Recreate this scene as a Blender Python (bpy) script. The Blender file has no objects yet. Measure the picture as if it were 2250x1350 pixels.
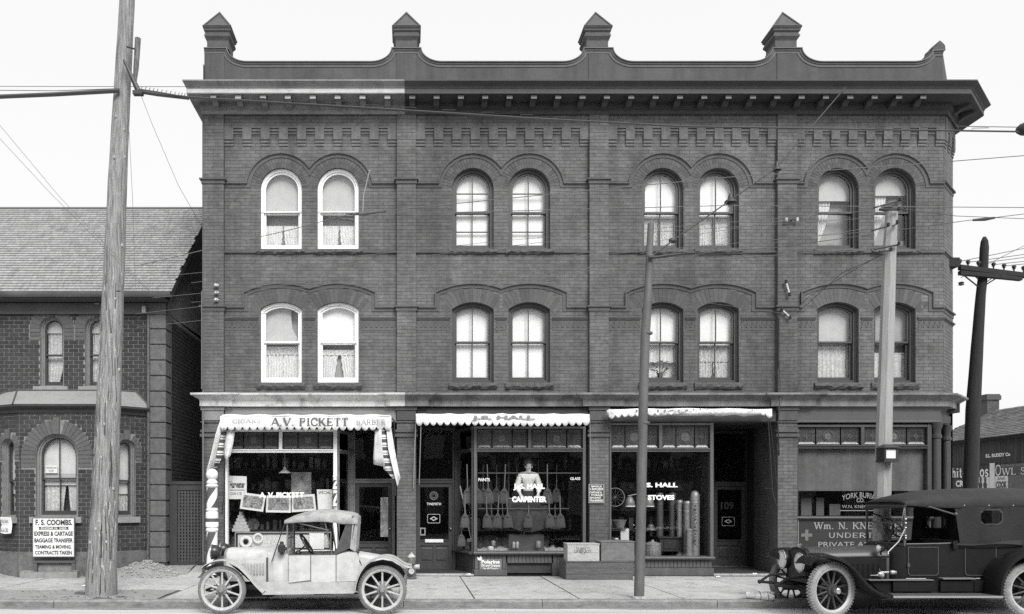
import bpy, bmesh, math, random
from mathutils import Vector, Matrix
random.seed(11)
sc = bpy.context.scene
COL = sc.collection
R = math.radians
PI = math.pi

# ------------------------------------------------------------------ camera, sky, sun, exposure
cam = bpy.data.cameras.new('camera')
cam.sensor_width = 36.0
cam.lens = 28.0                       # 1750 / 2250 * 36
cam.shift_x = 0.1                     # a view camera with a risen and shifted front
cam.shift_y = 425.0 / 2250.0
cam.clip_start = 0.05
cam.clip_end = 3000
cam_o = bpy.data.objects.new('camera', cam)
cam_o.location = (0, 0, 1.65)
cam_o.rotation_euler = (R(90), 0, 0)
COL.objects.link(cam_o)
sc.camera = cam_o

SUN_EL, SUN_AZ = R(43), R(163)        # azimuth measured clockwise from +Y
world = bpy.data.worlds.new('World')
sc.world = world
world.use_nodes = True
wn, wl = world.node_tree.nodes, world.node_tree.links
wn.clear()
sky = wn.new('ShaderNodeTexSky')
sky.sky_type = 'NISHITA'
sky.sun_disc = False
sky.sun_elevation = SUN_EL
sky.sun_rotation = SUN_AZ
sky.air_density = 1.0
sky.dust_density = 6.0
bw = wn.new('ShaderNodeRGBToBW')
wl.new(sky.outputs[0], bw.inputs[0])
mx = wn.new('ShaderNodeMix')          # an even white overcast over the clear sky
mx.data_type = 'RGBA'
mx.inputs[0].default_value = 0.62
wl.new(bw.outputs[0], mx.inputs[6])
mx.inputs[7].default_value = (9.5, 9.5, 9.5, 1)
bg = wn.new('ShaderNodeBackground')
bg.inputs[1].default_value = 0.066
wl.new(mx.outputs[2], bg.inputs[0])
wo = wn.new('ShaderNodeOutputWorld')
wl.new(bg.outputs[0], wo.inputs[0])

sun = bpy.data.lights.new('sun', 'SUN')
sun.energy = 1.5
sun.angle = R(28)
sun.color = (1.0, 0.995, 0.985)
sun_o = bpy.data.objects.new('sun', sun)
d = Vector((math.sin(SUN_AZ) * math.cos(SUN_EL), math.cos(SUN_AZ) * math.cos(SUN_EL), math.sin(SUN_EL)))
sun_o.rotation_euler = (-d).to_track_quat('-Z', 'Y').to_euler()
sun_o.location = (0, -10, 40)
COL.objects.link(sun_o)

sc.view_settings.view_transform = 'Standard'
sc.view_settings.look = 'None'
sc.view_settings.exposure = 1.15
sc.view_settings.gamma = 1.0
sc.view_settings.use_curve_mapping = False
sc.render.engine = 'CYCLES'
sc.cycles.transparent_max_bounces = 24
sc.cycles.max_bounces = 8
sc.cycles.use_denoising = False
sc.cycles.caustics_reflective = False
sc.cycles.caustics_refractive = False

# ------------------------------------------------------------------ helpers
FY = 17.5                             # the brick front's panel plane, metres from the lens
def X(px, Y=FY): return (px - 900.0) * Y / 1750.0
def Z(py, Y=FY): return 1.65 + (1100.0 - py) * Y / 1750.0
def P(px, py, Y=FY): return (X(px, Y), Y, Z(py, Y))
WLOC = {}
def wloc(o):
    return WLOC.get(o.name, Vector((0, 0, 0)))
def attach(o, parent, wl_):
    WLOC[o.name] = Vector(wl_)
    if parent is not None:
        o.parent = parent
        o.location = Vector(wl_) - wloc(parent)
    else:
        o.location = wl_
    COL.objects.link(o)
    return o
def tag(o, label=None, cat=None, group=None, kind=None):
    if label: o['label'] = label
    if cat: o['category'] = cat
    if group: o['group'] = group
    if kind: o['kind'] = kind
    return o
def thing(name, loc, label, cat, group=None):
    o = bpy.data.objects.new(name, None)
    o.empty_display_size = 0.2
    attach(o, None, loc)
    return tag(o, label, cat, group)
def part_empty(name, loc, parent):
    o = bpy.data.objects.new(name, None)
    o.empty_display_size = 0.1
    return attach(o, parent, loc)

class MB:
    def __init__(s):
        s.v, s.f = [], []
    def add(s, verts, faces, M=None):
        n = len(s.v)
        if M is not None: verts = [M @ Vector(p) for p in verts]
        s.v.extend([tuple(p) for p in verts])
        s.f.extend([tuple(i + n for i in f) for f in faces])
        return s
    def box(s, x0, x1, y0, y1, z0, z1, M=None):
        v = [(x0,y0,z0),(x1,y0,z0),(x1,y1,z0),(x0,y1,z0),(x0,y0,z1),(x1,y0,z1),(x1,y1,z1),(x0,y1,z1)]
        return s.add(v, [(0,3,2,1),(4,5,6,7),(0,1,5,4),(1,2,6,5),(2,3,7,6),(3,0,4,7)], M)
    def bevbox(s, x0, x1, y0, y1, z0, z1, b, M=None):
        # a box whose front, top and side edges are chamfered
        v, f = [], []
        for (yy, bb) in ((y0, b), (y0 + b, 0), (y1, 0)):
            v += [(x0+bb,yy,z0+bb),(x1-bb,yy,z0+bb),(x1-bb,yy,z1-bb),(x0+bb,yy,z1-bb)]
        f.append((0,1,2,3)); f.append((11,10,9,8))
        for k in (0, 4):
            for i in range(4):
                j = (i+1) % 4
                f.append((k+i, k+4+i, k+4+j, k+j))
        return s.add(v, f, M)
    def prism(s, poly, y0, y1, M=None):          # polygon in (x, z), extruded along y
        n = len(poly)
        v = [(x, y0, z) for x, z in poly] + [(x, y1, z) for x, z in poly]
        f = [tuple(range(n)), tuple(range(2*n-1, n-1, -1))]
        f += [(i, n+i, n+(i+1) % n, (i+1) % n) for i in range(n)]
        return s.add(v, f, M)
    def prism_x(s, poly, x0, x1, M=None):        # polygon in (y, z), extruded along x
        n = len(poly)
        v = [(x0, y, z) for y, z in poly] + [(x1, y, z) for y, z in poly]
        f = [tuple(range(n)), tuple(range(2*n-1, n-1, -1))]
        f += [(i, n+i, n+(i+1) % n, (i+1) % n) for i in range(n)]
        return s.add(v, f, M)
    def prism_z(s, poly, z0, z1, M=None):
        n = len(poly)
        v = [(x, y, z0) for x, y in poly] + [(x, y, z1) for x, y in poly]
        f = [tuple(range(n-1, -1, -1)), tuple(range(n, 2*n))]
        f += [(i, (i+1) % n, n+(i+1) % n, n+i) for i in range(n)]
        return s.add(v, f, M)
    def ring(s, A, B, y0, y1, closed=True, M=None):   # band between two outlines (x, z) of equal count
        n = len(A)
        v = [(x, y0, z) for x, z in A] + [(x, y0, z) for x, z in B] + [(x, y1, z) for x, z in A] + [(x, y1, z) for x, z in B]
        f = []
        for i in range(n if closed else n-1):
            j = (i+1) % n
            f += [(i, j, n+j, n+i), (2*n+i, 3*n+i, 3*n+j, 2*n+j), (i, 2*n+i, 2*n+j, j), (n+i, n+j, 3*n+j, 3*n+i)]
        if not closed:
            f += [(0, n, 3*n, 2*n), (n-1, 3*n-1, 4*n-1, 2*n-1)]
        return s.add(v, f, M)
    def tube(s, pts, r, n=8, caps=True, M=None):
        pts = [Vector(p) for p in pts]
        m = len(pts)
        rs = r if isinstance(r, (list, tuple)) else [r] * m
        up = Vector((0, 0, 1))
        v, f = [], []
        prev = None
        for i, p in enumerate(pts):
            t = (pts[min(i+1, m-1)] - pts[max(i-1, 0)])
            if t.length < 1e-9: t = Vector((0, 0, 1))
            t.normalize()
            if prev is None:
                a = t.cross(up)
                if a.length < 1e-3: a = t.cross(Vector((1, 0, 0)))
            else:
                a = prev - t * prev.dot(t)
            a.normalize(); prev = a
            b = t.cross(a)
            for k in range(n):
                th = 2*PI*k/n
                v.append(p + (a*math.cos(th) + b*math.sin(th)) * rs[i])
        for i in range(m-1):
            for k in range(n):
                l = (k+1) % n
                f.append((i*n+k, i*n+l, (i+1)*n+l, (i+1)*n+k))
        if caps:
            f.append(tuple(range(n-1, -1, -1)))
            f.append(tuple((m-1)*n+k for k in range(n)))
        return s.add(v, f, M)
    def lathe(s, prof, origin, axis='z', n=20, M=None, caps=True):   # prof: (radius, height) pairs
        o = Vector(origin)
        v, f = [], []
        for r_, h in prof:
            for k in range(n):
                a = 2*PI*k/n
                c, d_ = r_*math.cos(a), r_*math.sin(a)
                q = {'z': (c, d_, h), 'y': (c, h, d_), 'x': (h, c, d_)}[axis]
                v.append(o + Vector(q))
        m = len(prof)
        for i in range(m-1):
            for k in range(n):
                l = (k+1) % n
                f.append((i*n+k, i*n+l, (i+1)*n+l, (i+1)*n+k))
        if prof[0] == prof[-1]: caps = False
        if caps and prof[0][0] > 1e-4: f.append(tuple(range(n-1, -1, -1)))
        if caps and prof[-1][0] > 1e-4: f.append(tuple((m-1)*n+k for k in range(n)))
        return s.add(v, f, M)
    def torus(s, c, R0, r0, axis='y', n=32, m=10, M=None, sx=1.0):
        prof = [(R0 + r0*math.cos(2*PI*k/m), sx*r0*math.sin(2*PI*k/m)) for k in range(m+1)]
        o = Vector(c)
        v, f = [], []
        for r_, h in prof[:-1]:
            for k in range(n):
                a = 2*PI*k/n
                cc, ss = r_*math.cos(a), r_*math.sin(a)
                v.append(o + Vector({'z': (cc, ss, h), 'y': (cc, h, ss), 'x': (h, cc, ss)}[axis]))
        for i in range(m):
            j = (i+1) % m
            for k in range(n):
                l = (k+1) % n
                f.append((i*n+k, i*n+l, j*n+l, j*n+k))
        return s.add(v, f, M)
    def sphere(s, c, r, nu=16, nv=10, scale=(1,1,1), M=None):
        v, f = [], []
        for i in range(nv+1):
            ph = PI*i/nv
            for k in range(nu):
                th = 2*PI*k/nu
                v.append((c[0]+r*scale[0]*math.sin(ph)*math.cos(th), c[1]+r*scale[1]*math.sin(ph)*math.sin(th), c[2]+r*scale[2]*math.cos(ph)))
        for i in range(nv):
            for k in range(nu):
                l = (k+1) % nu
                f.append((i*nu+k, (i+1)*nu+k, (i+1)*nu+l, i*nu+l))
        return s.add(v, f, M)
    def grid(s, fn, nu, nv, M=None):
        v = [fn(i/nu, j/nv) for j in range(nv+1) for i in range(nu+1)]
        f = [(j*(nu+1)+i, j*(nu+1)+i+1, (j+1)*(nu+1)+i+1, (j+1)*(nu+1)+i) for j in range(nv) for i in range(nu)]
        return s.add(v, f, M)
    def loft(s, secs, caps=True, closed=True, M=None):
        n = len(secs[0])
        v = [p for q in secs for p in q]
        f = []
        for i in range(len(secs)-1):
            for k in range(n if closed else n-1):
                l = (k+1) % n
                f.append((i*n+k, i*n+l, (i+1)*n+l, (i+1)*n+k))
        if caps and closed:
            f.append(tuple(range(n-1, -1, -1)))
            f.append(tuple((len(secs)-1)*n+k for k in range(n)))
        return s.add(v, f, M)
    def build(s, name, mat, parent=None, smooth=False, recalc=True, merge=False):
        if not s.v: raise ValueError('empty mesh ' + name)
        lo = [min(p[k] for p in s.v) for k in range(3)]
        hi = [max(p[k] for p in s.v) for k in range(3)]
        c = Vector([(lo[k]+hi[k])/2 for k in range(3)])
        if parent is None: c.z = lo[2]
        me = bpy.data.meshes.new(name)
        me.from_pydata([(p[0]-c.x, p[1]-c.y, p[2]-c.z) for p in s.v], [], s.f)
        if recalc or merge:
            bm = bmesh.new(); bm.from_mesh(me)
            if merge: bmesh.ops.remove_doubles(bm, verts=bm.verts, dist=1e-4)
            if recalc: bmesh.ops.recalc_face_normals(bm, faces=bm.faces)
            bm.to_mesh(me); bm.free()
        if smooth:
            me.shade_smooth()
            me.set_sharp_from_angle(angle=R(38 if smooth is True else smooth))
        me.materials.append(mat)
        o = bpy.data.objects.new(name, me)
        attach(o, parent, c)
        return o
def place(mesh, name, parent, loc, rot=None, scale=None):      # another object on shared mesh data
    o = bpy.data.objects.new(name, mesh)
    attach(o, parent, loc)
    if rot: o.rotation_euler = rot
    if scale: o.scale = scale
    return o
def dup_tree(root, loc, label=None):
    r = root.copy(); COL.objects.link(r); r.location = loc
    WLOC[r.name] = Vector(loc)
    if label: r['label'] = label
    for ch in list(root.children):
        c = ch.copy(); COL.objects.link(c); c.parent = r
        for g in list(ch.children):
            e = g.copy(); COL.objects.link(e); e.parent = c
    return r

# ------------------------------------------------------------------ materials (all grey: the place as black and white film saw it)
MATS = {}
def mat(name, base, rough=0.8, var=0.0, scale=6.0, bump=0.0, bscale=None, island=0.0, metal=0.0, stretch=None, spec=0.5, big=0.0, transl=0.0, coat=0.0, dirt=0.0, dscale=1.2, streak=0.0, spots=0.0):
    if name in MATS: return MATS[name]
    m = bpy.data.materials.new(name); m.use_nodes = True
    nt = m.node_tree; N, L = nt.nodes, nt.links
    b = N['Principled BSDF']
    b.inputs['Roughness'].default_value = rough
    b.inputs['Metallic'].default_value = metal
    b.inputs['Specular IOR Level'].default_value = spec
    if coat: b.inputs['Coat Weight'].default_value = coat
    if transl: b.inputs['Transmission Weight'].default_value = 0.0
    geo = N.new('ShaderNodeNewGeometry')
    mp = N.new('ShaderNodeMapping'); L.new(geo.outputs['Position'], mp.inputs['Vector'])
    if stretch: mp.inputs['Scale'].default_value = stretch
    def noise(sc_, det=5.0, src=None):
        n = N.new('ShaderNodeTexNoise'); n.inputs['Scale'].default_value = sc_; n.inputs['Detail'].default_value = det
        n.inputs['Roughness'].default_value = 0.62
        L.new((src or mp).outputs[0], n.inputs['Vector']); return n
    val = None
    def mul(sock, lo, hi):
        nonlocal val
        mr = N.new('ShaderNodeMapRange'); L.new(sock, mr.inputs[0])
        mr.inputs[3].default_value = lo; mr.inputs[4].default_value = hi
        if val is None: val = mr.outputs[0]
        else:
            k = N.new('ShaderNodeMath'); k.operation = 'MULTIPLY'
            L.new(val, k.inputs[0]); L.new(mr.outputs[0], k.inputs[1]); val = k.outputs[0]
    if var:
        n = noise(scale)
        mr0 = N.new('ShaderNodeMapRange'); L.new(n.outputs['Fac'], mr0.inputs[0])
        mr0.inputs[1].default_value = 0.3; mr0.inputs[2].default_value = 0.7
        mul(mr0.outputs[0], 1-var, 1+var)
    if big:
        n = noise(0.45, 3.0, mp)
        mr0 = N.new('ShaderNodeMapRange'); L.new(n.outputs['Fac'], mr0.inputs[0])
        mr0.inputs[1].default_value = 0.33; mr0.inputs[2].default_value = 0.67
        mul(mr0.outputs[0], 1-big, 1+big)
    if dirt:
        n = noise(dscale, 8.0, mp)
        mr0 = N.new('ShaderNodeMapRange'); L.new(n.outputs['Fac'], mr0.inputs[0])
        mr0.inputs[1].default_value = 0.52; mr0.inputs[2].default_value = 0.66
        mul(mr0.outputs[0], 1, 1-dirt)
    if streak:                                   # soot and rain streaks running down
        m2 = N.new('ShaderNodeMapping'); L.new(geo.outputs['Position'], m2.inputs['Vector']); m2.inputs['Scale'].default_value = (2.6, 2.6, 0.22)
        n = noise(1.0, 6.0, m2)
        mr0 = N.new('ShaderNodeMapRange'); L.new(n.outputs['Fac'], mr0.inputs[0])
        mr0.inputs[1].default_value = 0.44; mr0.inputs[2].default_value = 0.68
        mul(mr0.outputs[0], 1+streak*.35, 1-streak)
    if spots:                                    # oil spots and spat marks
        n = noise(4.2, 3.0)
        mr0 = N.new('ShaderNodeMapRange'); L.new(n.outputs['Fac'], mr0.inputs[0])
        mr0.inputs[1].default_value = 0.60; mr0.inputs[2].default_value = 0.67
        mul(mr0.outputs[0], 1, 1-spots)
        n = noise(34.0, 4.0)
        mr0 = N.new('ShaderNodeMapRange'); L.new(n.outputs['Fac'], mr0.inputs[0])
        mr0.inputs[1].default_value = 0.35; mr0.inputs[2].default_value = 0.7
        mul(mr0.outputs[0], 1-spots*.35, 1+spots*.25)
    if island:
        mul(geo.outputs['Random Per Island'], 1-island, 1+island)
        oi = N.new('ShaderNodeObjectInfo')
        mul(oi.outputs['Random'], 1-island*0.6, 1+island*0.6)
    if val is not None:
        k = N.new('ShaderNodeMath'); k.operation = 'MULTIPLY'; k.use_clamp = True
        L.new(val, k.inputs[0]); k.inputs[1].default_value = base
        cb = N.new('ShaderNodeCombineColor')
        for i in range(3): L.new(k.outputs[0], cb.inputs[i])
        L.new(cb.outputs[0], b.inputs['Base Color'])
        col_out = cb.outputs[0]
    else:
        b.inputs['Base Color'].default_value = (base, base, base, 1); col_out = None
    if bump:
        n = noise(bscale or scale*3, 6.0)
        bp = N.new('ShaderNodeBump'); bp.inputs['Strength'].default_value = min(1.0, bump); bp.inputs['Distance'].default_value = 0.02
        L.new(n.outputs['Fac'], bp.inputs['Height']); L.new(bp.outputs[0], b.inputs['Normal'])
    if transl:
        tr = N.new('ShaderNodeBsdfTranslucent')
        if col_out: L.new(col_out, tr.inputs[0])
        else: tr.inputs[0].default_value = (base, base, base, 1)
        ms = N.new('ShaderNodeMixShader'); ms.inputs[0].default_value = transl
        L.new(b.outputs[0], ms.inputs[1]); L.new(tr.outputs[0], ms.inputs[2])
        L.new(ms.outputs[0], N['Material Output'].inputs[0])
    MATS[name] = m
    return m
def glass(name, refl=0.045, tint=0.93, wav=0.12):
    if name in MATS: return MATS[name]
    m = bpy.data.materials.new(name); m.use_nodes = True
    N, L = m.node_tree.nodes, m.node_tree.links
    N.remove(N['Principled BSDF'])
    t = N.new('ShaderNodeBsdfTransparent'); t.inputs[0].default_value = (tint, tint, tint, 1)
    g = N.new('ShaderNodeBsdfGlossy'); g.inputs['Roughness'].default_value = 0.015
    lw = N.new('ShaderNodeLayerWeight'); lw.inputs[0].default_value = 0.5
    p = N.new('ShaderNodeMath'); p.operation = 'POWER'; L.new(lw.outputs['Facing'], p.inputs[0]); p.inputs[1].default_value = 4.0
    a = N.new('ShaderNodeMath'); a.operation = 'MULTIPLY_ADD'; L.new(p.outputs[0], a.inputs[0]); a.inputs[1].default_value = 0.8; a.inputs[2].default_value = refl
    a.use_clamp = True
    nz = N.new('ShaderNodeTexNoise'); nz.inputs['Scale'].default_value = 3.0
    ge = N.new('ShaderNodeNewGeometry'); L.new(ge.outputs['Position'], nz.inputs['Vector'])
    bp = N.new('ShaderNodeBump'); bp.inputs['Strength'].default_value = wav; bp.inputs['Distance'].default_value = 0.02
    L.new(nz.outputs[0], bp.inputs['Height']); L.new(bp.outputs[0], g.inputs['Normal'])
    ms = N.new('ShaderNodeMixShader')
    L.new(a.outputs[0], ms.inputs[0]); L.new(t.outputs[0], ms.inputs[1]); L.new(g.outputs[0], ms.inputs[2])
    L.new(ms.outputs[0], N['Material Output'].inputs[0])
    MATS[name] = m
    return m
def striped(name, a, b, axis, width, rough=0.9, transl=0.25, vec='Position'):
    if name in MATS: return MATS[name]
    m = bpy.data.materials.new(name); m.use_nodes = True
    N, L = m.node_tree.nodes, m.node_tree.links
    bs = N['Principled BSDF']; bs.inputs['Roughness'].default_value = rough
    ge = N.new('ShaderNodeNewGeometry'); sp = N.new('ShaderNodeSeparateXYZ'); L.new(ge.outputs['Position'], sp.inputs[0])
    q = N.new('ShaderNodeMath'); q.operation = 'MULTIPLY'; L.new(sp.outputs[axis], q.inputs[0]); q.inputs[1].default_value = 1.0/width
    fr = N.new('ShaderNodeMath'); fr.operation = 'FRACT'; L.new(q.outputs[0], fr.inputs[0])
    cr = N.new('ShaderNodeValToRGB'); cr.color_ramp.interpolation = 'CONSTANT'
    e = cr.color_ramp.elements
    e[0].position = 0; e[0].color = (a, a, a, 1); e[1].position = 0.45; e[1].color = (b, b, b, 1)
    x = e.new(0.62); x.color = (a*0.6, a*0.6, a*0.6, 1); x = e.new(0.72); x.color = (b, b, b, 1)
    L.new(fr.outputs[0], cr.inputs[0]); L.new(cr.outputs[0], bs.inputs['Base Color'])
    MATS[name] = m
    return m
def lace(name, light=0.8, hole=0.35, transl=0.35):
    if name in MATS: return MATS[name]
    m = bpy.data.materials.new(name); m.use_nodes = True
    N, L = m.node_tree.nodes, m.node_tree.links
    bs = N['Principled BSDF']; bs.inputs['Roughness'].default_value = 0.95
    ge = N.new('ShaderNodeNewGeometry')
    vo = N.new('ShaderNodeTexVoronoi'); vo.inputs['Scale'].default_value = 26.0; L.new(ge.outputs['Position'], vo.inputs['Vector'])
    nz = N.new('ShaderNodeTexNoise'); nz.inputs['Scale'].default_value = 7.0; L.new(ge.outputs['Position'], nz.inputs['Vector'])
    ad = N.new('ShaderNodeMath'); ad.operation = 'MULTIPLY_ADD'; L.new(nz.outputs[0], ad.inputs[0]); ad.inputs[1].default_value = 0.8; L.new(vo.outputs['Distance'], ad.inputs[2])
    mr = N.new('ShaderNodeMapRange'); L.new(ad.outputs[0], mr.inputs[0]); mr.inputs[1].default_value = 0.55; mr.inputs[2].default_value = 0.95
    mr.inputs[3].default_value = light; mr.inputs[4].default_value = hole
    cb = N.new('ShaderNodeCombineColor')
    for i in range(3): L.new(mr.outputs[0], cb.inputs[i])
    L.new(cb.outputs[0], bs.inputs['Base Color'])
    tr = N.new('ShaderNodeBsdfTranslucent'); L.new(cb.outputs[0], tr.inputs[0])
    ms = N.new('ShaderNodeMixShader'); ms.inputs[0].default_value = transl * 0.5
    L.new(bs.outputs[0], ms.inputs[1]); L.new(tr.outputs[0], ms.inputs[2]); L.new(ms.outputs[0], N['Material Output'].inputs[0])
    MATS[name] = m
    return m

brick_m   = mat('pressed_brick', 0.118, 0.9, 0.2, 11, 0.4, 60, island=0.12, big=0.2, dirt=0.22, dscale=2.6, streak=0.24)
mortar_m  = mat('pressed_brick_mortar', 0.09, 0.95, 0.2, 12, 0.3, 50, big=0.15)
vouss_m   = mat('arch_brick', 0.09, 0.9, 0.14, 9, 0.3, 60, island=0.2, big=0.12)
mould_m   = mat('moulded_brick', 0.09, 0.85, 0.12, 8, 0.25, 50, big=0.12, streak=.2)
stone_m   = mat('rough_sandstone', 0.085, 0.95, 0.3, 14, 0.9, 30)
zinc_m    = mat('dark_cornice_paint', 0.045, 0.7, 0.18, 5, 0.2, 30, big=0.15)
zincl_m   = mat('pale_cornice_paint', 0.21, 0.65, 0.12, 5, 0.2, 30, dirt=0.3, dscale=3, streak=.25)
greyp_m   = mat('grey_cornice_paint', 0.165, 0.7, 0.25, 4, 0.25, 30, dirt=0.4, dscale=2.5, streak=.4)
white_m   = mat('white_paint', 0.82, 0.55, 0.06, 5, 0.1, 40, dirt=0.08, dscale=4)
brown_m   = mat('brown_paint', 0.048, 0.5, 0.15, 7, 0.15, 40)
brownl_m  = mat('worn_brown_paint', 0.09, 0.6, 0.2, 7, 0.2, 40, stretch=(1,1,0.3))
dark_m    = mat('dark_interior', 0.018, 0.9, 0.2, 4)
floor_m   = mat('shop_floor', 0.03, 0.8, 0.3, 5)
shade_m   = mat('holland_blind', 0.90, 0.9, 0.05, 5)
shadeg_m  = mat('aged_holland_blind', 0.50, 0.9, 0.08, 5)
lace_m    = lace('lace_curtain', 0.88, 0.62)
lacew_m   = lace('bright_lace_curtain', 0.92, 0.74, 0.3)
glass_m   = glass('window_glass', 0.045)
shopgl_m  = glass('plate_glass', 0.055, 0.92, 0.05)
stained_m = mat('leaded_glass', 0.035, 0.25, 0.4, 14, 0.4, 25, island=0.4)
stainl_m  = mat('pale_leaded_glass', 0.12, 0.25, 0.3, 14, 0.3, 25, island=0.3)
lead_m    = mat('lead_came', 0.11, 0.5)
black_m   = mat('black_paint', 0.02, 0.5)
wlet_m    = mat('white_lettering', 0.85, 0.6)
dlet_m    = mat('dark_lettering', 0.035, 0.7)
glet_m    = mat('faded_lettering', 0.22, 0.8, 0.3, 20)
gold_m    = mat('gilt_lettering', 0.26, 0.4)
canvas_m  = mat('white_canvas', 0.74, 0.95, 0.1, 8, 0.4, 14, dirt=0.25, dscale=5, streak=.22)
paper_m   = mat('white_paper', 0.80, 0.9, 0.04, 8)
iron_m    = mat('dark_iron', 0.03, 0.5, 0.3, 20)
wire_m    = mat('weathered_wire', 0.05, 0.6)
wood_m    = mat('weathered_wood', 0.14, 0.9, 0.4, 9, 0.5, 30, stretch=(0.6, 4, 5))

# ------------------------------------------------------------------ lettering
def text_mesh(body, bold=0.0, extrude=0.0, shear=0.0):
    cu = bpy.data.curves.new('lettering', 'FONT')
    cu.body = body; cu.size = 1.0; cu.offset = bold; cu.extrude = extrude; cu.shear = shear
    cu.resolution_u = 3
    ob = bpy.data.objects.new('lettering', cu)
    COL.objects.link(ob)
    dg = bpy.context.evaluated_depsgraph_get()
    me = bpy.data.meshes.new_from_object(ob.evaluated_get(dg))
    v = [tuple(p.co) for p in me.vertices]; f = [tuple(p.vertices) for p in me.polygons]
    bpy.data.objects.remove(ob); bpy.data.curves.remove(cu); bpy.data.meshes.remove(me)
    return v, f
def lettering(body, O, U, V, w, h, m, parent, name='lettering', bold=0.02, shear=0.0, th=0.003, fn=None):
    # fits the words into the box O + [0,w] U + [0,h] V on any plane, as flat raised letters
    O, U, V = Vector(O), Vector(U).normalized(), Vector(V).normalized()
    Nn = U.cross(V)
    v, f = text_mesh(body, bold, 0.0, shear)
    x0, x1 = min(p[0] for p in v), max(p[0] for p in v)
    y0, y1 = min(p[1] for p in v), max(p[1] for p in v)
    out = []
    for p in v:
        a, b = (p[0]-x0)/(x1-x0), (p[1]-y0)/(y1-y0)
        if fn: a, b = fn(a, b)
        out.append(O + U*(a*w) + V*(b*h) + Nn*th)
    mb = MB(); mb.add(out, f)
    return mb.build(name, m, parent, recalc=False)
def letter_px(body, x0, y0, x1, y1, Y, m, parent, **k):
    return lettering(body, P(x0, y1, Y), (1,0,0), (0,0,1), (x1-x0)*Y/1750, (y1-y0)*Y/1750, m, parent, **k)

# ------------------------------------------------------------------ brickwork
class Frame:                                     # a vertical wall plane: origin, direction along the wall, outward normal
    def __init__(s, ox, oy, ux, uy):
        l = math.hypot(ux, uy); s.o = Vector((ox, oy, 0)); s.u = Vector((ux/l, uy/l, 0)); s.n = Vector((uy/l, -ux/l, 0))
    def pt(s, u, d_, z): return s.o + s.u*u + s.n*d_ + Vector((0, 0, z))
    def rot(s): return math.atan2(s.u.y, s.u.x)
def free_spans(u0, u1, blocks):
    spans = [(u0, u1)]
    for a, b in blocks:
        nx = []
        for p, q in spans:
            if b <= p or a >= q: nx.append((p, q)); continue
            if a > p: nx.append((p, a))
            if b < q: nx.append((b, q))
        spans = nx
    return spans
def lay(u0, u1, z0, z1, course, length, holes=(), joint=0.008, bond=0.5):
    out, k, z = [], 0, z0
    while z + course*0.6 < z1:
        zt = min(z + course, z1)
        zm = (z + zt)/2
        bl = []
        for h in holes:
            r_ = h(zm)
            if r_: bl.append(r_)
        off = (k % 2) * length * bond
        for a, b in free_spans(u0, u1, bl):
            s0 = u0 - length + off
            i = math.floor((a - s0)/length)
            while True:
                p, q = s0 + i*length, s0 + (i+1)*length
                i += 1
                if p >= b: break
                p, q = max(p, a), min(q, b)
                if q - p > 0.035: out.append((p + joint/2, q - joint/2, z + joint/2, zt - joint/2))
        z = zt; k += 1
    return out
def add_brick(mb, fr, b, d0, d1, jit=0.0):
    u0, u1, z0, z1 = b
    d1 = d1 + random.uniform(-jit, jit)
    v = [fr.pt(u0,d0,z0), fr.pt(u1,d0,z0), fr.pt(u1,d0,z1), fr.pt(u0,d0,z1), fr.pt(u0,d1,z0), fr.pt(u1,d1,z0), fr.pt(u1,d1,z1), fr.pt(u0,d1,z1)]
    mb.add(v, [(4,5,6,7),(0,1,5,4),(1,2,6,5),(2,3,7,6),(3,0,4,7)])
def brick_objects(bricks, fr, d0, d1, m, parent, name='brick', limit=300, pick=None):
    # the first LIMIT full stretchers become objects on shared mesh data; the others are returned
    if not bricks: return []
    full = max(b[1]-b[0] for b in bricks)
    cand = [i for i, b in enumerate(bricks) if abs((b[1]-b[0]) - full) < 1e-4]
    if pick: cand = [i for i in cand if pick(bricks[i])]
    cand = set(cand[:limit])
    me = None; rest = []
    for i, b in enumerate(bricks):
        if i not in cand: rest.append(b); continue
        if me is None:
            mb = MB(); hu, hz = (b[1]-b[0])/2, (b[3]-b[2])/2
            mb.box(-hu, hu, -(d1-d0)/2, (d1-d0)/2, -hz, hz)
            me = bpy.data.meshes.new(name); me.from_pydata(mb.v, [], mb.f); me.materials.append(m)
        c = fr.pt((b[0]+b[1])/2, (d0+d1)/2 + random.uniform(-0.0012, 0.0012), (b[2]+b[3])/2)
        place(me, name, parent, c, (0, 0, fr.rot()))
    return rest

def outline(cx, z0, zsp, hw, rise, n=14):
    # opening outline from bottom left, up, over the arch, down to bottom right
    Rr = (hw*hw + rise*rise) / (2*rise); zc = zsp + rise - Rr
    a0 = math.asin(min(1.0, hw/Rr))
    if rise > hw*0.999: a0 = PI/2
    pts = [(cx-hw, z0)]
    for i in range(n+1):
        a = -a0 + 2*a0*i/n
        pts.append((cx + Rr*math.sin(a), zc + Rr*math.cos(a)))
    pts.append((cx+hw, z0))
    return pts
def inset(cx, z0, zsp, hw, rise, t, tb=None):
    r2 = rise*(hw-t)/hw
    return (cx, z0 + (t if tb is None else tb), zsp + rise - t - r2, hw - t, r2)
def top_at(o, x):                                # height of an opening's head above x
    cx, z0, zsp, hw, rise = o
    Rr = (hw*hw + rise*rise)/(2*rise); zc = zsp + rise - Rr
    dx = min(abs(x-cx), hw)
    return zc + math.sqrt(max(0, Rr*Rr - dx*dx))
def hole_fn(o, grow=0.0):
    cx, z0, zsp, hw, rise = o
    Rr = (hw*hw + rise*rise)/(2*rise) + grow; zc = zsp + rise - Rr + grow
    def fn(z):
        if z < z0 or z > zc + Rr: return None
        if z <= zsp: return (cx-hw, cx+hw)
        w = math.sqrt(max(0, Rr*Rr - (z-zc)**2)); w = min(w, hw + grow)
        return (cx-w, cx+w)
    return fn
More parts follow.
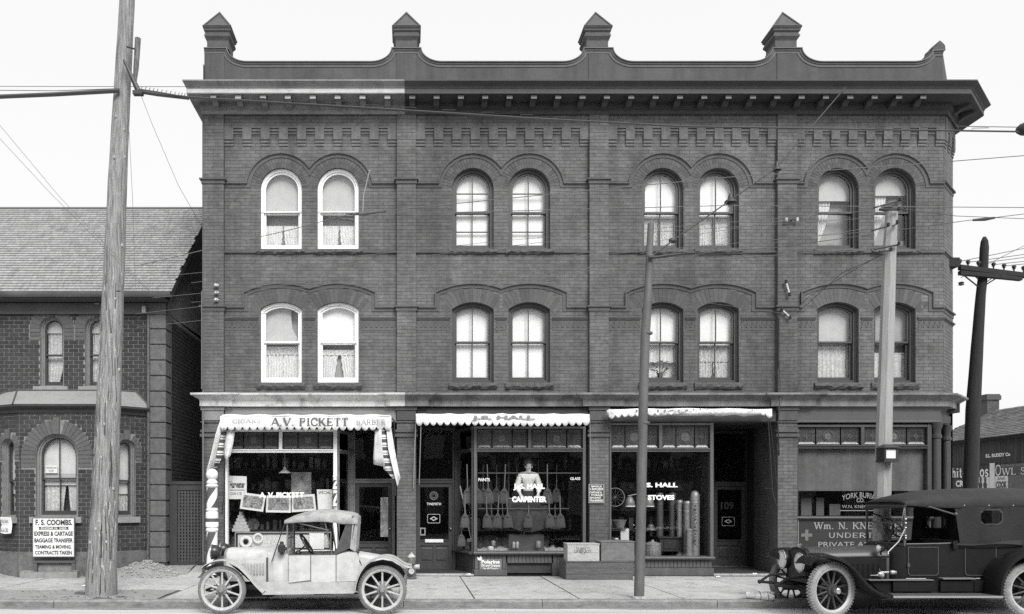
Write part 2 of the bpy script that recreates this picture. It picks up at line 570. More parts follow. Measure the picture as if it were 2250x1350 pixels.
def wall_with_openings(mb, x0, x1, z0, z1, openings, y0, depth):
    xs = {x0, x1}
    for o in openings:
        for p in outline(*o): xs.add(min(max(p[0], x0), x1))
    xs = sorted(xs)
    for a, b in zip(xs, xs[1:]):
        if b - a < 1e-6: continue
        m_ = (a+b)/2
        cut = [o for o in openings if o[0]-o[3] < m_ < o[0]+o[3]]
        cut.sort(key=lambda o: o[1])
        za = zb = z0
        for o in cut:
            mb.add([(a,y0,za),(b,y0,zb),(b,y0,o[1]),(a,y0,o[1])], [(0,1,2,3)])
            za, zb = top_at(o, a), top_at(o, b)
        mb.add([(a,y0,za),(b,y0,zb),(b,y0,z1),(a,y0,z1)], [(0,1,2,3)])
    for o in openings:
        p = outline(*o); n = len(p)
        mb.add([(q[0],y0,q[1]) for q in p] + [(q[0],y0+depth,q[1]) for q in p], [(i, i+1, n+i+1, n+i) for i in range(n-1)] + [(n-1, 0, n, 2*n-1)])
def sweep_plan(path, prof, D=None):
    # path: plan points left to right along a front; prof: (projection, z); returns a mesh builder
    n = len(path)
    if D is None:
        D = []
        for i in range(n):
            ns = []
            for a, b in ((i-1, i), (i, i+1)):
                if a < 0 or b >= n: continue
                dx, dy = path[b][0]-path[a][0], path[b][1]-path[a][1]; l = math.hypot(dx, dy)
                ns.append((dy/l, -dx/l))
            if len(ns) == 1: D.append(ns[0])
            else:
                k = 1 + ns[0][0]*ns[1][0] + ns[0][1]*ns[1][1]
                D.append(((ns[0][0]+ns[1][0])/k, (ns[0][1]+ns[1][1])/k))
    mb = MB()
    secs = [[(path[i][0]+p*D[i][0], path[i][1]+p*D[i][1], z) for p, z in prof] for i in range(n)]
    mb.loft(secs, caps=True, closed=True)
    return mb
def sweep_xz(pts, prof, y, mb):
    # path in (x, z); prof: (offset to the left of travel, projection towards the viewer)
    n = len(pts); secs = []
    for i in range(n):
        ns = []
        for a, b in ((i-1, i), (i, i+1)):
            if a < 0 or b >= n: continue
            dx, dz = pts[b][0]-pts[a][0], pts[b][1]-pts[a][1]; l = math.hypot(dx, dz)
            if l > 1e-9: ns.append((-dz/l, dx/l))
        if len(ns) == 1: dd = ns[0]
        else:
            k = max(0.25, 1 + ns[0][0]*ns[1][0] + ns[0][1]*ns[1][1])
            dd = ((ns[0][0]+ns[1][0])/k, (ns[0][1]+ns[1][1])/k)
        secs.append([(pts[i][0]+o*dd[0], y-p, pts[i][1]+o*dd[1]) for o, p in prof])
    mb.loft(secs, caps=True, closed=True)

# a slab-serif alphabet drawn in strokes: (points, thick) with serifs on the listed ends
GL = {
'A': (.92, [([(0.04,0),(.44,1)],.6,[0]), ([(.48,1),(.88,0)],1,[1]), ([(.2,.34),(.72,.34)],.5,[])]),
'V': (.9, [([(0.06,1),(.45,0)],1,[0]), ([(.45,0),(.84,1)],.6,[1])]),
'P': (.74, [([(.14,0),(.14,1)],1,[0,1]), ([(.14,.96),(.42,.96),(.6,.9),(.66,.74),(.6,.58),(.42,.5),(.14,.5)],.75,[])]),
'I': (.4, [([(.2,0),(.2,1)],1,[0,1])]),
'C': (.82, [([(.74,.76),(.66,.92),(.44,.98),(.22,.9),(.1,.7),(.08,.5),(.1,.3),(.22,.1),(.44,.02),(.66,.08),(.76,.28)],.85,[0])]),
'G': (.84, [([(.74,.76),(.66,.92),(.44,.98),(.22,.9),(.1,.7),(.08,.5),(.1,.3),(.22,.1),(.44,.02),(.68,.08),(.72,.42),(.46,.42)],.85,[0])]),
'K': (.88, [([(.14,0),(.14,1)],1,[0,1]), ([(.16,.4),(.74,1)],.6,[1]), ([(.36,.56),(.78,0)],1,[1])]),
'E': (.76, [([(.14,0),(.14,1)],1,[0,1]), ([(.1,.96),(.66,.96),(.66,.8)],.6,[]), ([(.14,.5),(.5,.5)],.6,[1]), ([(.1,.04),(.68,.04),(.68,.22)],.6,[])]),
'T': (.78, [([(.39,0),(.39,1)],1,[0]), ([(.06,.78),(.06,.96),(.72,.96),(.72,.78)],.6,[])]),
'H': (.9, [([(.14,0),(.14,1)],1,[0,1]), ([(.74,0),(.74,1)],1,[0,1]), ([(.14,.5),(.74,.5)],.6,[])]),
'L': (.72, [([(.14,0),(.14,1)],1,[0,1]), ([(.1,.04),(.64,.04),(.64,.24)],.6,[])]),
'N': (.92, [([(.14,0),(.14,1)],.6,[0]), ([(.1,1),(.78,0)],1,[0]), ([(.78,0),(.78,1)],.6,[1])]),
'M': (1.05, [([(.12,0),(.16,1)],.6,[0]), ([(.14,1),(.5,.1)],1,[0]), ([(.5,.1),(.86,1)],.6,[1]), ([(.86,1),(.9,0)],1,[1])]),
'W': (1.2, [([(.06,1),(.32,0)],1,[0]), ([(.32,0),(.6,.94)],.6,[]), ([(.56,1),(.84,0)],1,[0]), ([(.84,0),(1.12,1)],.6,[1])]),
'U': (.88, [([(.16,1),(.16,.28),(.26,.08),(.44,.02),(.62,.08),(.72,.28),(.72,1)],.85,[0,1])]),
'D': (.88, [([(.14,0),(.14,1)],1,[0,1]), ([(.12,.96),(.44,.96),(.66,.86),(.76,.5),(.66,.14),(.44,.04),(.12,.04)],.75,[])]),
'R': (.84, [([(.14,0),(.14,1)],1,[0,1]), ([(.14,.96),(.42,.96),(.6,.9),(.66,.74),(.6,.58),(.42,.5),(.14,.5)],.75,[]), ([(.4,.5),(.74,0)],1,[1])]),
'B': (.78, [([(.14,0),(.14,1)],1,[0,1]), ([(.14,.96),(.42,.96),(.6,.88),(.6,.64),(.42,.53),(.14,.53)],.75,[]), ([(.42,.53),(.64,.44),(.68,.24),(.56,.08),(.4,.04),(.14,.04)],.8,[])]),
'S': (.7, [([(.58,.78),(.5,.94),(.3,.97),(.12,.88),(.1,.7),(.3,.54),(.52,.42),(.6,.24),(.5,.06),(.3,.02),(.12,.08),(.08,.26)],.8,[0])]),
'O': (.9, [([(.44,.98),(.22,.9),(.1,.7),(.08,.5),(.1,.3),(.22,.1),(.44,.02),(.66,.1),(.78,.3),(.8,.5),(.78,.7),(.66,.9),(.44,.98)],.85,[])]),
'h': (.72, [([(.14,0),(.14,1.0)],1,[0,1]), ([(.16,.45),(.3,.62),(.44,.64),(.56,.54),(.58,0)],.9,[1])]),
'i': (.38, [([(.18,0),(.18,.64)],1,[0,1]), ([(.18,.82),(.18,.94)],1.1,[])]),
't': (.5, [([(.22,.92),(.22,.12),(.3,.02),(.44,.06)],.95,[]), ([(.06,.62),(.42,.62)],.5,[])]),
'e': (.66, [([(.1,.36),(.56,.36),(.54,.54),(.36,.65),(.16,.56),(.09,.34),(.18,.08),(.38,.0),(.56,.14)],.75,[])]),
'r': (.56, [([(.14,0),(.14,.64)],1,[0,1]), ([(.16,.42),(.28,.6),(.46,.6)],1,[])]),
'o': (.68, [([(.34,.66),(.14,.54),(.08,.32),(.14,.1),(.34,-.02),(.54,.1),(.6,.32),(.54,.54),(.34,.66)],.9,[])]),
's': (.56, [([(.46,.5),(.4,.62),(.22,.64),(.1,.52),(.14,.38),(.38,.28),(.48,.16),(.4,.02),(.22,-.02),(.08,.12)],.85,[])]),
'w': (.95, [([(.06,.64),(.26,0)],1,[0]), ([(.26,0),(.46,.6)],.6,[]), ([(.44,.64),(.64,0)],1,[]), ([(.64,0),(.86,.64)],.6,[1])]),
'm': (.98, [([(.12,0),(.12,.64)],1,[0]), ([(.12,.5),(.3,.64),(.44,.54),(.46,0)],.9,[1]), ([(.46,.5),(.64,.64),(.8,.54),(.82,0)],.9,[1])]),
'.': (.3, [([(.1,.0),(.1,.13)],1.2,[])]), ' ': (.42, []), '&': (.3, []),
}
def slab(body, O, U, V, w, h, m, parent, weight=.13, serif=.30, th=.003, name='lettering', gap=.1):
    O, U, V = Vector(O), Vector(U).normalized(), Vector(V).normalized(); Nn = U.cross(V)
    quads, x = [], 0.0
    for ch in body:
        adv, strokes = GL[ch]
        for pts, tk, ends in strokes:
            t = weight*tk
            L_, R_ = [], []
            for i, p in enumerate(pts):
                a, b = pts[max(0, i-1)], pts[min(len(pts)-1, i+1)]
                dx, dy = b[0]-a[0], b[1]-a[1]; l = math.hypot(dx, dy) or 1
                nx, ny = -dy/l*t/2, dx/l*t/2
                L_.append((p[0]+nx+x, p[1]+ny)); R_.append((p[0]-nx+x, p[1]-ny))
            for i in range(len(pts)-1): quads.append([R_[i], R_[i+1], L_[i+1], L_[i]])
            for e in ends:
                p = pts[0] if e == 0 else pts[-1]; s_ = 1 if p[1] < .5 else -1; st = .075
                quads.append([(p[0]-serif/2+x, p[1]), (p[0]+serif/2+x, p[1]), (p[0]+serif/2+x, p[1]+s_*st), (p[0]-serif/2+x, p[1]+s_*st)])
        x += adv + gap
    x -= gap
    v, f = [], []
    for k, q in enumerate(quads):
        n = len(v); v += [O + U*(a/x*w) + V*(b*h) + Nn*(th+.00002*k) for a, b in q]; f.append((n, n+1, n+2, n+3))
    mb = MB(); mb.add(v, f)
    return mb.build(name, m, parent, recalc=False)
def slab_px(body, x0, y0, x1, y1, Y, m, parent, **k):
    return slab(body, P(x0, y1, Y), (1,0,0), (0,0,1), (x1-x0)*Y/1750, (y1-y0)*Y/1750, m, parent, **k)
# ================================================================== the ground
ground_m = mat('packed_earth', 0.20, 0.95, 0.3, 1.5, 0.4, 12)
road_m = mat('dusty_roadway', 0.47, 0.9, 0.2, 2.5, 0.25, 40, stretch=(0.07, 2.4, 1), big=0.08, spots=.2)
conc_m = mat('pavement_concrete', 0.44, 0.9, 0.14, 9, 0.4, 60, island=0.07, big=0.12, dirt=0.25, dscale=2.2, spots=.36)
joint_m = mat('pavement_joint', 0.10, 0.95)
kerb_m = mat('kerb_concrete', 0.22, 0.95, 0.3, 5, 0.6, 25, stretch=(1, 1, 2), dirt=0.25, dscale=4)
dirt_m = mat('yard_dirt', 0.27, 0.95, 0.3, 5, 0.8, 18, dirt=0.2, dscale=5)

mb = MB(); mb.grid(lambda a, b: (-700+1400*a, -500+1400*b, -0.22), 8, 8)
tag(mb.build('ground', ground_m), kind='structure')
mb = MB()
mb.add([(-70,-6,-0.13),(15.6,-6,-0.13),(15.6,13.2,-0.13),(-70,13.2,-0.13)], [(0,1,2,3)])
mb.add([(15.6,-6,-0.13),(80,-6,-0.13),(80,13.2,-0.13),(15.6,13.2,-0.13)], [(0,1,2,3)])
mb.add([(15.6,13.2,-0.13),(21.2,13.2,-0.13),(21.2,90,-0.13),(15.6,90,-0.13)], [(0,1,2,3)])
road = tag(mb.build('road', road_m, merge=True), kind='structure')

# pavement: a bed with slabs laid on it
mb = MB(); mb.box(-40, 15.3, 13.35, 17.35, -0.2, -0.012)
walk = tag(mb.build('sidewalk', joint_m), kind='structure')
slab_w = 1.755
x = X(1193, 17.0) - 12*slab_w
i = 0
while x < 15.2:
    w = min(slab_w, 15.3 - x)
    left = x + w/2 < X(405, 14.0)
    rows = [(14.72, 16.98)] if left else [(13.36, 15.42), (15.42, 17.34)]
    for (ya, yb) in rows:
        mb = MB()
        ax, bx = x + 0.006, x + w - 0.006
        dz = random.uniform(-0.003, 0.003)
        mb.add([(ax,ya+.006,-.1),(bx,ya+.006,-.1),(bx,yb-.006,-.1),(ax,yb-.006,-.1),
                (ax+.008,ya+.014,dz),(bx-.008,ya+.014,dz),(bx-.008,yb-.014,dz),(ax+.008,yb-.014,dz)],
               [(4,5,6,7),(0,1,5,4),(1,2,6,5),(2,3,7,6),(3,0,4,7)])
        mb.build('paving_slab', conc_m, walk)
    x += slab_w
# boulevard strip of bare earth between kerb and flags on the left
def bump(x, y, s=1.0):
    return s*(0.5*math.sin(x*2.3+y*1.7)+0.3*math.sin(x*5.1-y*3.3)+0.2*math.sin(x*11.7+y*9.1))
mb = MB()
xb = X(405, 14.0) - 0.3
mb.grid(lambda a, b: (-14+(xb+14)*a, 13.37+(14.73-13.37)*b, -0.006+bump(-14+(xb+14)*a, 13.37+1.36*b, 0.010)), 120, 14)
tag(mb.build('boulevard_ground', dirt_m, smooth=True), kind='structure')

# kerb, stone by stone
mb = MB(); mb.box(-40, 15.45, 13.22, 13.36, -0.3, -0.14)
kerb = tag(mb.build('kerb', joint_m), kind='structure')
x = -16.0
while x < 15.4:
    w = min(random.choice((2.3, 2.6, 2.9)), 15.45 - x)
    if w < 0.3: break
    mb = MB(); nn = 14
    rnd = [random.uniform(-1, 1) for _ in range(nn+1)]
    secs = []
    for k in range(nn+1):
        xx = x + 0.005 + (w-0.01)*k/nn; j = rnd[k]*0.006
        secs.append([(xx,13.2,-0.16),(xx,13.195+j*.4,-0.028+j),(xx,13.225+j,-0.002+j*.5),(xx,13.355,0.001+j*0.3),(xx,13.355,-0.16)])
    mb.loft(secs)
    mb.build('kerb_stone', kerb_m, kerb)
    x += w
# gutter pan: a strip of darker grit along the kerb foot
grit_m = mat('gutter_grit', 0.22, 0.95, 0.4, 5, 0.6, 30, stretch=(0.3, 2, 1))
mb = MB(); mb.grid(lambda a, b: (-30+45.4*a, 13.19-(0.16+0.05*math.sin(a*60)+0.03*math.sin(a*171))*b, -0.126+0.0*b), 220, 1)
tag(mb.build('gutter_road_edge', grit_m), kind='structure')

# yard in front of the left house, rising to the house wall
def yard_z(x, y):
    t = min(1.0, max(0.0, (y-16.95)/0.9))
    z = -0.005 + 0.19*t*t*(3-2*t)
    dx, dy = x - X(308, 16.9), y - 17.25
    z += 0.25*math.exp(-(dx*dx/0.20 + dy*dy/0.12))*(1+.15*math.sin(x*19+y*23))      # the heap of earth by the downspout
    dx = x - X(232, 16.9); z += 0.05*math.exp(-(dx*dx/0.3 + dy*dy/0.1))
    k = min(1.0, max(0.0, (y-16.962)/0.16))
    return -0.03 + (z + bump(x*1.7, y*1.9, 0.012) + .03)*k*(2-k)
xr = X(404, 17.0)
mb = MB(); mb.grid(lambda a, b: (-14+(xr+14)*a, 16.96+1.5*b, yard_z(-14+(xr+14)*a, 16.96+1.5*b)), 170, 26)
tag(mb.build('yard_ground', dirt_m, smooth=True), kind='structure')
# the flagged walk up to the lattice gate
mb = MB()
path = tag(MB().box(X(366,17.0), -4.53, 17.0, 24, -0.1, -0.02).build('path', joint_m), kind='structure')
pts = [(17.0, 0.0), (17.55, 0.10), (18.1, 0.2)]
for (ya, za), (yb, zb) in zip(pts, pts[1:]):
    mb = MB()
    xl0, xl1 = (-5.42, -5.42)
    if ya < 17.3: xl0 = -5.30
    mb.add([(xl0,ya+.01,za),(-4.53,ya+.01,za),(-4.53,yb-.01,zb),(xl1,yb-.01,zb),(xl0,ya+.01,za-.1),(-4.53,ya+.01,za-.1),(-4.53,yb-.01,zb-.1),(xl1,yb-.01,zb-.1)],
           [(0,1,2,3),(0,4,5,1),(1,5,6,2),(2,6,7,3),(3,7,4,0)])
    mb.build('paving_slab', conc_m, path)
mb = MB(); mb.box(-5.44, -4.53, 18.1, 26, 0.0, 0.2)
tag(mb.build('alley_floor', dirt_m), kind='structure')

# the low brick terrace on the near side of the street, behind the viewer: it shows in the window glass
opp_m = mat('terrace_brick', .10, .95, .2, 4, island=.1); opg_m = mat('terrace_trim', .35, .8); oproof_m = mat('terrace_roof', .14, .9, .2, 6)
terrace = MB(); tw = MB(); trf = MB()
rs = random.Random(9); x = -44.0
while x < 52:
    w = rs.uniform(5.5, 8.5); h = rs.uniform(5.6, 6.6) if x < 8 else rs.uniform(7.5, 9.0); y1 = -4.5 - rs.uniform(0, .6)
    terrace.box(x, x+w-.05, y1-9, y1, -.2, h)
    trf.add([(x-.1,y1+.3,h-.1),(x+w,y1+.3,h-.1),(x+w,y1-4.5,h+2.4),(x-.1,y1-4.5,h+2.4),(x+w,y1-9,h-.1),(x-.1,y1-9,h-.1)], [(0,1,2,3),(3,2,4,5)])
    for zz in (.9, 3.8):
        for k in range(3):
            xx = x + w*(k+.5)/3; tw.box(xx-.5, xx+.5, y1, y1+.04, zz, zz+1.7)
    x += w
t_o = tag(terrace.build('terrace', opp_m), kind='structure'); tw.build('window', opg_m, t_o); trf.build('roof', oproof_m, t_o, recalc=False)

# loose clods of earth over the heap and the boulevard
q = MB(); rs = random.Random(31)
for k in range(420):
    if k < 260: x, y = X(308,16.9)+rs.gauss(0,.55), 17.22+rs.gauss(0,.16)
    else: x, y = rs.uniform(-11,-5.2), rs.uniform(16.98,17.5)
    if y < 16.98 or y > 17.6 or x > X(395,17): continue
    r_ = rs.uniform(.008,.035); q.sphere((x, y, yard_z(x,y)+r_*.3), r_, 6, 4, (1, 1, .7))
tag(q.build('earth_clods', mat('dry_clods', .34, .95, .3, 9, .5, 30)), kind='stuff')
q = MB()
for k in range(260):
    x, y = rs.uniform(-11.5, -4.4), rs.choice((rs.uniform(13.4,13.7), rs.uniform(13.4,14.7))); r_ = rs.uniform(.005,.02); q.sphere((x, y, r_*.3), r_, 6, 4, (1, 1, .6))
for k in range(300):
    x, y = rs.uniform(-11.5, 15), 13.18-abs(rs.gauss(0,.12)); r_ = rs.uniform(.003,.012); q.sphere((x, y, -.128+r_*.3), r_, 6, 4, (1.4, 1, .5))
tag(q.build('grit', grit_m), kind='stuff')
# ================================================================== the brick commercial block
block = thing('commercial_block', (3.9, 17.5, 0), 'long three storey brick block of four shops with gabled stone finials on its parapet', 'building')
PL = [(447, 494), (872, 914), (1293, 1335), (1704, 1747)]          # pilasters in the photograph's pixels at the wall plane
XL, XR, CH = X(449), X(2073), 0.64                                 # left corner, right corner, chamfer
BAY = [(PL[i][1], (PL[i+1][0] if i < 3 else 2073)) for i in range(4)]
PY_ = 17.4                                                         # pilaster face
ZB = 3.72                                                          # underside of the upper wall
ZT = Z(245)                                                        # top of the brick, under the cornice

W3 = [Z(548), Z(415), 0.455, 0.455]      # sill, springing, half width, rise
W2 = [Z(841), Z(680), 0.455, 0.155]
CX = [[618, 743], [1039, 1163], [1456, 1578], [1841, 1966]]
def op3(px): return (X(px), W3[0], W3[1], W3[2], W3[3])
def op2(px): return (X(px), W2[0], W2[1], W2[2], W2[3])

# walls: one backing wall per bay with its window openings, then the bricks in front of it
core = MB()
all_bricks = []
fr_panel = Frame(0, FY, 1, 0); fr_pil = Frame(0, PY_, 1, 0); fr_frz = Frame(0, 17.445, 1, 0)
ZF = Z(280)                                                        # the frieze field starts here
for i, (a, b) in enumerate(BAY):
    ops = [op3(c) for c in CX[i]] + [op2(c) for c in CX[i]]
    wall_with_openings(core, X(a), X(b), ZB, ZT, ops, FY, 0.34)
    holes = []
    for o in ops:
        third = o[1] > 6
        g = 0.215 if third else 0.30
        holes.append(hole_fn(o, 0.0))
        Rr = o[3] if third else (o[3]**2+o[4]**2)/(2*o[4])
        zc = o[2] + o[4] - Rr
        def ringfn(z, cx=o[0], Rr=Rr, zc=zc, g=g, zs=o[2], hw=o[3], third=third):
            if z < zs or z > zc+Rr+g: return None
            w = math.sqrt(max(0, (Rr+g)**2-(z-zc)**2))
            return (cx-min(w, hw+(g if third else 0.12)), cx+min(w, hw+(g if third else 0.12)))
        holes.append(ringfn)
    all_bricks.append((fr_panel, lay(X(a), X(b), 3.98, ZF+0.03, 0.0755, 0.225, holes, 0.007)))
    core.box(X(a), X(b), 17.447, FY-0.001, ZF, ZT)
    all_bricks.append((fr_frz, lay(X(a), X(b), ZF, ZT, 0.0755, 0.225, (), 0.007)))
for i, (a, b) in enumerate(PL):
    core.box(X(a), X(b), PY_, FY+0.3, 0.0, ZT+0.02)
    lo = X(a) + (0.0 if i else 0.02)
    all_bricks.append((fr_pil, lay(lo, X(b), 0.02, ZT, 0.0755, 0.225, (), 0.007)))
# left flank, chamfered corner, street flank, back, roof, floors and party walls
yc = FY + CH
core.add([(XL,PY_,0),(XL,30,0),(XL,30,11.2),(XL,PY_,11.2)], [(0,1,2,3)])
core.add([(XR,FY,ZB),(XR+CH,yc,ZB),(XR+CH,yc,ZT),(XR,FY,ZT)], [(0,1,2,3)])
core.add([(XR+CH,yc,0),(XR+CH,30,0),(XR+CH,30,11.2),(XR+CH,yc,11.2)], [(0,1,2,3)])
core.add([(XL,30,0),(XR+CH,30,0),(XR+CH,30,11.2),(XL,30,11.2)], [(0,1,2,3)])
core.add([(XL,FY,10.6),(XR,FY,10.6),(XR+CH,yc,10.6),(XR+CH,30,10.6),(XL,30,10.6)], [(0,1,2,3,4)])
core.build('wall', mortar_m, block, recalc=False)
# rooms: floors, ceilings, party walls
rm = MB()
for z in (3.62, 6.9, 10.3): rm.box(XL+.02, XR+CH-.03, FY+0.36, 29.9, z, z+0.2)
for px in (893, 1314, 1725): rm.box(X(px)-0.1, X(px)+0.1, FY+0.36, 29.9, 0, 3.6); 
for px in (893, 1314, 1725):
    for z in (3.83, 7.11): rm.box(X(px)-0.1, X(px)+0.1, FY+0.36, 29.9, z, z+3.05)
for z in (3.83, 7.11): rm.box(XL+.03, XR+CH-.04, 21.5, 21.6, z, z+3.05)
rm.box(XL+.03, XR+CH-.04, 23.0, 23.1, 0, 3.6)
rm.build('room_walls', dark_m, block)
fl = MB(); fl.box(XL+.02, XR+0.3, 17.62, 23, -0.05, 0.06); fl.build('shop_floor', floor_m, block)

# chamfer bricks
fr_ch = Frame(XR, FY, 1, 1)
all_bricks.append((fr_ch, lay(0, CH*math.sqrt(2), 3.98, ZT, 0.0755, 0.225, (), 0.007)))

quota = 300
order = [k for k in range(len(all_bricks)) if all_bricks[k][0] is fr_pil] + [k for k in range(len(all_bricks)) if all_bricks[k][0] is not fr_pil]
rest = MB()
for k in order:
    fr, bs = all_bricks[k]
    if fr is fr_pil and quota > 0:
        r_ = brick_objects(bs, fr, 0.0005, 0.0055, brick_m, block, limit=min(quota, 75))
        quota -= len(bs) - len(r_); bs = r_
    for b in bs: add_brick(rest, fr, b, 0.0, 0.0055, 0.0012)
tag(rest.build('brickwork', brick_m, block, recalc=False), kind='stuff')

# corbel table under the frieze: every corbel is a piece of its own
for (a, b) in BAY:
    x0, x1 = X(a), X(b); per = 0.416; n = round((x1-x0)/(per/2)) | 1; w = (x1-x0)/n
    for k in range(n):
        up = (k % 2 == 1); cb = MB()
        xa, xb = x0 + k*w, x0 + (k+1)*w
        if not up: cb.box(xa, xb, 17.4405, FY, Z(305), ZF+0.002)
        zt = Z(280) if up else Z(305)
        for q in range(3):
            cb.box(xa+0.001, xb-0.001, FY-0.062+0.018*q, FY, zt-0.062*(q+1)+0.018, zt-0.062*q-0.002 if q else zt)
            cb.box(xa+0.004, xb-0.004, FY-0.030+0.012*q, FY, zt-0.062*(q+1), zt-0.062*(q+1)+0.020)
        cb.build('corbel', brick_m, block)
Lc = CH*math.sqrt(2)
for k in range(5):
    up = k % 2 == 1; ua, ub = k*Lc/5, (k+1)*Lc/5; zt = Z(280) if up else Z(305); cb = MB()
    if not up: add_brick(cb, fr_ch, (ua, ub, Z(305), ZF), 0, 0.055)
    for q in range(3): add_brick(cb, fr_ch, (ua, ub, zt-0.062*(q+1)+0.016, zt-0.062*q), 0, 0.05-0.015*q)
    cb.build('corbel', brick_m, block)
cb = MB(); add_brick(cb, fr_ch, (0, Lc, ZF, ZT), 0, 0.052); cb.build('frieze', brick_m, block)

# voussoirs: radial bricks round every window head
vo = MB()
def wedge(mb, cx, zc, r0, r1, a0, a1, y0, y1):
    pts = [(cx+r*math.sin(a), zc+r*math.cos(a)) for r, a in ((r0,a0),(r1,a0),(r1,a1),(r0,a1))]
    mb.prism(pts, y0, y1)
for i in range(4):
    for c in CX[i]:
        n = 28
        for k in range(n):
            a0, a1 = -PI/2 + PI*k/n, -PI/2 + PI*(k+1)/n
            for (r0, r1) in ((0.458, 0.562), (0.566, 0.672)):
                xm_ = X(c) + (r0+r1)/2*math.sin((a0+a1)/2); mid = (X(CX[i][0])+X(CX[i][1]))/2
                if (c == CX[i][0] and xm_ > mid-.06) or (c == CX[i][1] and xm_ < mid+.06): continue
                wedge(vo, X(c), W3[1], r0, r1, a0+0.006, a1-0.006, FY-0.006, FY+0.05)
        hw, rise = W2[2], W2[3]; Rr = (hw*hw+rise*rise)/(2*rise); zc = W2[1]+rise-Rr; A = math.asin(hw/Rr)*1.26
        n = 16
        for k in range(n):
            a0, a1 = -A+2*A*k/n, -A+2*A*(k+1)/n
            xm_ = X(c) + (Rr+.28)*math.sin((a0+a1)/2); mid = (X(CX[i][0])+X(CX[i][1]))/2
            if (c == CX[i][0] and xm_ > mid-.06) or (c == CX[i][1] and xm_ < mid+.06): continue
            wedge(vo, X(c), zc, Rr+0.004, Rr+0.30, a0+0.003, a1-0.003, FY-0.006, FY+0.05)
tag(vo.build('voussoirs', vouss_m, block), kind='stuff')

# hood moulds and string courses
HP = [(-0.012, 0.0), (-0.012, 0.02), (0.012, 0.024), (0.058, 0.03), (0.064, 0.065), (0.088, 0.065), (0.088, 0.0)]
def arc(cx, zc, r, a0, a1, n=14): return [(cx+r*math.sin(a0+(a1-a0)*k/n), zc+r*math.cos(a0+(a1-a0)*k/n)) for k in range(n+1)]
for i, (a, b) in enumerate(BAY):
    hm = MB()
    c1, c2 = [X(c) for c in CX[i]]; dx = (c2-c1)/2; xm = (c1+c2)/2
    # third floor: string, arch, cusp, arch, string
    r = 0.69; zs = Z(412)
    e = math.acos(max(-1, min(1, (zs-W3[1])/r)))
    cus = math.asin(dx/r)
    pts = [(X(a), zs)] + arc(c1, W3[1], r, -e, cus) + arc(c2, W3[1], r, -cus, e)[1:] + [(X(b), zs)]
    sweep_xz(pts, HP, FY, hm); hm.build('hood_mould', mould_m, block, smooth=25); hm = MB()
    # second floor: string, riser, flat arches, riser, string
    R2 = 1.75; zt = Z(632); zc = zt - R2
    ed = 0.745; ea, cu = math.asin(ed/R2), math.asin(dx/R2)
    z1 = zc + R2*math.cos(ea); zs = Z(684)
    pts = [(X(a), zs), (c1-ed, zs)] + arc(c1, zc, R2, -ea, cu, 10) + arc(c2, zc, R2, -cu, ea, 10)[1:] + [(c2+ed, zs), (X(b), zs)]
    sweep_xz(pts, HP, FY, hm)
    hm.build('hood_mould', mould_m, block, smooth=25)
    # sill course and decorated band
    sb = MB(); sb.prism_x([(FY,Z(558)),(FY-0.05,Z(557)),(FY-0.055,Z(553)),(FY,Z(551))], X(a), X(b))
    sp = free_spans(X(a), X(b), [(X(c)-0.5, X(c)+0.5) for c in CX[i]])
    for p, q in sp:
        sb.prism_x([(FY,Z(704)),(FY-0.02,Z(704)),(FY-0.05,Z(699)),(FY,Z(697))], p, q)
        sb.box(p, q, FY-0.014, FY, Z(727), Z(721))
    sb.build('string_course', mould_m, block)
    tb = MB()
    for p, q in sp:
        n = max(2, round((q-p)/0.11)); w = (q-p)/n; h = Z(706)-Z(720)
        for k in range(n):
            x0 = p + k*w; z0 = Z(720)
            tb.prism([(x0, z0), (x0+w*.25, z0), (x0+w*.75, z0+h), (x0+w*.5, z0+h)], FY-0.022, FY)
            tb.prism([(x0+w*.8, z0), (x0+w, z0), (x0+w*.75, z0+h*.5)], FY-0.016, FY)
            tb.prism([(x0+w*.1, z0+h), (x0+w*.4, z0+h), (x0+w*.2, z0+h*.5)], FY-0.016, FY)
        tb.box(p, q, FY-0.008, FY, z0-0.01, Z(705))
    tag(tb.build('terracotta_band', mould_m, block), kind='stuff')
# belts on the pilasters and the chamfer
BL = lambda z0, z1, o: [(0.0, z0), (0.018, z0), (0.022, z1-0.035), (o, z1-0.028), (o, z1), (0.0, z1+0.01)]
for z0, z1 in ((Z(408), Z(397)), (Z(686), Z(675))):
    for (a, b) in PL:
        sweep_plan([(X(a), FY), (X(a), PY_-0.005), (X(b), PY_-0.005), (X(b), FY)], BL(z0, z1, 0.055)).build('pilaster_belt', mould_m, block)
    sweep_plan([(XR, FY), (XR+CH, yc), (XR+CH, 24)], BL(z0-.01, z1-.01, 0.06)).build('pilaster_belt', mould_m, block)
sweep_plan([(XR, FY), (XR+CH, yc), (XR+CH, 24)], BL(Z(558)-.0, Z(552), 0.05)).build('string_course', mould_m, block)
sweep_plan([(XR, FY), (XR+CH, yc), (XR+CH, 24)], BL(Z(704), Z(698), 0.05)).build('string_course', mould_m, block)

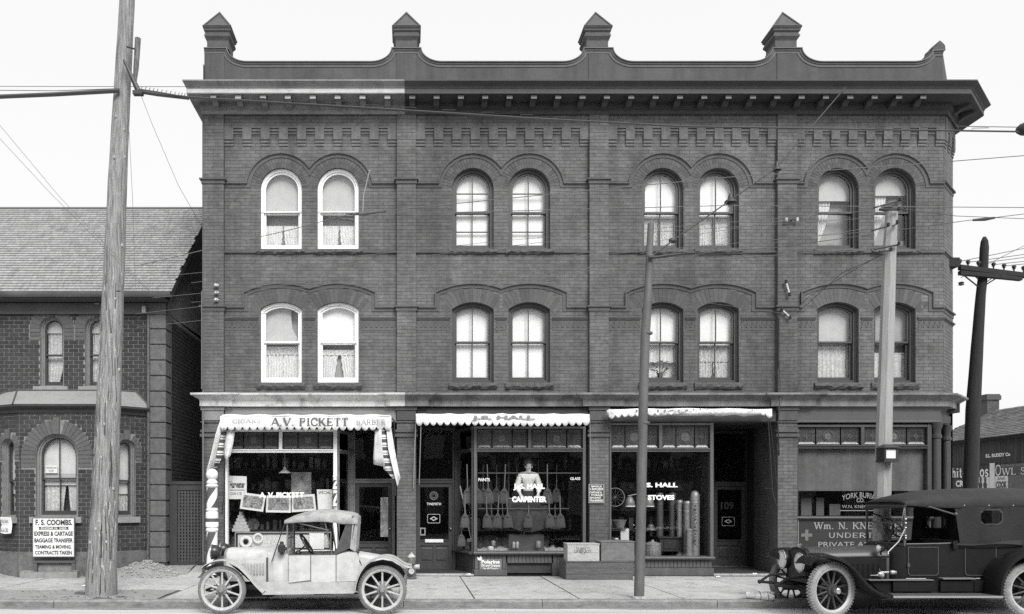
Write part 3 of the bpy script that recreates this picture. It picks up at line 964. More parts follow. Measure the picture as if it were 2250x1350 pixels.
# main cornice
CP = [(0.0,10.08),(0.03,10.08),(0.045,10.12),(0.05,10.16),(0.09,10.165),(0.09,10.20),(0.10,10.205),(0.10,10.30),(0.475,10.30),(0.48,10.295),(0.48,10.405),(0.495,10.41),(0.50,10.43),(0.515,10.445),(0.56,10.475),(0.585,10.495),(0.60,10.505),(0.60,10.53),(0.0,10.60)]
xs_ = X(889, 16.9)
c1 = sweep_plan([(XL, 22), (XL, PY_), (xs_, PY_)], CP, [(-0.48,0),(-0.48,-1),(0,-1)])
tag(c1.build('cornice', zincl_m, block, smooth=30), 'pale painted length of the cornice at the left end')
c2 = sweep_plan([(xs_, PY_), (XR, PY_), (XR+CH+.06, yc-0.04), (XR+CH+.06, 27)], CP)
tag(c2.build('cornice', zinc_m, block, smooth=30), 'dark painted cornice')
q = MB(); q.add([(XL-.48*.482+.002, PY_-.4825, 10.312),(xs_-.002, PY_-.4825, 10.312),(xs_-.002, PY_-.4825, 10.398),(XL-.48*.482+.002, PY_-.4825, 10.398)], [(0,1,2,3)]); q.build('cornice_fascia', mat('cream_fascia_paint', .46, .6, .1, 5, dirt=.15, dscale=4), block)
k = 0
px = 469.0
while px < 2060:
    xx = X(px, 17.0)
    m_ = mat('pale_bracket_body', .16, .7) if xx < xs_ else zinc_m
    b = MB()
    b.prism_x([(17.30,10.299),(16.99,10.299),(16.985,10.225),(17.01,10.215),(17.06,10.235),(17.13,10.225),(17.20,10.165),(17.30,10.15)], xx-0.06, xx+0.06)
    mo = b.build('modillion', m_, block)
    b = MB(); b.box(xx-0.062, xx+0.062, 16.972, 16.984, 10.215, 10.285); b.build('bracket_end', mat('lit_pale_bracket', .38, .6) if xx < xs_ else mat('lit_grey_bracket', .13, .6), mo)  # front plate in a lighter tone, painting in the light on the bracket ends
    px += 54.6 if px < 890 else 53.4
for k in range(2):
    t = (k+0.5)/2
    o = Vector((XR+CH*t+0.2, FY+CH*t-0.2, 0)); M = Matrix.Translation((o.x, o.y, 0)) @ Matrix.Rotation(R(45), 4, 'Z')
    b = MB(); b.prism_x([(0.12,10.299),(-0.16,10.299),(-0.165,10.22),(-0.1,10.225),(0.0,10.2),(0.12,10.13)], -0.06, 0.06, M)
    b.build('modillion', zinc_m, block)

# parapet with swept shoulders
PX = 17.43
def shoulder(x0, z0, x1, z1, n=10):          # concave quarter from (x0,z0) low to (x1,z1) high
    out = []
    for k in range(n+1):
        a = PI/2*k/n
        out.append((x0 + (x1-x0)*math.sin(a), z0 + (z1-z0)*(1-math.cos(a))))
    return out
zl, zh = Z(137, PX), Z(107, PX)
sk = lambda p: X(p, PX)
top = [(sk(449), zh), (sk(500), zh)]
top += list(reversed(shoulder(sk(543), zl, sk(500), zh)))
for c in (893, 1314, 1728):
    top += shoulder(sk(c-78), zl, sk(c-33), zh) + list(reversed(shoulder(sk(c+78), zl, sk(c+33), zh)))
top += shoulder(sk(2005), zl, sk(2046), Z(113, PX)) + [(sk(2071), Z(112, PX))]
top = [p for i, p in enumerate(top) if i == 0 or abs(p[0]-top[i-1][0])+abs(p[1]-top[i-1][1]) > 1e-4]
pw = MB()
n = len(top)
pw.add([(x_, PX, 10.5) for x_, z_ in top] + [(x_, PX, z_) for x_, z_ in top] + [(x_, PX+.3, 10.5) for x_, z_ in top] + [(x_, PX+.3, z_) for x_, z_ in top],
       [(i, i+1, n+i+1, n+i) for i in range(n-1)] + [(2*n+i+1, 2*n+i, 3*n+i, 3*n+i+1) for i in range(n-1)] + [(n-1, 3*n-1, 4*n-1, 2*n-1), (0, n, 3*n, 2*n)])
xe = top[-1][0]
pw.add([(xe,PX,10.5),(xe,PX,Z(112,PX)),(XR+CH,yc+.1,10.5),(XR+CH,yc+.1,10.9),(XR+CH,27,10.5),(XR+CH,27,10.9)], [(0,2,3,1),(2,4,5,3)])
par_m = mat('sheet_metal_parapet', 0.065, 0.8, 0.14, 6, 0.25, 40, big=0.15, streak=.3)
pw.build('parapet', par_m, block, recalc=False)
cp = MB()
sweep_xz(top, [(0.0,-0.31),(0.0,0.055),(-0.02,0.06),(-0.035,0.035),(-0.06,0.03),(-0.07,0.015),(-0.115,0.012),(-0.12,0.0),(-0.12,-0.31)], PX, cp)
cp.build('coping', mat('coping_paint', 0.095, 0.7, 0.15, 6), block, smooth=25)
for c in (472, 893, 1314, 1728):
    pp = MB(); x0, x1 = sk(c-21), sk(c+21)
    pp.box(x0, x1, PX-0.016, PX+0.01, 10.55, zh-0.125)
    pp.build('parapet_pier', par_m, block)
# finials: pedestal, block and gabled cap
for c, lab in ((477, None), (893, None), (1314, None), (1730, None)):
    yf = 17.36; dd = 0.58; cx_ = X(c, yf); yb = yf+dd; ym = yf+dd/2
    m_ = stone_m
    fm = mat('finial_paint', 0.075, 0.8, 0.2, 9, 0.3, 40)
    f = MB()
    def sec(h, z): return [(cx_-h, ym-h*dd/.6, z), (cx_+h, ym-h*dd/.6, z), (cx_+h, ym+h*dd/.6, z), (cx_-h, ym+h*dd/.6, z)]
    za = zh - 0.01
    f.loft([sec(0.235, za), sec(0.235, Z(86,yf)), sec(0.245, Z(84,yf)), sec(0.285, Z(78,yf)), sec(0.285, Z(74,yf)), sec(0.265, Z(73,yf)), sec(0.265, Z(69,yf)), sec(0.295, Z(66,yf)), sec(0.295, Z(62.5,yf))])
    fo = f.build('finial', fm, block)
    f = MB(); h = 0.315; z0 = Z(62.4, yf)
    f.loft([sec(0.30, z0), sec(h, z0+0.02), sec(h, z0+0.035)]); f.add(sec(h, z0+0.035) + [(cx_, ym-0.04, Z(30, ym))], [(0,1,4),(1,2,4),(2,3,4),(3,0,4)])
    f.build('finial_cap', fm, fo)
    # raised border on the front gable
    t = MB(); ap = Vector((cx_, ym-0.04, Z(30, ym))); A = Vector(sec(h, z0+0.035)[0]); B = Vector(sec(h, z0+0.035)[1])
    nrm = (B-A).cross(ap-A).normalized()
    if nrm.y > 0: nrm = -nrm
    for p, q in ((A, ap), (ap, B), (A, B)):
        cen = (A+B+ap)/3
        p2, q2 = p + (cen-p)*0.16, q + (cen-q)*0.16
        t.add([p, q, q2, p2, p+nrm*.018, q+nrm*.018, q2+nrm*.018, p2+nrm*.018], [(4,5,6,7),(0,1,5,4),(1,2,6,5),(2,3,7,6),(3,0,4,7)])
    t.build('cap_moulding', fm, fo)
# small weathered peak at the right end of the parapet
f = MB(); xx = X(2058, 17.5)
f.loft([[(xx-a,17.40,z),(xx+b,17.40,z),(xx+b,17.70,z),(xx-a,17.70,z)] for a, b, z in ((.15,.13,Z(116)),(.13,.12,Z(108)),(.07,.12,Z(106)),(.06,.09,Z(102)),(.03,.05,Z(98)),(.005,.02,Z(95.5)))])
f.build('parapet_peak', stone_m, block)

# ------------------------------------------------------------------ upper windows
def drape(mb, x0, x1, z0, z1, y, folds, amp, edge=None, nu=40, nv=14):
    def fn(a, b):
        xx = x0 + (x1-x0)*a; zz = z1 + (z0-z1)*b
        if edge: xx = x0 + (edge(b)-x0)*a
        return (xx, y + amp*math.sin(a*folds*2*PI)*(0.6+0.4*b) + 0.004*math.sin(a*31+b*9), zz)
    mb.grid(fn, nu, nv)
def window(c, third, paint, lights, cont, lab):
    o = op3(c) if third else op2(c)
    cx, z0, zsp, hw, rise = o
    fm = {'w': white_m, 'b': brown_m}[paint]
    fy = FY + (0.07 if paint == 'w' else 0.10)
    n = 14
    ft = 0.055 if paint == 'w' else 0.065
    a, b = outline(*o, n=n), outline(*inset(*o, ft), n=n)
    w = MB(); w.ring(a, b, fy, fy+0.15)
    w.ring(outline(*inset(*o, ft*0.0+0.001), n=n), outline(*inset(*o, ft*0.45), n=n), fy-0.018, fy+0.01)
    wo = w.build('window', fm, block)
    if lab: tag(wo, lab)
    i1 = inset(*o, ft)
    zm = (Z(463) if third else Z(750))
    st = 0.042
    # upper sash (outer), lower sash (inner)
    up = (cx, zm-0.02, i1[2], i1[3], i1[4]); upi = inset(*up, st, 0.04)
    s = MB(); s.ring(outline(*up, n=n), outline(*upi, n=n), fy+0.035, fy+0.075); us = s.build('sash', fm, wo)
    lo = (cx-i1[3], cx+i1[3], i1[1], zm+0.02)
    li = (lo[0]+st, lo[1]-st, lo[2]+0.075, lo[3]-0.04)
    s = MB(); s.ring([(lo[0],lo[2]),(lo[0],lo[3]),(lo[1],lo[3]),(lo[1],lo[2])], [(li[0],li[2]),(li[0],li[3]),(li[1],li[3]),(li[1],li[2])], fy+0.08, fy+0.12)
    s.build('sash', fm, wo)
    vb, hb = lights
    mu = MB()
    cols = [(-upi[3], upi[3])]
    if vb:
        mu.box(cx-.011, cx+.011, fy+0.04, fy+0.07, upi[1], top_at(upi, cx)-.001); mu.box(cx-.011, cx+.011, fy+0.085, fy+0.115, li[2], li[3])
        cols = [(-upi[3], -.011), (.011, upi[3])]
    zr = [(upi[1], None)]; zl_ = [(li[2], li[3])]
    if hb:
        zq = Z(421); mu.box(cx-upi[3], cx+upi[3], fy+0.042, fy+0.068, zq-.011, zq+.011)
        zk = Z(504); mu.box(li[0], li[1], fy+0.087, fy+0.113, zk-.011, zk+.011)
        zr = [(upi[1], zq-.011), (zq+.011, None)]; zl_ = [(li[2], zk-.011), (zk+.011, li[3])]
    if mu.v: mu.build('muntin', fm, wo)
    for (xa, xb) in cols:
        for (za, zb) in zr:
            if zb is None:
                pts = [(cx+xa, za)] + [(cx+xa+(xb-xa)*k/8, max(za+.01, top_at(upi, cx+xa+(xb-xa)*k/8))) for k in range(9)] + [(cx+xb, za)]
            else: pts = [(cx+xa, za), (cx+xa, zb), (cx+xb, zb), (cx+xb, za)]
            g = MB(); g.add([(x_, fy+0.055, z_) for x_, z_ in pts], [tuple(range(len(pts)))]); g.build('pane', glass_m, wo)
        for (za, zb) in zl_:
            xa2, xb2 = max(cx+xa, li[0]), min(cx+xb, li[1])
            g = MB(); g.add([(xa2, fy+0.10, za), (xb2, fy+0.10, za), (xb2, fy+0.10, zb), (xa2, fy+0.10, zb)], [(0,1,2,3)]); g.build('pane', glass_m, wo)
    # rough sill
    sl = MB(); rs = random.Random(int(c)+third)
    nu = 16; secs = []
    za, zb = (Z(561), Z(548.5)) if third else (Z(857), Z(841.5))
    for k in range(nu+1):
        xx = cx - 0.53 + 1.06*k/nu
        j = [rs.uniform(-1, 1) for _ in range(4)]
        secs.append([(xx,FY+0.06,za+.01),(xx,FY-0.035+j[0]*.012,za+.004+abs(j[3])*0.02),(xx,FY-0.075+j[1]*.022,(za+zb)/2-.01+j[0]*.02),(xx,FY-0.06+j[2]*.012,zb-.03),(xx,FY-0.045,zb),(xx,FY+0.06,zb+.006)])
    sl.loft(secs); sl.build('sill', stone_m, wo)
    # blinds and curtains
    yb = fy + 0.17
    x0, x1 = cx-hw+.03, cx+hw-.03
    for kind, args in cont:
        q = MB()
        if kind == 'shade':
            zlow, m_ = args
            q.box(x0, x1, yb, yb+.003, zlow, zsp+rise); q.tube([(x0, yb, zlow), (x1, yb, zlow)], 0.011, 6)
            q.build('blind', m_, wo)
        elif kind == 'skew':
            q.prism([(x0, zm-.02), (x1-.02, zm-.02), (x1-.22, zm+.33), (x1-.26, zsp+rise), (x0, zsp+rise)], yb, yb+.003); q.build('blind', args, wo)
        elif kind == 'pair':
            zt, gap, m_ = args
            drape(q, x0, cx-gap*0.2, z0+.02, zt, yb+.05, 7, .012, lambda b: cx-gap*(0.15+0.85*b)+.008*math.sin(b*60))
            drape(q, x1, cx+gap*0.2, z0+.02, zt, yb+.05, 7, .012, lambda b: cx+gap*(0.15+0.85*b)+.008*math.sin(b*60+1))
            q.build('curtain', m_, wo)
        elif kind == 'valance':
            zt, zb_, m_ = args
            drape(q, x0, x1, zb_, zt, yb+.035, 9, .012); q.build('curtain', m_, wo)
        elif kind == 'swept':
            zt, side, m_ = args
            if side < 0: drape(q, x0, cx, z0+.03, zt, yb+.05, 6, .015, lambda b: cx-0.0-0.36*b**1.7)
            else: drape(q, x1, cx, z0+.03, zt, yb+.05, 6, .015, lambda b: cx+0.36*b**1.7)
            q.build('curtain', m_, wo)
        elif kind == 'back':
            q.box(x0, x1, yb+.14, yb+.143, z0, zsp+rise); q.build('curtain', args, wo)
    return wo
L3, L2 = Z(463), Z(750)
wg = mat('grey_room_curtain', 0.34, 0.95, 0.15, 3)
for c in CX[0]:
    window(c, True, 'w', (0, 0), [('shade', (L3-.02, shadeg_m)), ('pair', (Z(487), 0.05, lacew_m)), ('back', wg)], 'white painted arched window with half lace curtains')
window(618, False, 'w', (0, 0), [('skew', shadeg_m), ('valance', (Z(757), Z(775), lace_m)), ('pair', (Z(760), 0.004, lacew_m)), ('back', shadeg_m)], 'white painted window with a crooked blind')
window(743, False, 'w', (0, 0), [('shade', (L2-.03, shade_m)), ('valance', (Z(764), Z(776), lacew_m)), ('pair', (Z(766), 0.12, lacew_m)), ('back', wg)], 'white painted window with parted lace curtains')
for c in CX[1]: window(c, True, 'b', (1, 1), [('shade', (Z(540), shade_m))], 'brown arched window of eight panes')
for c in CX[1]: window(c, False, 'b', (1, 0), [('shade', (Z(830), shade_m))], 'brown window of four panes with a white blind')
window(1456, True, 'b', (1, 0), [('shade', (Z(470), shade_m)), ('pair', (Z(463), 0.04, lace_m)), ('back', shadeg_m)], None)
window(1578, True, 'b', (1, 0), [('shade', (Z(468), shade_m)), ('pair', (Z(463), 0.06, lace_m)), ('back', shadeg_m)], None)
window(1456, False, 'b', (1, 0), [('shade', (Z(752), shade_m)), ('valance', (Z(750), Z(792), lacew_m)), ('back', shade_m)], 'brown window with a plant standing inside')
window(1578, False, 'b', (1, 0), [('shade', (Z(755), shade_m)), ('valance', (Z(752), Z(790), lace_m)), ('pair', (Z(780), 0.03, lace_m)), ('back', shadeg_m)], None)
window(1841, True, 'b', (0, 0), [('shade', (Z(432), shadeg_m)), ('swept', (Z(428), -1, lacew_m)), ('back', wg)], 'brown arched window with a curtain swept to the left')
window(1966, True, 'b', (0, 0), [('shade', (Z(420), shadeg_m)), ('swept', (Z(412), -1, lacew_m)), ('swept', (Z(520), 1, lacew_m)), ('back', wg)], None)
window(1841, False, 'b', (0, 0), [('shade', (L2-.01, shadeg_m)), ('valance', (Z(752), Z(838), lace_m)), ('back', shadeg_m)], None)
window(1966, False, 'b', (0, 0), [('shade', (L2-.01, wg)), ('valance', (Z(770), Z(838), lace_m)), ('back', wg)], None)
# the window plant
pl = thing('window_plant', P(1450, 832, 17.75), 'leafy pot plant standing inside a second floor window behind the thin round pole', 'plant')
q = MB(); q.lathe([(0.05,0),(0.07,0.1),(0.075,0.1)], P(1450, 830, 17.78), 'z', 10); q.build('pot', brownl_m, pl)
q = MB(); rs = random.Random(5)
for k in range(46):
    a, h_, l = rs.uniform(0, 2*PI), rs.uniform(0.1, 0.36), rs.uniform(0.05, 0.2)
    b0 = Vector(P(1450, 830, 17.78)) + Vector((math.cos(a)*l, math.sin(a)*l*0.12, h_))
    u = Vector((math.cos(a), math.sin(a)*.3, rs.uniform(-.5,.6))).normalized(); v_ = Vector((-u.z, 0.3, u.x)).normalized()
    q.add([b0, b0+u*.04+v_*.018, b0+u*.085, b0+u*.04-v_*.018], [(0,1,2,3)])
q.build('leaves', mat('leaf', 0.06, 0.6), pl)
# ================================================================== the four shopfronts (parts of the block)
def Rt(p): return Matrix.Translation(p)
BP = [(-0.12,3.70),(0.05,3.70),(0.05,3.835),(0.065,3.84),(0.08,3.86),(0.12,3.88),(0.15,3.905),(0.19,3.915),(0.21,3.93),(0.21,3.968),(-0.12,4.02)]
p1, p0 = 17.34, 17.39
b1 = sweep_plan([(XL-.0, 19), (XL-.0, p1), (X(510), p1), (X(510), p0), (X(853), p0), (X(853), p1), (xs_, p1)], BP)
tag(b1.build('belt_cornice', mat('chipped_white_paint', 0.5, 0.65, 0.15, 5, 0.2, 30, dirt=0.45, dscale=3.5), block, smooth=25), 'chipped pale belt cornice over the barber shop')
b2 = sweep_plan([(xs_, p1), (X(936), p1), (X(936), p0), (X(1281), p0), (X(1281), p1), (X(1362), p1), (X(1362), p0), (X(1690), p0), (X(1690), p1), (X(1778), p1), (X(1778), p0), (XR, p0), (XR+CH+.06, yc-.04), (XR+CH+.06, 27)], BP)
tag(b2.build('belt_cornice', greyp_m, block, smooth=25), 'grey weathered belt cornice')
# pilaster capitals
for i, (a, b) in enumerate(PL):
    c = MB(); c.box(X(a)-.02, X(b)+.02, p1+.005, PY_+.02, 3.62, 3.698); c.box(X(a), X(b), PY_-.03, PY_+.02, 3.40, 3.62)
    c.build('pilaster_cap', [greyp_m, brown_m, mould_m, mould_m][i] if i else zincl_m, block)
    for z0, z1, o in ((Z(931), Z(928), 0.03), (Z(952), Z(946), 0.03), (Z(962), Z(955), 0.04)):
        sweep_plan([(X(a), FY), (X(a), PY_-0.007), (X(b), PY_-0.007), (X(b), FY)], [(0,z0),(o,z0+.01),(o,z1),(0,z1+.012)]).build('pilaster_belt', mould_m, block)

def panel_boards(mb, x0, x1, z0, z1, y0, t, n, M=None):
    w = (x1-x0)/n
    for k in range(n): mb.bevbox(x0+k*w+.002, x0+(k+1)*w-.002, y0, y0+t, z0, z1, 0.007, M)
def beadboard(parent, x0, x1, z0, z1, y, m, M=None):
    n = max(1, round((x1-x0)/0.085)); w = (x1-x0)/n
    for k in range(n):
        b = MB(); b.bevbox(x0+k*w+.0015, x0+(k+1)*w-.0015, y, y+.02, z0, z1, 0.008, M); b.build('bead_board', m, parent)

def leaded(parent, x0, x1, z0, z1, y, M=None, bright=1.0):
    L = x1-x0
    cells = [(0.0, 0.285), (0.305, 0.695), (0.715, 1.0)]
    bk, lt, ld = MB(), MB(), MB()
    for k, (a, b) in enumerate(cells):
        xa, xb = x0+L*a, x0+L*b; zc, xc = (z0+z1)/2, (xa+xb)/2
        m_ = 0.055
        bk.add([(xa+m_,y+.01,z0+m_),(xb-m_,y+.01,z0+m_),(xb-m_,y+.01,z1-m_),(xa+m_,y+.01,z1-m_)], [(0,1,2,3)], M)
        # bevelled border pieces
        bk.add([(xa,y,z1),(xb,y,z1),(xb-m_,y+.01,z1-m_),(xa+m_,y+.01,z1-m_)], [(0,1,2,3)], M)
        bk.add([(xa,y,z0),(xa,y,z1),(xa+m_,y+.01,z1-m_),(xa+m_,y+.01,z0+m_)], [(0,1,2,3)], M)
        bk.add([(xb,y,z0),(xb,y,z1),(xb-m_,y+.01,z1-m_),(xb-m_,y+.01,z0+m_)], [(0,1,2,3)], M)
        lt.add([(xa,y-.012,z0),(xb,y-.012,z0),(xb-m_,y+.01,z0+m_),(xa+m_,y+.01,z0+m_)], [(0,1,2,3)], M)
        def bar(p, q, r=.0045): ld.tube([(p[0],y+.004,p[1]),(q[0],y+.004,q[1])], r, 5, M=M)
        bar((xa,zc),(xb,zc)); bar((xc,z0),(xc,z1))
        for p, q in (((xa+m_,z0+m_),(xb-m_,z0+m_)),((xb-m_,z0+m_),(xb-m_,z1-m_)),((xb-m_,z1-m_),(xa+m_,z1-m_)),((xa+m_,z1-m_),(xa+m_,z0+m_))): bar(p, q)
        if k == 1:
            r = min(L*0.14, (z1-z0)*0.30)
            ld.torus((xc,y+.0,zc), r, .007, 'y', 24, 6, M); ld.torus((xc,y+.0,zc), r*.72, .005, 'y', 20, 6, M)
            lt.lathe([(0.001,0),(r*.7,0.002)], (xc,y+.006,zc), 'y', 20, M)
            for sx in (-1, 1): ld.sphere((xc+sx*L*.14, y-.004, z0+m_), .012, 8, 6, M=M)
        else:
            r = .045
            for p, q in (((xc-r,zc),(xc,zc+r)),((xc,zc+r),(xc+r,zc)),((xc+r,zc),(xc,zc-r)),((xc,zc-r),(xc-r,zc))): bar(p, q, .006)
    bk.build('leaded_pane', stained_m, parent, recalc=False); lt.build('pale_pane', stainl_m, parent, recalc=False); ld.build('lead', lead_m, parent)

def shop_window(x0, x1, zs, zt, ztop, y, paint, n_tr=2, M=None, lab=None, posts=(0.05, 0.07), tm=None, bar=0.075):
    f = MB()
    f.box(x0, x0+posts[0], y-.05, y+.09, zs, ztop, M); f.box(x1-posts[1], x1, y-.05, y+.09, zs, ztop, M)
    f.prism_x([(y+.1,zs-.05),(y-.10,zs-.05),(y-.115,zs-.02),(y-.10,zs+.005),(y+.1,zs+.02)], x0-.01, x1+.01, M)
    f.box(x0+posts[0]+.001, x1-posts[1]-.001, y-.042, y+.08, zt, zt+bar, M)
    f.prism_x([(y-.042,zt+bar),(y-.075,zt+bar-.005),(y-.075,zt+bar-.025),(y-.042,zt+bar-.05)], x0+posts[0]+.001, x1-posts[1]-.001, M)
    f.box(x0+posts[0]+.001, x1-posts[1]-.001, y-.042, y+.08, ztop-.05, ztop-.001, M)
    w = (x1-posts[1]-x0-posts[0])
    for k in range(1, n_tr):
        xm = x0+posts[0]+w*k/n_tr; f.box(xm-.035, xm+.035, y-.046, y+.08, zt+bar+.001, ztop-.051, M)
    o = tag(f.build('shop_window', paint, block), lab)
    for k in range(n_tr):
        xa, xb = x0+posts[0]+w*k/n_tr, x0+posts[0]+w*(k+1)/n_tr
        if k: xa += .035
        if k < n_tr-1: xb -= .035
        if n_tr > 0: leaded(o, xa+.02, xb-.02, zt+bar+.02, ztop-.065, y+.02, M)
    g = MB(); g.add([(x0+posts[0],y+.03,zs+.02),(x1-posts[1],y+.03,zs+.02),(x1-posts[1],y+.03,zt),(x0+posts[0],y+.03,zt)], [(0,1,2,3)], M)
    g.build('pane', shopgl_m, o)
    return o
def door(x0, x1, z0, zd, ztop, y, paint, glz, panels, lab=None, leafpaint=None):
    f = MB(); t = .07
    f.box(x0, x0+t, y-.04, y+.08, z0, ztop); f.box(x1-t, x1, y-.04, y+.08, z0, ztop)
    f.box(x0+t+.001, x1-t-.001, y-.035, y+.08, zd, zd+.10); f.box(x0+t+.001, x1-t-.001, y-.055, y+.0, zd+.06, zd+.095); f.box(x0+t+.001, x1-t-.001, y-.035, y+.08, ztop-.06, ztop-.001)
    o = tag(f.build('shop_door', paint, block), lab)
    lp = leafpaint or paint
    l = MB(); xa, xb, s = x0+t+.004, x1-t-.004, .085
    l.box(xa, xa+s, y, y+.045, z0+.01, zd-.005); l.box(xb-s, xb, y, y+.045, z0+.01, zd-.005)
    l.box(xa+s+.001, xb-s-.001, y+.001, y+.045, z0+.01, z0+.16); l.box(xa+s+.001, xb-s-.001, y+.001, y+.045, glz-.14, glz); l.box(xa+s+.001, xb-s-.001, y+.001, y+.045, zd-.09, zd-.006)
    l.box(xa+s-.01, xb-s+.01, y-.02, y+.02, glz-.03, glz-.005)
    n = panels; w = (xb-xa-2*s)/n
    for k in range(n):
        pa, pb = xa+s+k*w, xa+s+(k+1)*w
        if k: l.box(pa-.03, pa+.03, y+.002, y+.044, z0+.16, glz-.14)
        l.box(pa+.001, pb-.001, y+.025, y+.04, z0+.161, glz-.141)
        l.prism_x([(y+.03,z0+.2),(y+.01,z0+.23),(y+.01,glz-.21),(y+.03,glz-.18)], pa+.05, pb-.05)
    l.build('door_leaf', lp, o)
    for (za, zb) in ((glz+.001, zd-.091), (zd+.10, ztop-.06)):
        g = MB(); xa2, xb2 = (xa+s, xb-s) if zb < zd else (x0+t, x1-t)
        g.add([(xa2,y+.02,za),(xb2,y+.02,za),(xb2,y+.02,zb),(xa2,y+.02,zb)], [(0,1,2,3)]); g.build('pane', shopgl_m, o)
    k = MB(); k.sphere((xb-.04, y-.05, z0+.95), .028, 10, 8); k.tube([(xb-.04,y,z0+.95),(xb-.04,y-.05,z0+.95)], .01, 6); k.build('door_knob', mat('tarnished_brass', 0.35, 0.35, metal=0.9), o)
    return o
def splay(xa, ya, xb, yb):            # matrix whose local x runs from (xa,ya) to (xb,yb)
    a = math.atan2(yb-ya, xb-xa)
    return Matrix.Translation((xa, ya, 0)) @ Matrix.Rotation(a, 4, 'Z'), math.hypot(xb-xa, yb-ya)

ZS = 3.345                                         # soffit of the shopfronts
YD = 18.4
# fascia boards under the belt
fas = mat('grey_sign_board', 0.2, 0.7, 0.1, 3, 0.1, dirt=0.15)
fasd = mat('dark_sign_board', 0.035, 0.7, 0.15, 3, 0.1)
for (a, b, m_) in ((494, 872, fas), (914, 1293, fasd), (1335, 1704, fasd)):
    f = MB(); f.bevbox(X(a)+.005, X(b)-.005, 17.425, 17.55, 3.36, 3.695, 0.02); f.build('fascia_board', m_, block)
f = MB(); f.add([], [])
f = sweep_plan([(X(1747), 17.43), (XR-.12, 17.43), (XR+CH-.1, yc-.03), (XR+CH-.1, 20)], [(-.12,3.352),(0,3.352),(0.012,3.37),(0.0,3.40),(0.0,3.60),(0.02,3.66),(0.045,3.698),(-.12,3.698)])
f.build('fascia_board', mat('street_sign_board', 0.07, 0.7, 0.12, 3, 0.1), block)
f = MB(); f.box(XL+.05, XR+.2, 17.56, 20.6, 3.35, 3.5); f.build('soffit', brown_m, block)

# --- shop one, the barber
w1 = shop_window(X(496), X(741), Z(1212), Z(995), Z(944), 17.5, white_m, 2, lab='white painted barber shop window', posts=(.05, .08))
M, L = splay(X(741)+.0, 17.52, X(774, YD), YD)
shop_window(0.0, L, Z(1212), Z(995), Z(944), 0, greyp_m, 0, M, posts=(.01, .05), lab='grey angled pane beside the barber door')
d1 = door(X(774, YD), X(868, YD), 0.05, Z(1062, YD), ZS-.01, YD, greyp_m, Z(1190, YD), 2, 'barber shop door with a dark lower panel', brown_m)
bk = MB(); bk.box(X(496), X(741), 17.47, 17.53, 0.0, Z(1212)-.05); bk.box(0, L, -.02, .03, 0.0, Z(1212)-.05, M); bk.build('stall_riser', brownl_m, block)
# --- shop two, the tinsmith
w2 = shop_window(X(1041), X(1286), Z(1213), Z(993), Z(938), 17.5, brownl_m, 2, lab='brown painted hardware window hung with brooms', posts=(.06, .06))
M2, L2_ = splay(X(1001, YD), YD, X(1041)-.003, 17.5)
sw = shop_window(0.02, L2_, Z(1213), Z(993), Z(938), 0, brown_m, 0, M2, posts=(.04, .01), lab='angled brown window beside the tinsmith door')
d2 = door(X(908, YD), X(1001, YD), 0.05, Z(1062, YD), ZS-.01, YD, brown_m, Z(1186, YD), 2, 'brown tinsmith door with two tall lower panels')
zb0 = Z(1213)-.055
oa, ob = X(1114), X(1213)
beadboard(block, X(1041)+.02, oa-.02, 0.14, zb0, 17.49, brownl_m); beadboard(block, oa+.005, ob-.005, Z(1238), zb0, 17.49, brownl_m); beadboard(block, ob+.02, X(1286), 0.14, zb0, 17.49, brownl_m)
b = MB(); b.box(X(1041)+.01, oa-.005, 17.465, 17.51, 0, .138); b.build('skirting', brownl_m, block); b = MB(); b.box(ob+.005, X(1286), 17.465, 17.51, 0, .138); b.build('skirting', brownl_m, block)
b = MB(); b.box(oa-.02, oa, 17.47, 17.6, 0, Z(1238)); b.build('hatch_reveal', brownl_m, block); b = MB(); b.box(ob, ob+.02, 17.47, 17.6, 0, Z(1238)); b.build('hatch_reveal', brownl_m, block)
b = MB(); panel_boards(b, oa, ob, 0.0, Z(1238), 17.66, .03, 3); b.build('cellar_hatch', brown_m, block)
beadboard(block, 0.03, L2_-.01, 0.14, zb0, 0.0, brown_m, M2)
b = MB(); b.box(0.02, L2_-.005, -.025, .02, 0, .138, M2); b.build('skirting', brown_m, block)
# --- shop three, the stove shop with its deep entry
w3 = shop_window(X(1337), X(1566), Z(1224), Z(993), Z(930), 17.5, brownl_m, 2, lab='brown stove shop window with stove pipes inside', posts=(.05, .07))
beadboard(block, X(1337), X(1566)-.02, 0.17, Z(1224)-.055, 17.49, brownl_m)
b = MB(); b.box(X(1335)+.005, X(1566)+.01, 17.46, 17.51, 0, .168); b.build('skirting', brownl_m, block)
YD3 = 19.3
xr3 = X(1566)
b = MB(); b.box(xr3-.05, xr3-.02, 17.52, YD3-.05, 0, ZS); b.build('entry_side', brown_m, block)
d3 = door(X(1562, YD3), X(1644, YD3), 0.06, Z(1068, YD3), ZS-.01, YD3, brown_m, Z(1186, YD3), 2, 'recessed brown door numbered 109')
fr3 = Frame(X(1643, YD3), YD3, X(1704)-X(1643, YD3), 17.5-YD3); L3_ = math.hypot(X(1704)-X(1643, YD3), 17.5-YD3)
b = MB(); b.add([fr3.pt(0,0,0), fr3.pt(L3_,0,0), fr3.pt(L3_,0,3.35), fr3.pt(0,0,3.35)], [(0,1,2,3)]); b.build('entry_wall', mortar_m, block, recalc=False)
b = MB()
for q in lay(0, L3_, 0.05, 3.34, .0755, .225, (), .007): add_brick(b, fr3, q, 0, .0055, .0012)
tag(b.build('entry_brickwork', brick_m, block, recalc=False), kind='stuff')
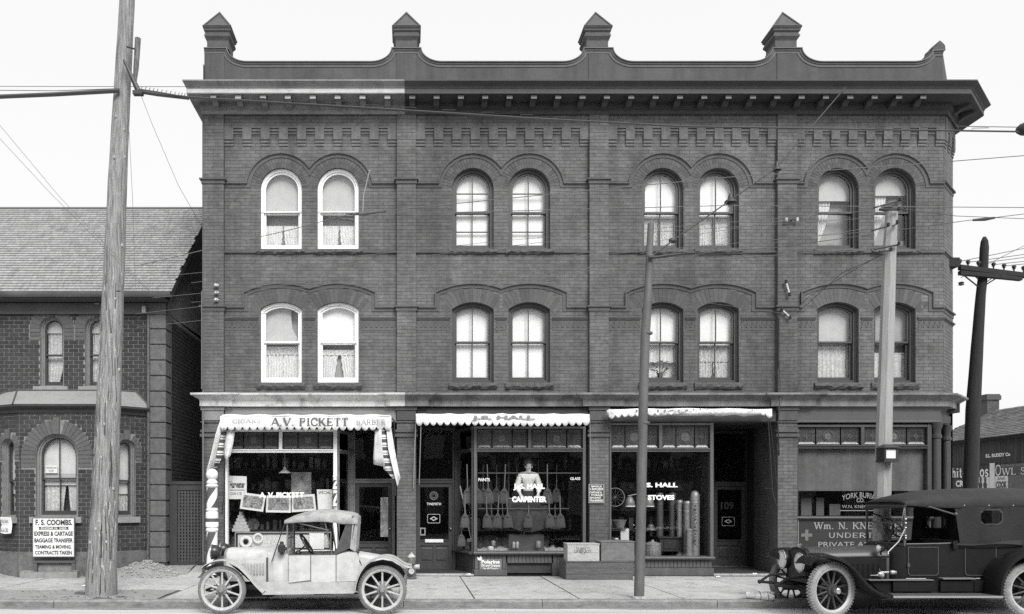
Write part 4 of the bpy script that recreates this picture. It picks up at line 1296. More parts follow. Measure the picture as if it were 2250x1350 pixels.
b = MB(); b.add([(xr3,17.46,.03),(X(1704),17.46,.03),(X(1644,YD3),YD3,.062),(xr3,YD3,.062),(xr3,17.46,0),(X(1704),17.46,0)], [(0,1,2,3),(4,5,1,0)]); b.build('entry_floor', conc_m, block)
b = MB(); b.add([(X(914),17.46,.03),(X(1041),17.46,.03),(X(1001,YD),YD,.05),(X(908,YD),YD,.05),(X(914),17.46,0),(X(1041),17.46,0)], [(0,1,2,3),(4,5,1,0)])
b.add([(X(741),17.46,.03),(X(872),17.46,.03),(X(868,YD),YD,.05),(X(774,YD),YD,.05),(X(741),17.46,0),(X(872),17.46,0)], [(0,1,2,3),(4,5,1,0)]); tag(b.build('door_step', conc_m, block), kind='stuff')
# --- shop four, the undertaker, with the corner entry
w4 = shop_window(X(1747)+.005, X(2044), Z(1136), Z(986), Z(934), 17.5, brown_m, 2, lab='undertaker window with a drawn pale blind', posts=(.04, .09))
b = MB(); b.box(X(1747), X(2044), 17.485, 17.56, 0.0, Z(1136)-.051); b.build('stall_riser', brown_m, block)
M4, L4 = splay(X(2044), 17.58, X(2044)+.55, 18.3)
b = MB(); b.box(0, .62, 0, .04, 0, ZS, M4); b.build('entry_side', brown_m, block)
d4 = door(11.60, 12.30, 0.05, 2.1, ZS-.01, 18.6, brown_m, 0.9, 2, 'dark corner entrance door')
for (cx_, cy_) in ((X(2055), 17.46), (XR+CH-.16, yc-.02)):
    c = MB(); c.lathe([(.12,0.0),(.12,.12),(.10,.14),(.085,.2),(.085,2.95),(.08,3.0),(.105,3.02),(.105,3.07),(.085,3.09),(.085,3.2),(.11,3.26),(.12,3.35)], (cx_, cy_, 0), 'z', 20)
    c.build('iron_column', mat('column_paint', 0.04, 0.45, 0.12, 6), block, smooth=True)
f = MB(); f.box(X(2050), XR+CH, 17.6, 20, -.05, .05); f.build('entry_floor', conc_m, block)
# display floors and backs
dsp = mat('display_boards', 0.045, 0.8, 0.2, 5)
f = MB()
for px0, px1, zt_, yb_ in ((500, 736, Z(1209)-.03, 18.7), (1045, 1284, Z(1213)-.03, 18.7), (1340, 1560, Z(1224)-.03, 18.8)):
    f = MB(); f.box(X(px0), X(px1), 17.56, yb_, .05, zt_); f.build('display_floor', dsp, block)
f = MB(); f.box(X(1122), X(1200), 17.80, 18.4, Z(1213)-.029, .89); f.build('display_stand', dsp, block)
# ================================================================== awnings
def valance(parent, x0, x1, ztop, bot, y, n, scal, m, wob=0.012, lean=0.03, name='valance'):
    # bot(a): height of the cloth above its scallops along the awning, 0..1
    nu = n*8; v, f = [], []
    for i in range(nu+1):
        a = i/nu; xx = x0 + (x1-x0)*a
        ph = (a*n) % 1.0 if i < nu else 1.0
        s = math.sin(PI*ph)
        zb = bot(a) - scal*(s**0.8 if s > 0 else 0)
        zt = ztop(a)
        for j in range(4):
            t = j/3; zz = zt + (zb-zt)*t
            yy = y - lean*t + wob*t*math.sin(a*n*2*PI*0.37+1.3) + wob*.4*math.sin(a*41)
            v.append((xx, yy, zz))
    for i in range(nu):
        for j in range(3): f.append((i*4+j, (i+1)*4+j, (i+1)*4+j+1, i*4+j+1))
    mb = MB(); mb.add(v, f)
    o = mb.build(name, m, parent, smooth=True)
    md = o.modifiers.new('thickness', 'SOLIDIFY'); md.thickness = 0.004
    return o
def sheet(polys, m, parent, name, sub=6):
    # cloth lofted between polylines of (px, py, depth)
    mb = MB(); secs = []
    for pl_ in polys: secs.append([P(*p) for p in pl_])
    n = len(secs[0]); out = []
    for i in range(len(secs)-1):
        for k in range(sub): 
            t = k/sub; out.append([tuple(Vector(secs[i][j]).lerp(Vector(secs[i+1][j]), t) + Vector((0, 0.012*math.sin(t*PI*2+j), 0))) for j in range(n)])
    out.append(secs[-1])
    mb.loft(out, caps=False, closed=False)
    o = mb.build(name, m, parent, smooth=60)
    md = o.modifiers.new('thickness', 'SOLIDIFY'); md.thickness = 0.004
    return o
YA = 17.05
stripe_m = striped('striped_canvas', 0.08, 0.75, 'Z', 0.17)
a1 = thing('awning', (X(672, YA), YA, Z(930, YA)), 'white barber shop awning with striped cloth ends hanging down, lettered A.V. PICKETT', 'awning', 'awnings over the shops')
za1, zb1 = Z(915, YA), Z(938, YA)
valance(a1, X(484, YA), X(860, YA), lambda a: za1, lambda a: zb1, YA, 23, .085, canvas_m)
q = MB(); secs = []
for k in range(25):
    t = k/24; xx = X(486, YA) + (X(858, YA)-X(486, YA))*t; s = .012*math.sin(t*37)
    secs.append([(xx, YA+.01, za1-.03), (xx, YA-.012, za1+.002), (xx, 17.2, za1+.05+s), (xx, 17.40, za1+.075+s), (xx, 17.42, za1-.02), (xx, 17.2, za1-.09+s)])
q.loft(secs); q.build('folded_canvas', canvas_m, a1, smooth=50)
slab_px('A.V. PICKETT', 596, 918.5, 765, 936, YA-.036, mat('awning_lettering', 0.12, 0.9, 0.3, 30), a1, weight=.2, serif=.36)
slab_px('CIGARS', 511, 921, 573, 930, YA-.036, glet_m, a1, weight=.11)
slab_px('BARBER', 783, 922, 848, 934, YA-.036, glet_m, a1, weight=.11)
sheet([[(486,918,17.02),(473,955,16.98),(463,1000,16.95),(453,1036,16.93)], [(492,922,17.12),(485,955,17.14),(475,1000,17.14),(467,1042,17.1)]], canvas_m, a1, 'canvas_fold')
sheet([[(490,925,17.12),(483,955,17.15),(473,998,17.16),(466,1030,17.12)], [(501,940,17.24),(497,972,17.26),(490,1000,17.24),(478,1028,17.2)]], stripe_m, a1, 'striped_fold')
sheet([[(500,938,17.22),(495,970,17.20),(489,998,17.18),(497,1012,17.18)], [(508,938,17.10),(505,968,17.08),(499,998,17.08),(498,1014,17.08)], [(517,942,17.2),(513,972,17.18),(507,1000,17.18),(501,1008,17.16)]], canvas_m, a1, 'canvas_fold')
sheet([[(824,944,17.12),(822,975,17.12),(820,1005,17.12),(821,1021,17.12)], [(838,944,17.0),(839,975,17.0),(842,1005,17.02),(846,1026,17.04)]], canvas_m, a1, 'canvas_fold')
sheet([[(836,944,17.06),(836,975,17.08),(838,1008,17.08),(843,1030,17.08)], [(850,944,17.14),(853,985,17.14),(860,1022,17.12),(872,1062,17.1)]], stripe_m, a1, 'striped_fold')
sheet([[(849,936,17.04),(853,985,17.02),(861,1022,17.0),(873,1070,17.0)], [(858,932,17.14),(867,985,17.12),(876,1035,17.1),(880,1050,17.08)]], canvas_m, a1, 'canvas_fold')
q = MB(); q.tube([P(492,940,17.0), P(493,1075,17.2), P(488,1130,17.38)], .008, 6); q.build('awning_arm', iron_m, a1); q = MB(); q.tube([P(857,915,17.1), P(866,925,17.36), P(869,1090,17.38)], .014, 6); q.build('awning_arm', iron_m, a1)

a2 = thing('awning', (X(1104, YA), YA, Z(925, YA)), 'rolled white scalloped awning with blurred lettering over the hung brooms', 'awning', 'awnings over the shops')
za2, zb2 = Z(910.5, YA), Z(928, YA)
valance(a2, X(914, YA), X(1295, YA), lambda a: za2, lambda a: zb2 - .02*math.sin(a*PI)*0 + .012*math.sin(a*7), YA, 25, .085, canvas_m, .014)
q = MB(); q.tube([(X(914+381*k/20, YA), 17.2, za2-.05+.008*math.sin(k*2.1)) for k in range(21)], [.075+.008*math.sin(k*3.3) for k in range(21)], 10); q.build('rolled_canvas', canvas_m, a2, smooth=60)
letter_px('J.S. HALL', 1036, 913, 1176, 925, YA-.036, glet_m, a2, bold=.05)
for pa_, pb_, r_ in (((925,935,17.1),(921,1065,17.38),.010), ((1296,915,17.15),(1298,1068,17.38),.008), ((914,918,17.1),(908,1075,17.37),.012)):
    q = MB(); q.tube([P(*pa_), P(*pb_)], r_, 6); q.build('awning_arm', mat('pale_rod', 0.25, 0.5), a2)

a3 = thing('awning', (X(1516, YA), YA, Z(912, YA)), 'ragged white awning rolled up crookedly over the stove shop entry', 'awning', 'awnings over the shops')
def bot3(a):
    pts = [(0, 914), (.08, 910), (.2, 908), (.4, 904), (.5, 899), (.57, 897), (.63, 900), (.82, 901.5), (.86, 899), (.93, 904), (1, 914)]
    for (p, u), (q_, w_) in zip(pts, pts[1:]):
        if p <= a <= q_: return Z(u + (w_-u)*(a-p)/(q_-p), YA)
def top3(a): return Z(899.5 - 1.5*math.sin(a*PI) + .8*math.sin(a*23), YA)
valance(a3, X(1337, YA), X(1696, YA), top3, bot3, YA, 25, .075, canvas_m, .016, .02)
q = MB(); q.tube([(X(1337+358*k/20, YA), 17.2, Z(903, YA)-.03+.010*math.sin(k*1.7)) for k in range(21)], [.06+.012*math.sin(k*2.3) for k in range(21)], 10); q.build('rolled_canvas', canvas_m, a3, smooth=60)
letter_px('J.S. HALL', 1392, 900, 1520, 907, YA-.03, glet_m, a3, bold=.02)
q = MB(); q.tube([P(1688,922,17.08), P(1697,1080,17.36), P(1706,1112,17.38)], .011, 6); q.build('awning_arm', iron_m, a3); q = MB(); q.tube([P(1692,922,17.1), P(1708,1075,17.39), P(1680,1073,17.3)], .008, 6); q.build('awning_arm', iron_m, a3); q = MB(); q.tube([P(1340,920,17.1), P(1338,1210,17.39)], .007, 6); q.build('awning_arm', iron_m, a3)

# ================================================================== barber poles
def barber_pole(px, py0, py1, Y, rpx, label, small=False):
    r = rpx*Y/1750; x_ = X(px, Y); zb, zt = Z(py1, Y), Z(py0, Y); H = zt - zb
    t = thing('barber_pole', (x_, Y, zb), label, 'barber pole', 'barber poles')
    def ring(z0, z1, prof, m_, name):
        q = MB(); q.lathe([(p*r, z0+(z1-z0)*h) for p, h in prof], (x_, Y, zb), 'z', 18); q.build(name, m_, t, smooth=True)
    h = lambda f: H*f
    q = MB(); q.sphere((x_, Y, zt-1.02*r*1.05), r*1.05, 18, 12); q.build('ball', white_m, t, smooth=True)
    ring(h(.0), h(.09), [(1.15,0),(1.15,.3),(.95,.4),(.95,.7),(1.1,.8),(1.1,1)], white_m, 'base')
    ring(h(.40), h(.62), [(.9,0),(1.08,.06),(1.08,.12),(.92,.2),(1.12,.22),(1.12,.42),(1.0,.46)], white_m, 'collar')
    ring(h(.495), h(.53), [(1.09,0),(1.12,.5),(1.09,1)], mat('barber_dark', 0.09, 0.5), 'band')
    ring(h(.53), h(.63), [(1.1,0),(1.1,.5),(.9,.6),(1.05,.8),(.9,1)], white_m, 'collar')
    ring(h(.82), h(.90), [(.9,0),(1.1,.2),(.8,.4),(1.0,.6),(.6,1)], white_m, 'neck')
    for (z0, z1) in ((h(.09), h(.40)), (h(.63), h(.82))):
        for c, m_ in ((0, white_m), (1, mat('barber_dark', 0.09, 0.5))):
            q = MB(); nz, na = 14, 40
            for i in range(nz):
                for k in range(na):
                    if ((k // 10) % 2) != c: continue
                    pts = []
                    for (ii, kk) in ((i,k),(i,k+1),(i+1,k+1),(i+1,k)):
                        a = 2*PI*kk/na + 2.6*ii/nz; pts.append((x_+.95*r*math.cos(a), Y+.95*r*math.sin(a), zb+z0+(z1-z0)*ii/nz))
                    q.add(pts, [(0,1,2,3)])
            q.build('stripe', m_, t, smooth=60, merge=True)
    return t
barber_pole(466, 1030, 1262, 16.95, 12.5, 'tall striped barber pole with a white ball standing at the corner of the brick block')
sp_ = barber_pole(736, 1043, 1112, 17.40, 4.5, 'small turned striped pole fixed to the white window post')

# ================================================================== lettering on the glass and doors (parts of the windows)
GY = 17.515
letter_px('A. V. PICKETT', 570, 1082, 668, 1094, GY, wlet_m, w1, bold=.05)
letter_px('J. S. HALL', 1128, 1063, 1197, 1078, GY, wlet_m, w2, bold=.05)
letter_px('CARPENTER', 1125, 1091, 1201, 1104, GY, wlet_m, w2, bold=.06)
letter_px('PAINTS', 1051, 1051, 1076, 1058, GY, wlet_m, w2, bold=.015)
letter_px('GLASS', 1253, 1049, 1275, 1055, GY, wlet_m, w2, bold=.015)
letter_px('J.S. HALL', 1408, 1061, 1489, 1074, GY, wlet_m, w3, bold=.05)
letter_px('& STOVES', 1408, 1088, 1482, 1099, GY, wlet_m, w3, bold=.05)
letter_px('TINSMITH', 938, 1105, 969, 1110.5, YD+.01, wlet_m, d2, bold=.015)
letter_px('109', 1584, 1103, 1612, 1120, YD3+.01, mat('dim_numeral', 0.05, 0.6), d3, bold=.02)
def eye_sign(dr, px, py, Y):
    k = Y/1750; x_, z_ = X(px, Y), Z(py, Y); w, h = 14*k, 10*k
    def rr(w, h, r):
        out = []
        for cx, cz, a0 in ((w-r,h-r,0),(-w+r,h-r,PI/2),(-w+r,-h+r,PI),(w-r,-h+r,1.5*PI)):
            out += [(x_+cx+r*math.cos(a0+PI/2*j/4), z_+cz+r*math.sin(a0+PI/2*j/4)) for j in range(5)]
        return out
    q = MB(); q.ring(rr(w, h, .03), rr(w-.010, h-.010, .025), Y-.004, Y-.001)
    d = lambda s: [(x_-9*k*s, z_), (x_, z_+5*k*s), (x_+9*k*s, z_), (x_, z_-5*k*s)]
    q.ring(d(1), d(.55), Y-.004, Y-.001)
    q.build('diamond_emblem', mat('emblem_paint', 0.5, 0.5), dr)
eye_sign(d2, 953, 1140, YD+.01); eye_sign(d3, 1600, 1146, YD3+.01)
q = MB(); Yq = YD+.008; q.torus((X(953,Yq), Yq, Z(1090,Yq)), .085, .02, 'y', 20, 6); q.torus((X(953,Yq), Yq, Z(1090,Yq)), .045, .012, 'y', 18, 6); q.build('round_emblem', mat('dull_emblem', 0.13, 0.6), d2)
q = MB(); q.box(X(934,YD), X(974,YD), YD-.03, YD-.022, Z(1192,YD), Z(1185,YD)); q.build('notice', paper_m, d2)
q = MB(); xa, xb, za, zb = X(923,YD), X(935,YD), Z(1177,YD), Z(1160,YD); q.ring([(xa,za),(xa,zb),(xb,zb),(xb,za)], [(xa+.025,za+.03),(xa+.025,zb-.025),(xb-.025,zb-.025),(xb-.025,za+.03)], YD+.015, YD+.018); q.build('card', mat('grey_card', .3, .9), d2)
# poster down the barber's door glass
q = MB(); q.box(X(836,YD), X(857,YD), YD+.012, YD+.018, Z(1180,YD), Z(1093,YD)); pd = q.build('poster', mat('grey_poster', 0.42, 0.9, 0.5, 9), d1)

# undertaker: blind, glass lettering and the painted board
q = MB(); drape(q, X(1751), X(2038), Z(1079, 17.6), Z(984, 17.6), 17.60, 1.5, .006, nu=60, nv=8); q.build('blind', mat('undertaker_blind', 0.125, 0.95, 0.14, 7, 0.1, 40, streak=.3), w4)
arcf = lambda lift: (lambda a, b: (a, b*0.62 + lift*(1-(2*a-1)**2)*0.38))
lettering('YORK BURIAL', P(1850, 1101, GY), (1,0,0), (0,0,1), .80, .19, gold_m, w4, bold=.0, fn=arcf(1.0))
letter_px('CO.', 1882, 1095, 1899, 1104, GY, gold_m, w4, bold=.01)
letter_px('W.N. KNECHTEL', 1850, 1110, 1930, 1117, GY, gold_m, w4, bold=.0)
q = MB(); q.box(X(1846), X(1935), GY-.004, GY-.001, Z(1123), Z(1121.5)); q.build('gilt_line', gold_m, w4)
q = MB()
for a, b, zt in ((1760,1783,1095),(1793,1810,1094),(1822,1846,1108)): q.box(X(a,17.95), X(b,17.95), 17.94, 17.96, Z(1133,17.95), Z(zt,17.95))
q.build('inner_screen', mat('inner_screen', 0.12, 0.9), w4)
us = thing('undertaker_sign', (X(1895), 17.47, Z(1212)), 'long dark board with pale border lettered for the undertaker, below the drawn blind', 'sign')
q = MB(); q.box(X(1750), X(2042), 17.455, 17.484, Z(1213), Z(1138)); q.build('board', mat('undertaker_board', 0.02, 0.5, 0.15, 5), us)
q = MB(); xa, xb, za, zb = X(1751), X(2041), Z(1212), Z(1139); e = .012
q.ring([(xa,za),(xa,zb),(xb,zb),(xb,za)], [(xa+e,za+e),(xa+e,zb-e),(xb-e,zb-e),(xb-e,za+e)], 17.450, 17.456); q.build('border', mat('pale_line', .3, .6), us)
slab_px('Wm. N. KNECHTEL', 1789, 1148, 1990, 1163, 17.45, gold_m, us, weight=.17, serif=.32)
slab_px('UNDERTAKER', 1820, 1171, 1985, 1182, 17.45, gold_m, us, weight=.17, serif=.22)
letter_px('PRIVATE AMBULANCE', 1798, 1191, 2010, 1202, 17.45, gold_m, us, bold=.005)
q = MB(); c = (X(1770), Z(1176)); q.box(c[0]-.035, c[0]+.035, 17.447, 17.454, c[1]-.12, c[1]+.12); q.box(c[0]-.12, c[0]-.036, 17.447, 17.454, c[1]-.035, c[1]+.035); q.box(c[0]+.036, c[0]+.12, 17.447, 17.454, c[1]-.035, c[1]+.035); q.build('cross', mat('dull_gilt', .13, .5), us)

# ================================================================== small signs on the walls
def flat_sign(name, x0, y0, x1, y1, Y, m, label, th=.02, cat='sign', tilt=0.0, frame=None):
    t = thing(name, (X((x0+x1)/2, Y), Y, Z(y1, Y)), label, cat)
    q = MB(); q.box(X(x0,Y), X(x1,Y), Y, Y+th, Z(y1,Y), Z(y0,Y)); q.build('board', m, t)
    if frame:
        xa, xb, za, zb = X(x0,Y), X(x1,Y), Z(y1,Y), Z(y0,Y); e = .018
        q = MB(); q.ring([(xa-e*.5,za-e*.5),(xa-e*.5,zb+e*.5),(xb+e*.5,zb+e*.5),(xb+e*.5,za-e*.5)], [(xa+e,za+e),(xa+e,zb-e),(xb-e,zb-e),(xb-e,za+e)], Y-.012, Y+.005); q.build('frame', frame, t)
    return t
Yk = 17.365
s = flat_sign('cartage_sign', 1294, 1065, 1327, 1105, Yk, mat('sign_black', .035, .5), 'small black framed cartage and storage sign on the brick pier', .03, frame=mat('sign_frame', .22, .6))
for tx, a, b, c_, d_ in (('BRANCH', 1299, 1067, 1322, 1071), ('H. RAWLINSON', 1295.5, 1072, 1326, 1078), ('CARTAGE &', 1296, 1080, 1322, 1084.5), ('STORAGE', 1299, 1086, 1324, 1090.5), ('BAGGAGE', 1297, 1092, 1320, 1096), ('TRANSFERRED', 1296, 1098, 1326, 1102.5)):
    letter_px(tx, a, b, c_, d_, Yk-.001, wlet_m, s, bold=.02)
Yk = 17.475
s = flat_sign('oil_poster', 1054, 1229, 1102, 1253, Yk, mat('red_oxide_poster', .17, .8, .1, 9), 'tin poster for oil and greases nailed to the beadboard', .008)
letter_px('Polarine', 1058, 1230.5, 1098, 1239, Yk-.001, wlet_m, s, bold=.03)
letter_px('Oil and Greases', 1057, 1240, 1099, 1245.5, Yk-.001, wlet_m, s, bold=.02)
letter_px('for all Motors', 1062, 1247, 1094, 1251, Yk-.001, wlet_m, s, bold=.01)
q = MB(); q.prism([(X(1050,Yk),Z(1231,Yk)),(X(1048,Yk),Z(1224,Yk)),(X(1053,Yk),Z(1226,Yk)),(X(1056,Yk),Z(1221,Yk)),(X(1060,Yk),Z(1226,Yk)),(X(1057,Yk),Z(1232,Yk))], Yk-.001, Yk+.006); tag(q.build('torn_paper', paper_m), 'torn scrap of white paper stuck above the oil poster', 'paper scrap')

# ================================================================== goods on the pavement
def crate(name, x0, y0, x1, y1, Y, depth, m, label, rows, top=True, lip=0.0, group='crates on the pavement'):
    xa, xb, za, zb = X(x0,Y), X(x1,Y), Z(y1,Y), Z(y0,Y)
    t = thing(name, ((xa+xb)/2, Y+depth/2, za), label, 'crate', group)
    h = (zb-za)/rows
    for k in range(rows):
        q = MB(); q.bevbox(xa, xb, Y, Y+.018, za+k*h+.002, za+(k+1)*h-.002, .004); q.build('plank', m, t)
        q = MB(); q.box(xa, xb, Y+depth-.018, Y+depth, za+k*h+.002, za+(k+1)*h-.002); q.build('plank', m, t)
    for s_ in (xa, xb-.018):
        q = MB(); q.box(s_, s_+.018, Y+.0185, Y+depth-.0185, za, zb-.001); q.build('end_board', m, t)
    if top:
        q = MB(); q.box(xa-.01-lip, xb+.01+lip, Y-.01, Y+depth+.01, zb, zb+.02); q.build('lid', m, t)
    q = MB(); q.box(xa+.019, xb-.019, Y+.019, Y+depth-.019, za, za+.02); q.build('bottom_board', m, t)
    return t
wood_l = mat('new_box_wood', 0.42, 0.9, 0.2, 10, 0.4, 40, stretch=(0.7, 4, 6))
wood_d = mat('old_crate_wood', 0.11, 0.95, 0.3, 8, 0.5, 30, stretch=(0.5, 4, 6), dirt=.25, dscale=5)
Yc = 16.5
c0 = crate('long_crate', 1244, 1236, 1391, 1275, Yc, .75, wood_d, 'long low crate of three grey planks standing on the pavement under two boxes', 3)
zc_ = Z(1236, Yc)+.02
def px_y(z, Y): return 1100-(z-1.65)*1750/Y
c1_ = crate('soap_box', 1247, 1197, 1317, px_y(zc_, Yc+.03), Yc+.03, .40, wood_l, 'pale wooden soap box lettered LIFEBUOY on top of the long crate', 2)
yb_ = Yc+.028
letter_px('LIFEBUOY', 1262, 1208, 1300, 1214, yb_, mat('box_ink', .12, .9), c1_, bold=.0)
q = MB(); q.torus((X(1281,yb_), yb_, Z(1212,yb_)), .055, .006, 'y', 20, 4); q.build('stamp', mat('box_ink', .12, .9), c1_)
letter_px('ROYAL DISINFECTANT SOAP', 1266, 1203, 1297, 1206, yb_, mat('box_ink', .12, .9), c1_, bold=.0)
crate('plain_box', 1321, 1192, 1394, px_y(zc_, Yc+.02), Yc+.02, .55, mat('grey_box_wood', 0.15, .95, .25, 7, .4, 30, stretch=(1, 4, 3)), 'plain grey wooden box on top of the long crate beside the thin pole', 1)

# ---- goods in the barber's window
YG = 17.75
def card(name, pts, Y, m, label, cat='poster', group=None, edge=None, img=None):
    t = thing(name, P(pts[0][0], pts[0][1], Y), label, cat, group)
    q = MB(); q.prism([(X(a,Y), Z(b,Y)) for a, b in pts], Y, Y+.004); q.build('sheet', m, t)
    if img:
        c = [sum(p[k] for p in pts)/len(pts) for k in (0, 1)]
        q = MB(); q.prism([(X(c[0]+(a-c[0])*.84,Y), Z(c[1]+(b-c[1])*.74,Y)) for a, b in pts], Y-.002, Y); q.build('picture', img, t)
    return t
pic_m = mat('printed_picture', 0.30, .9, .8, 22)
t = card('poster', [(501,1097),(501,1046),(542,1047),(542,1097)], YG, paper_m, 'tall poster headed Harvester at the left of the barber window')
letter_px('Harvester', 505, 1057, 538, 1073, YG-.001, dlet_m, t, bold=.03); letter_px('CIGAR 5 CENTS', 506, 1082, 538, 1088, YG-.001, dlet_m, t, bold=.0); q = MB(); q.box(X(505,YG),X(538,YG),YG-.002,YG,Z(1078,YG),Z(1076.5,YG)); q.build('rule', dlet_m, t)
card('picture_card', [(527,1118),(532,1082),(584,1089),(578,1125)], YG-.05, paper_m, 'left tilted picture card pinned on the string in the barber window', 'picture', 'picture cards on a string', img=pic_m)
card('picture_card', [(584,1126),(586,1089),(639,1089),(639,1127)], YG-.05, paper_m, 'middle picture card of a landscape pinned on the string in the barber window', 'picture', 'picture cards on a string', img=pic_m)
card('picture_card', [(641,1126),(641,1089),(691,1086),(695,1122)], YG-.05, paper_m, 'right picture card of flowers pinned on the string in the barber window', 'picture', 'picture cards on a string', img=pic_m)
t = card('price_card', [(699,1122),(696,1076),(730,1076),(731,1122)], YG-.05, paper_m, 'white card headed SPECIAL beside the white window post', 'card'); letter_px('SPECIAL', 700, 1079, 727, 1086, YG-.051, dlet_m, t, bold=.0)
card('mirror_picture', [(640,1090),(640,1038),(684,1038),(684,1090)], 18.4, mat('pale_picture', .45, .9, .6, 5), 'large picture hanging deeper in the barber shop behind the lamp', 'picture')
lp = thing('hanging_lamp', P(626,1043,18.1), 'white shaded lamp hanging on a cord in the barber window', 'lamp')
q = MB(); q.lathe([(.14,0),(.135,.015),(.07,.06),(.03,.10),(.03,.14)], P(626,1040,18.1), 'z', 20); q.build('lamp_shade', white_m, lp, smooth=True)
q = MB(); q.tube([P(626,1030,18.1), (X(626,18.1), 18.1, 3.34)], .008, 6); q.build('cord', mat('pale_cord', .4, .8), lp)
zd = Z(1209)-.03
pyr = [(6,0),(5,1),(4,2),(3,3),(2,4),(1,5)]
zz = Z(1169, 17.85)
cs = thing('glass_counter', (X(590,17.85), 17.95, zd), 'low glass counter with printed cards along its front in the barber window', 'counter')
q = MB(); q.box(X(516,17.82), X(728,17.82), 17.82, 18.3, zz-.03, zz-.004); q.box(X(516,17.82), X(728,17.82), 17.825, 18.3, zd, zd+.03)
for px in (517, 640, 727): q.box(X(px,17.82)-.012, X(px,17.82)+.012, 17.82, 17.845, zd+.03, zz-.03)
q.build('counter_frame', mat('counter_metal', .3, .4), cs)
q = MB(); q.box(X(522,17.84), X(722,17.84), 17.86, 17.865, zd+.06, zz-.06); q.build('banner', mat('printed_banner', .62, .9, .35, 30), cs)
q = MB(); q.torus((X(540,17.8), 17.80, Z(1191,17.8)), .105, .035, 'y', 24, 8, sx=.3); q.lathe([(.001,0),(.05,.0)], (X(540,17.8), 17.80, Z(1191,17.8)), 'y', 16); q.build('round_card', paper_m, cs)
q = MB(); q.torus((X(567,17.8), 17.795, Z(1183,17.8)), .095, .02, 'y', 24, 8, sx=.3); q.build('round_card', paper_m, cs)
q = MB(); q.box(X(680,17.8), X(712,17.8), 17.80, 17.806, zd+.03, Z(1172,17.8)); q.build('calendar', paper_m, cs)
for r_, (w, lv) in enumerate(pyr):
    q = MB(); b_ = MB(); h_ = .075
    xm = X(529, 17.9)
    b_.bevbox(xm-.045*w*.72, xm+.045*w*.72, 17.88, 18.02, zz+lv*h_, zz+(lv+1)*h_-.002, .005)
    tag(b_.build('cigar_box', mat('cigar_box', .5, .8, .3, 25)), ['widest cigar box, bottom of the stepped pile in the barber window','second cigar box from the bottom of the stepped pile','third cigar box from the bottom of the stepped pile','third cigar box from the top of the stepped pile','second cigar box from the top of the stepped pile','smallest cigar box on top of the stepped pile'][r_], 'box', 'cigar boxes piled in steps')
gl = thing('display_fan', P(556,1168,18.0), 'round dark pleated display fan beside the cigar box pile', 'display fan')
q = MB()
for k in range(20):
    a0, a1 = 2*PI*k/20, 2*PI*(k+1)/20; c = Vector(P(557,1152,18.0))
    q.add([c, c+Vector((.13*math.cos(a0),.012,.13*math.sin(a0))), c+Vector((.13*math.cos((a0+a1)/2),-.012,.13*math.sin((a0+a1)/2))), c+Vector((.13*math.cos(a1),.012,.13*math.sin(a1)))], [(0,1,2),(0,2,3)])
q.build('pleats', mat('fan_paper', .13, .8, .3, 10), gl, recalc=False); q = MB(); q.tube([P(557,1152,18.0), (X(557,18.0), 18.0, zz)], .012, 6); q.build('stand', iron_m, gl)

# ---- brooms in the hardware window
straw_m = mat('broom_straw', 0.085, .95, .3, 30, .6, 60, stretch=(6,6,.6)); handle_m = mat('broom_handle', .16, .6)
def broom(px, py, Y, label, s=1.0, lean=0.0, up=True, hl=.55):
    o = Vector(P(px, py, Y))
    t = thing('broom', o, label, 'broom', 'brooms hanging in the hardware window')
    M_ = Matrix.Translation(o) @ Matrix.Rotation(lean, 4, 'Y')
    q = MB(); q.loft([[(M_ @ Vector((w*math.cos(a), d_*math.sin(a), z))) for a in [2*PI*k/12 for k in range(12)]] for w, d_, z in ((.118*s,.03,0),(.122*s,.04,.015),(.112*s,.036,.12*s),(.098*s,.034,.22*s),(.080*s,.034,.28*s),(.045*s,.03,.325*s),(.02*s,.02,.36*s))])
    q.build('broom_head', straw_m, t, smooth=50)
    q = MB(); q.tube([M_ @ Vector((0,0,.33*s)), M_ @ Vector((0,0,.33*s+hl))], .012, 8); q.build('handle', handle_m, t, smooth=60)
    q = MB(); q.torus((0,0,.27*s), .05*s, .008, 'z', 14, 6, M=M_); q.build('binding', iron_m, t)
lab_u = ['first', 'second', 'third', 'fourth', 'fifth']
for k, px in enumerate((1028, 1050, 1074, 1107, 1203)):
    broom(px, 1107, 17.64, 'broom hanging in the upper row of the hardware window, %s from the left' % lab_u[k], .98, random.uniform(-.05,.05))
lab_l = ['first', 'second', 'third', 'fourth', 'fifth', 'sixth', 'seventh']
for k, px in enumerate((1022, 1071, 1092, 1117, 1160, 1209, 1232)):
    broom(px, 1160, 17.60, 'broom hanging in the lower row of the hardware window, %s from the left' % lab_l[k], .9, random.uniform(-.06,.06), hl=.42)
mid_l = ['between the first and second', 'between the second and third', 'between the third and fourth', 'between the fourth and fifth', 'right of the fifth']
for k, px in enumerate((1040, 1062, 1090, 1135, 1222)):
    broom(px, 1104, 18.25, 'dim broom hanging behind the upper row, %s front brooms' % mid_l[k], .95, random.uniform(-.05,.05))
for k, px in enumerate((1082, 1105, 1140, 1185, 1220)):
    broom(px, 1163, 18.3, 'dim broom hanging behind the lower row, %s' % ('second from the left of five','third from the left of five','fourth from the left of five','next to last','last')[k] if k else 'dim broom hanging behind the lower row, first of five', .95, random.uniform(-.05,.05), hl=.4)
broom(1014, 1201, 17.75, 'short broom standing on the floor behind the angled glass', .8, 0, hl=.35)
handle_m = mat('pale_handle', .4, .6)
hp = thing('mop_handle', P(1035,1185,17.8), 'long pale handle leaning behind the angled glass', 'handle')
q = MB(); q.tube([P(1011,1068,17.95), P(1035,1185,17.75)], .012, 8); q.build('stick', handle_m, hp)
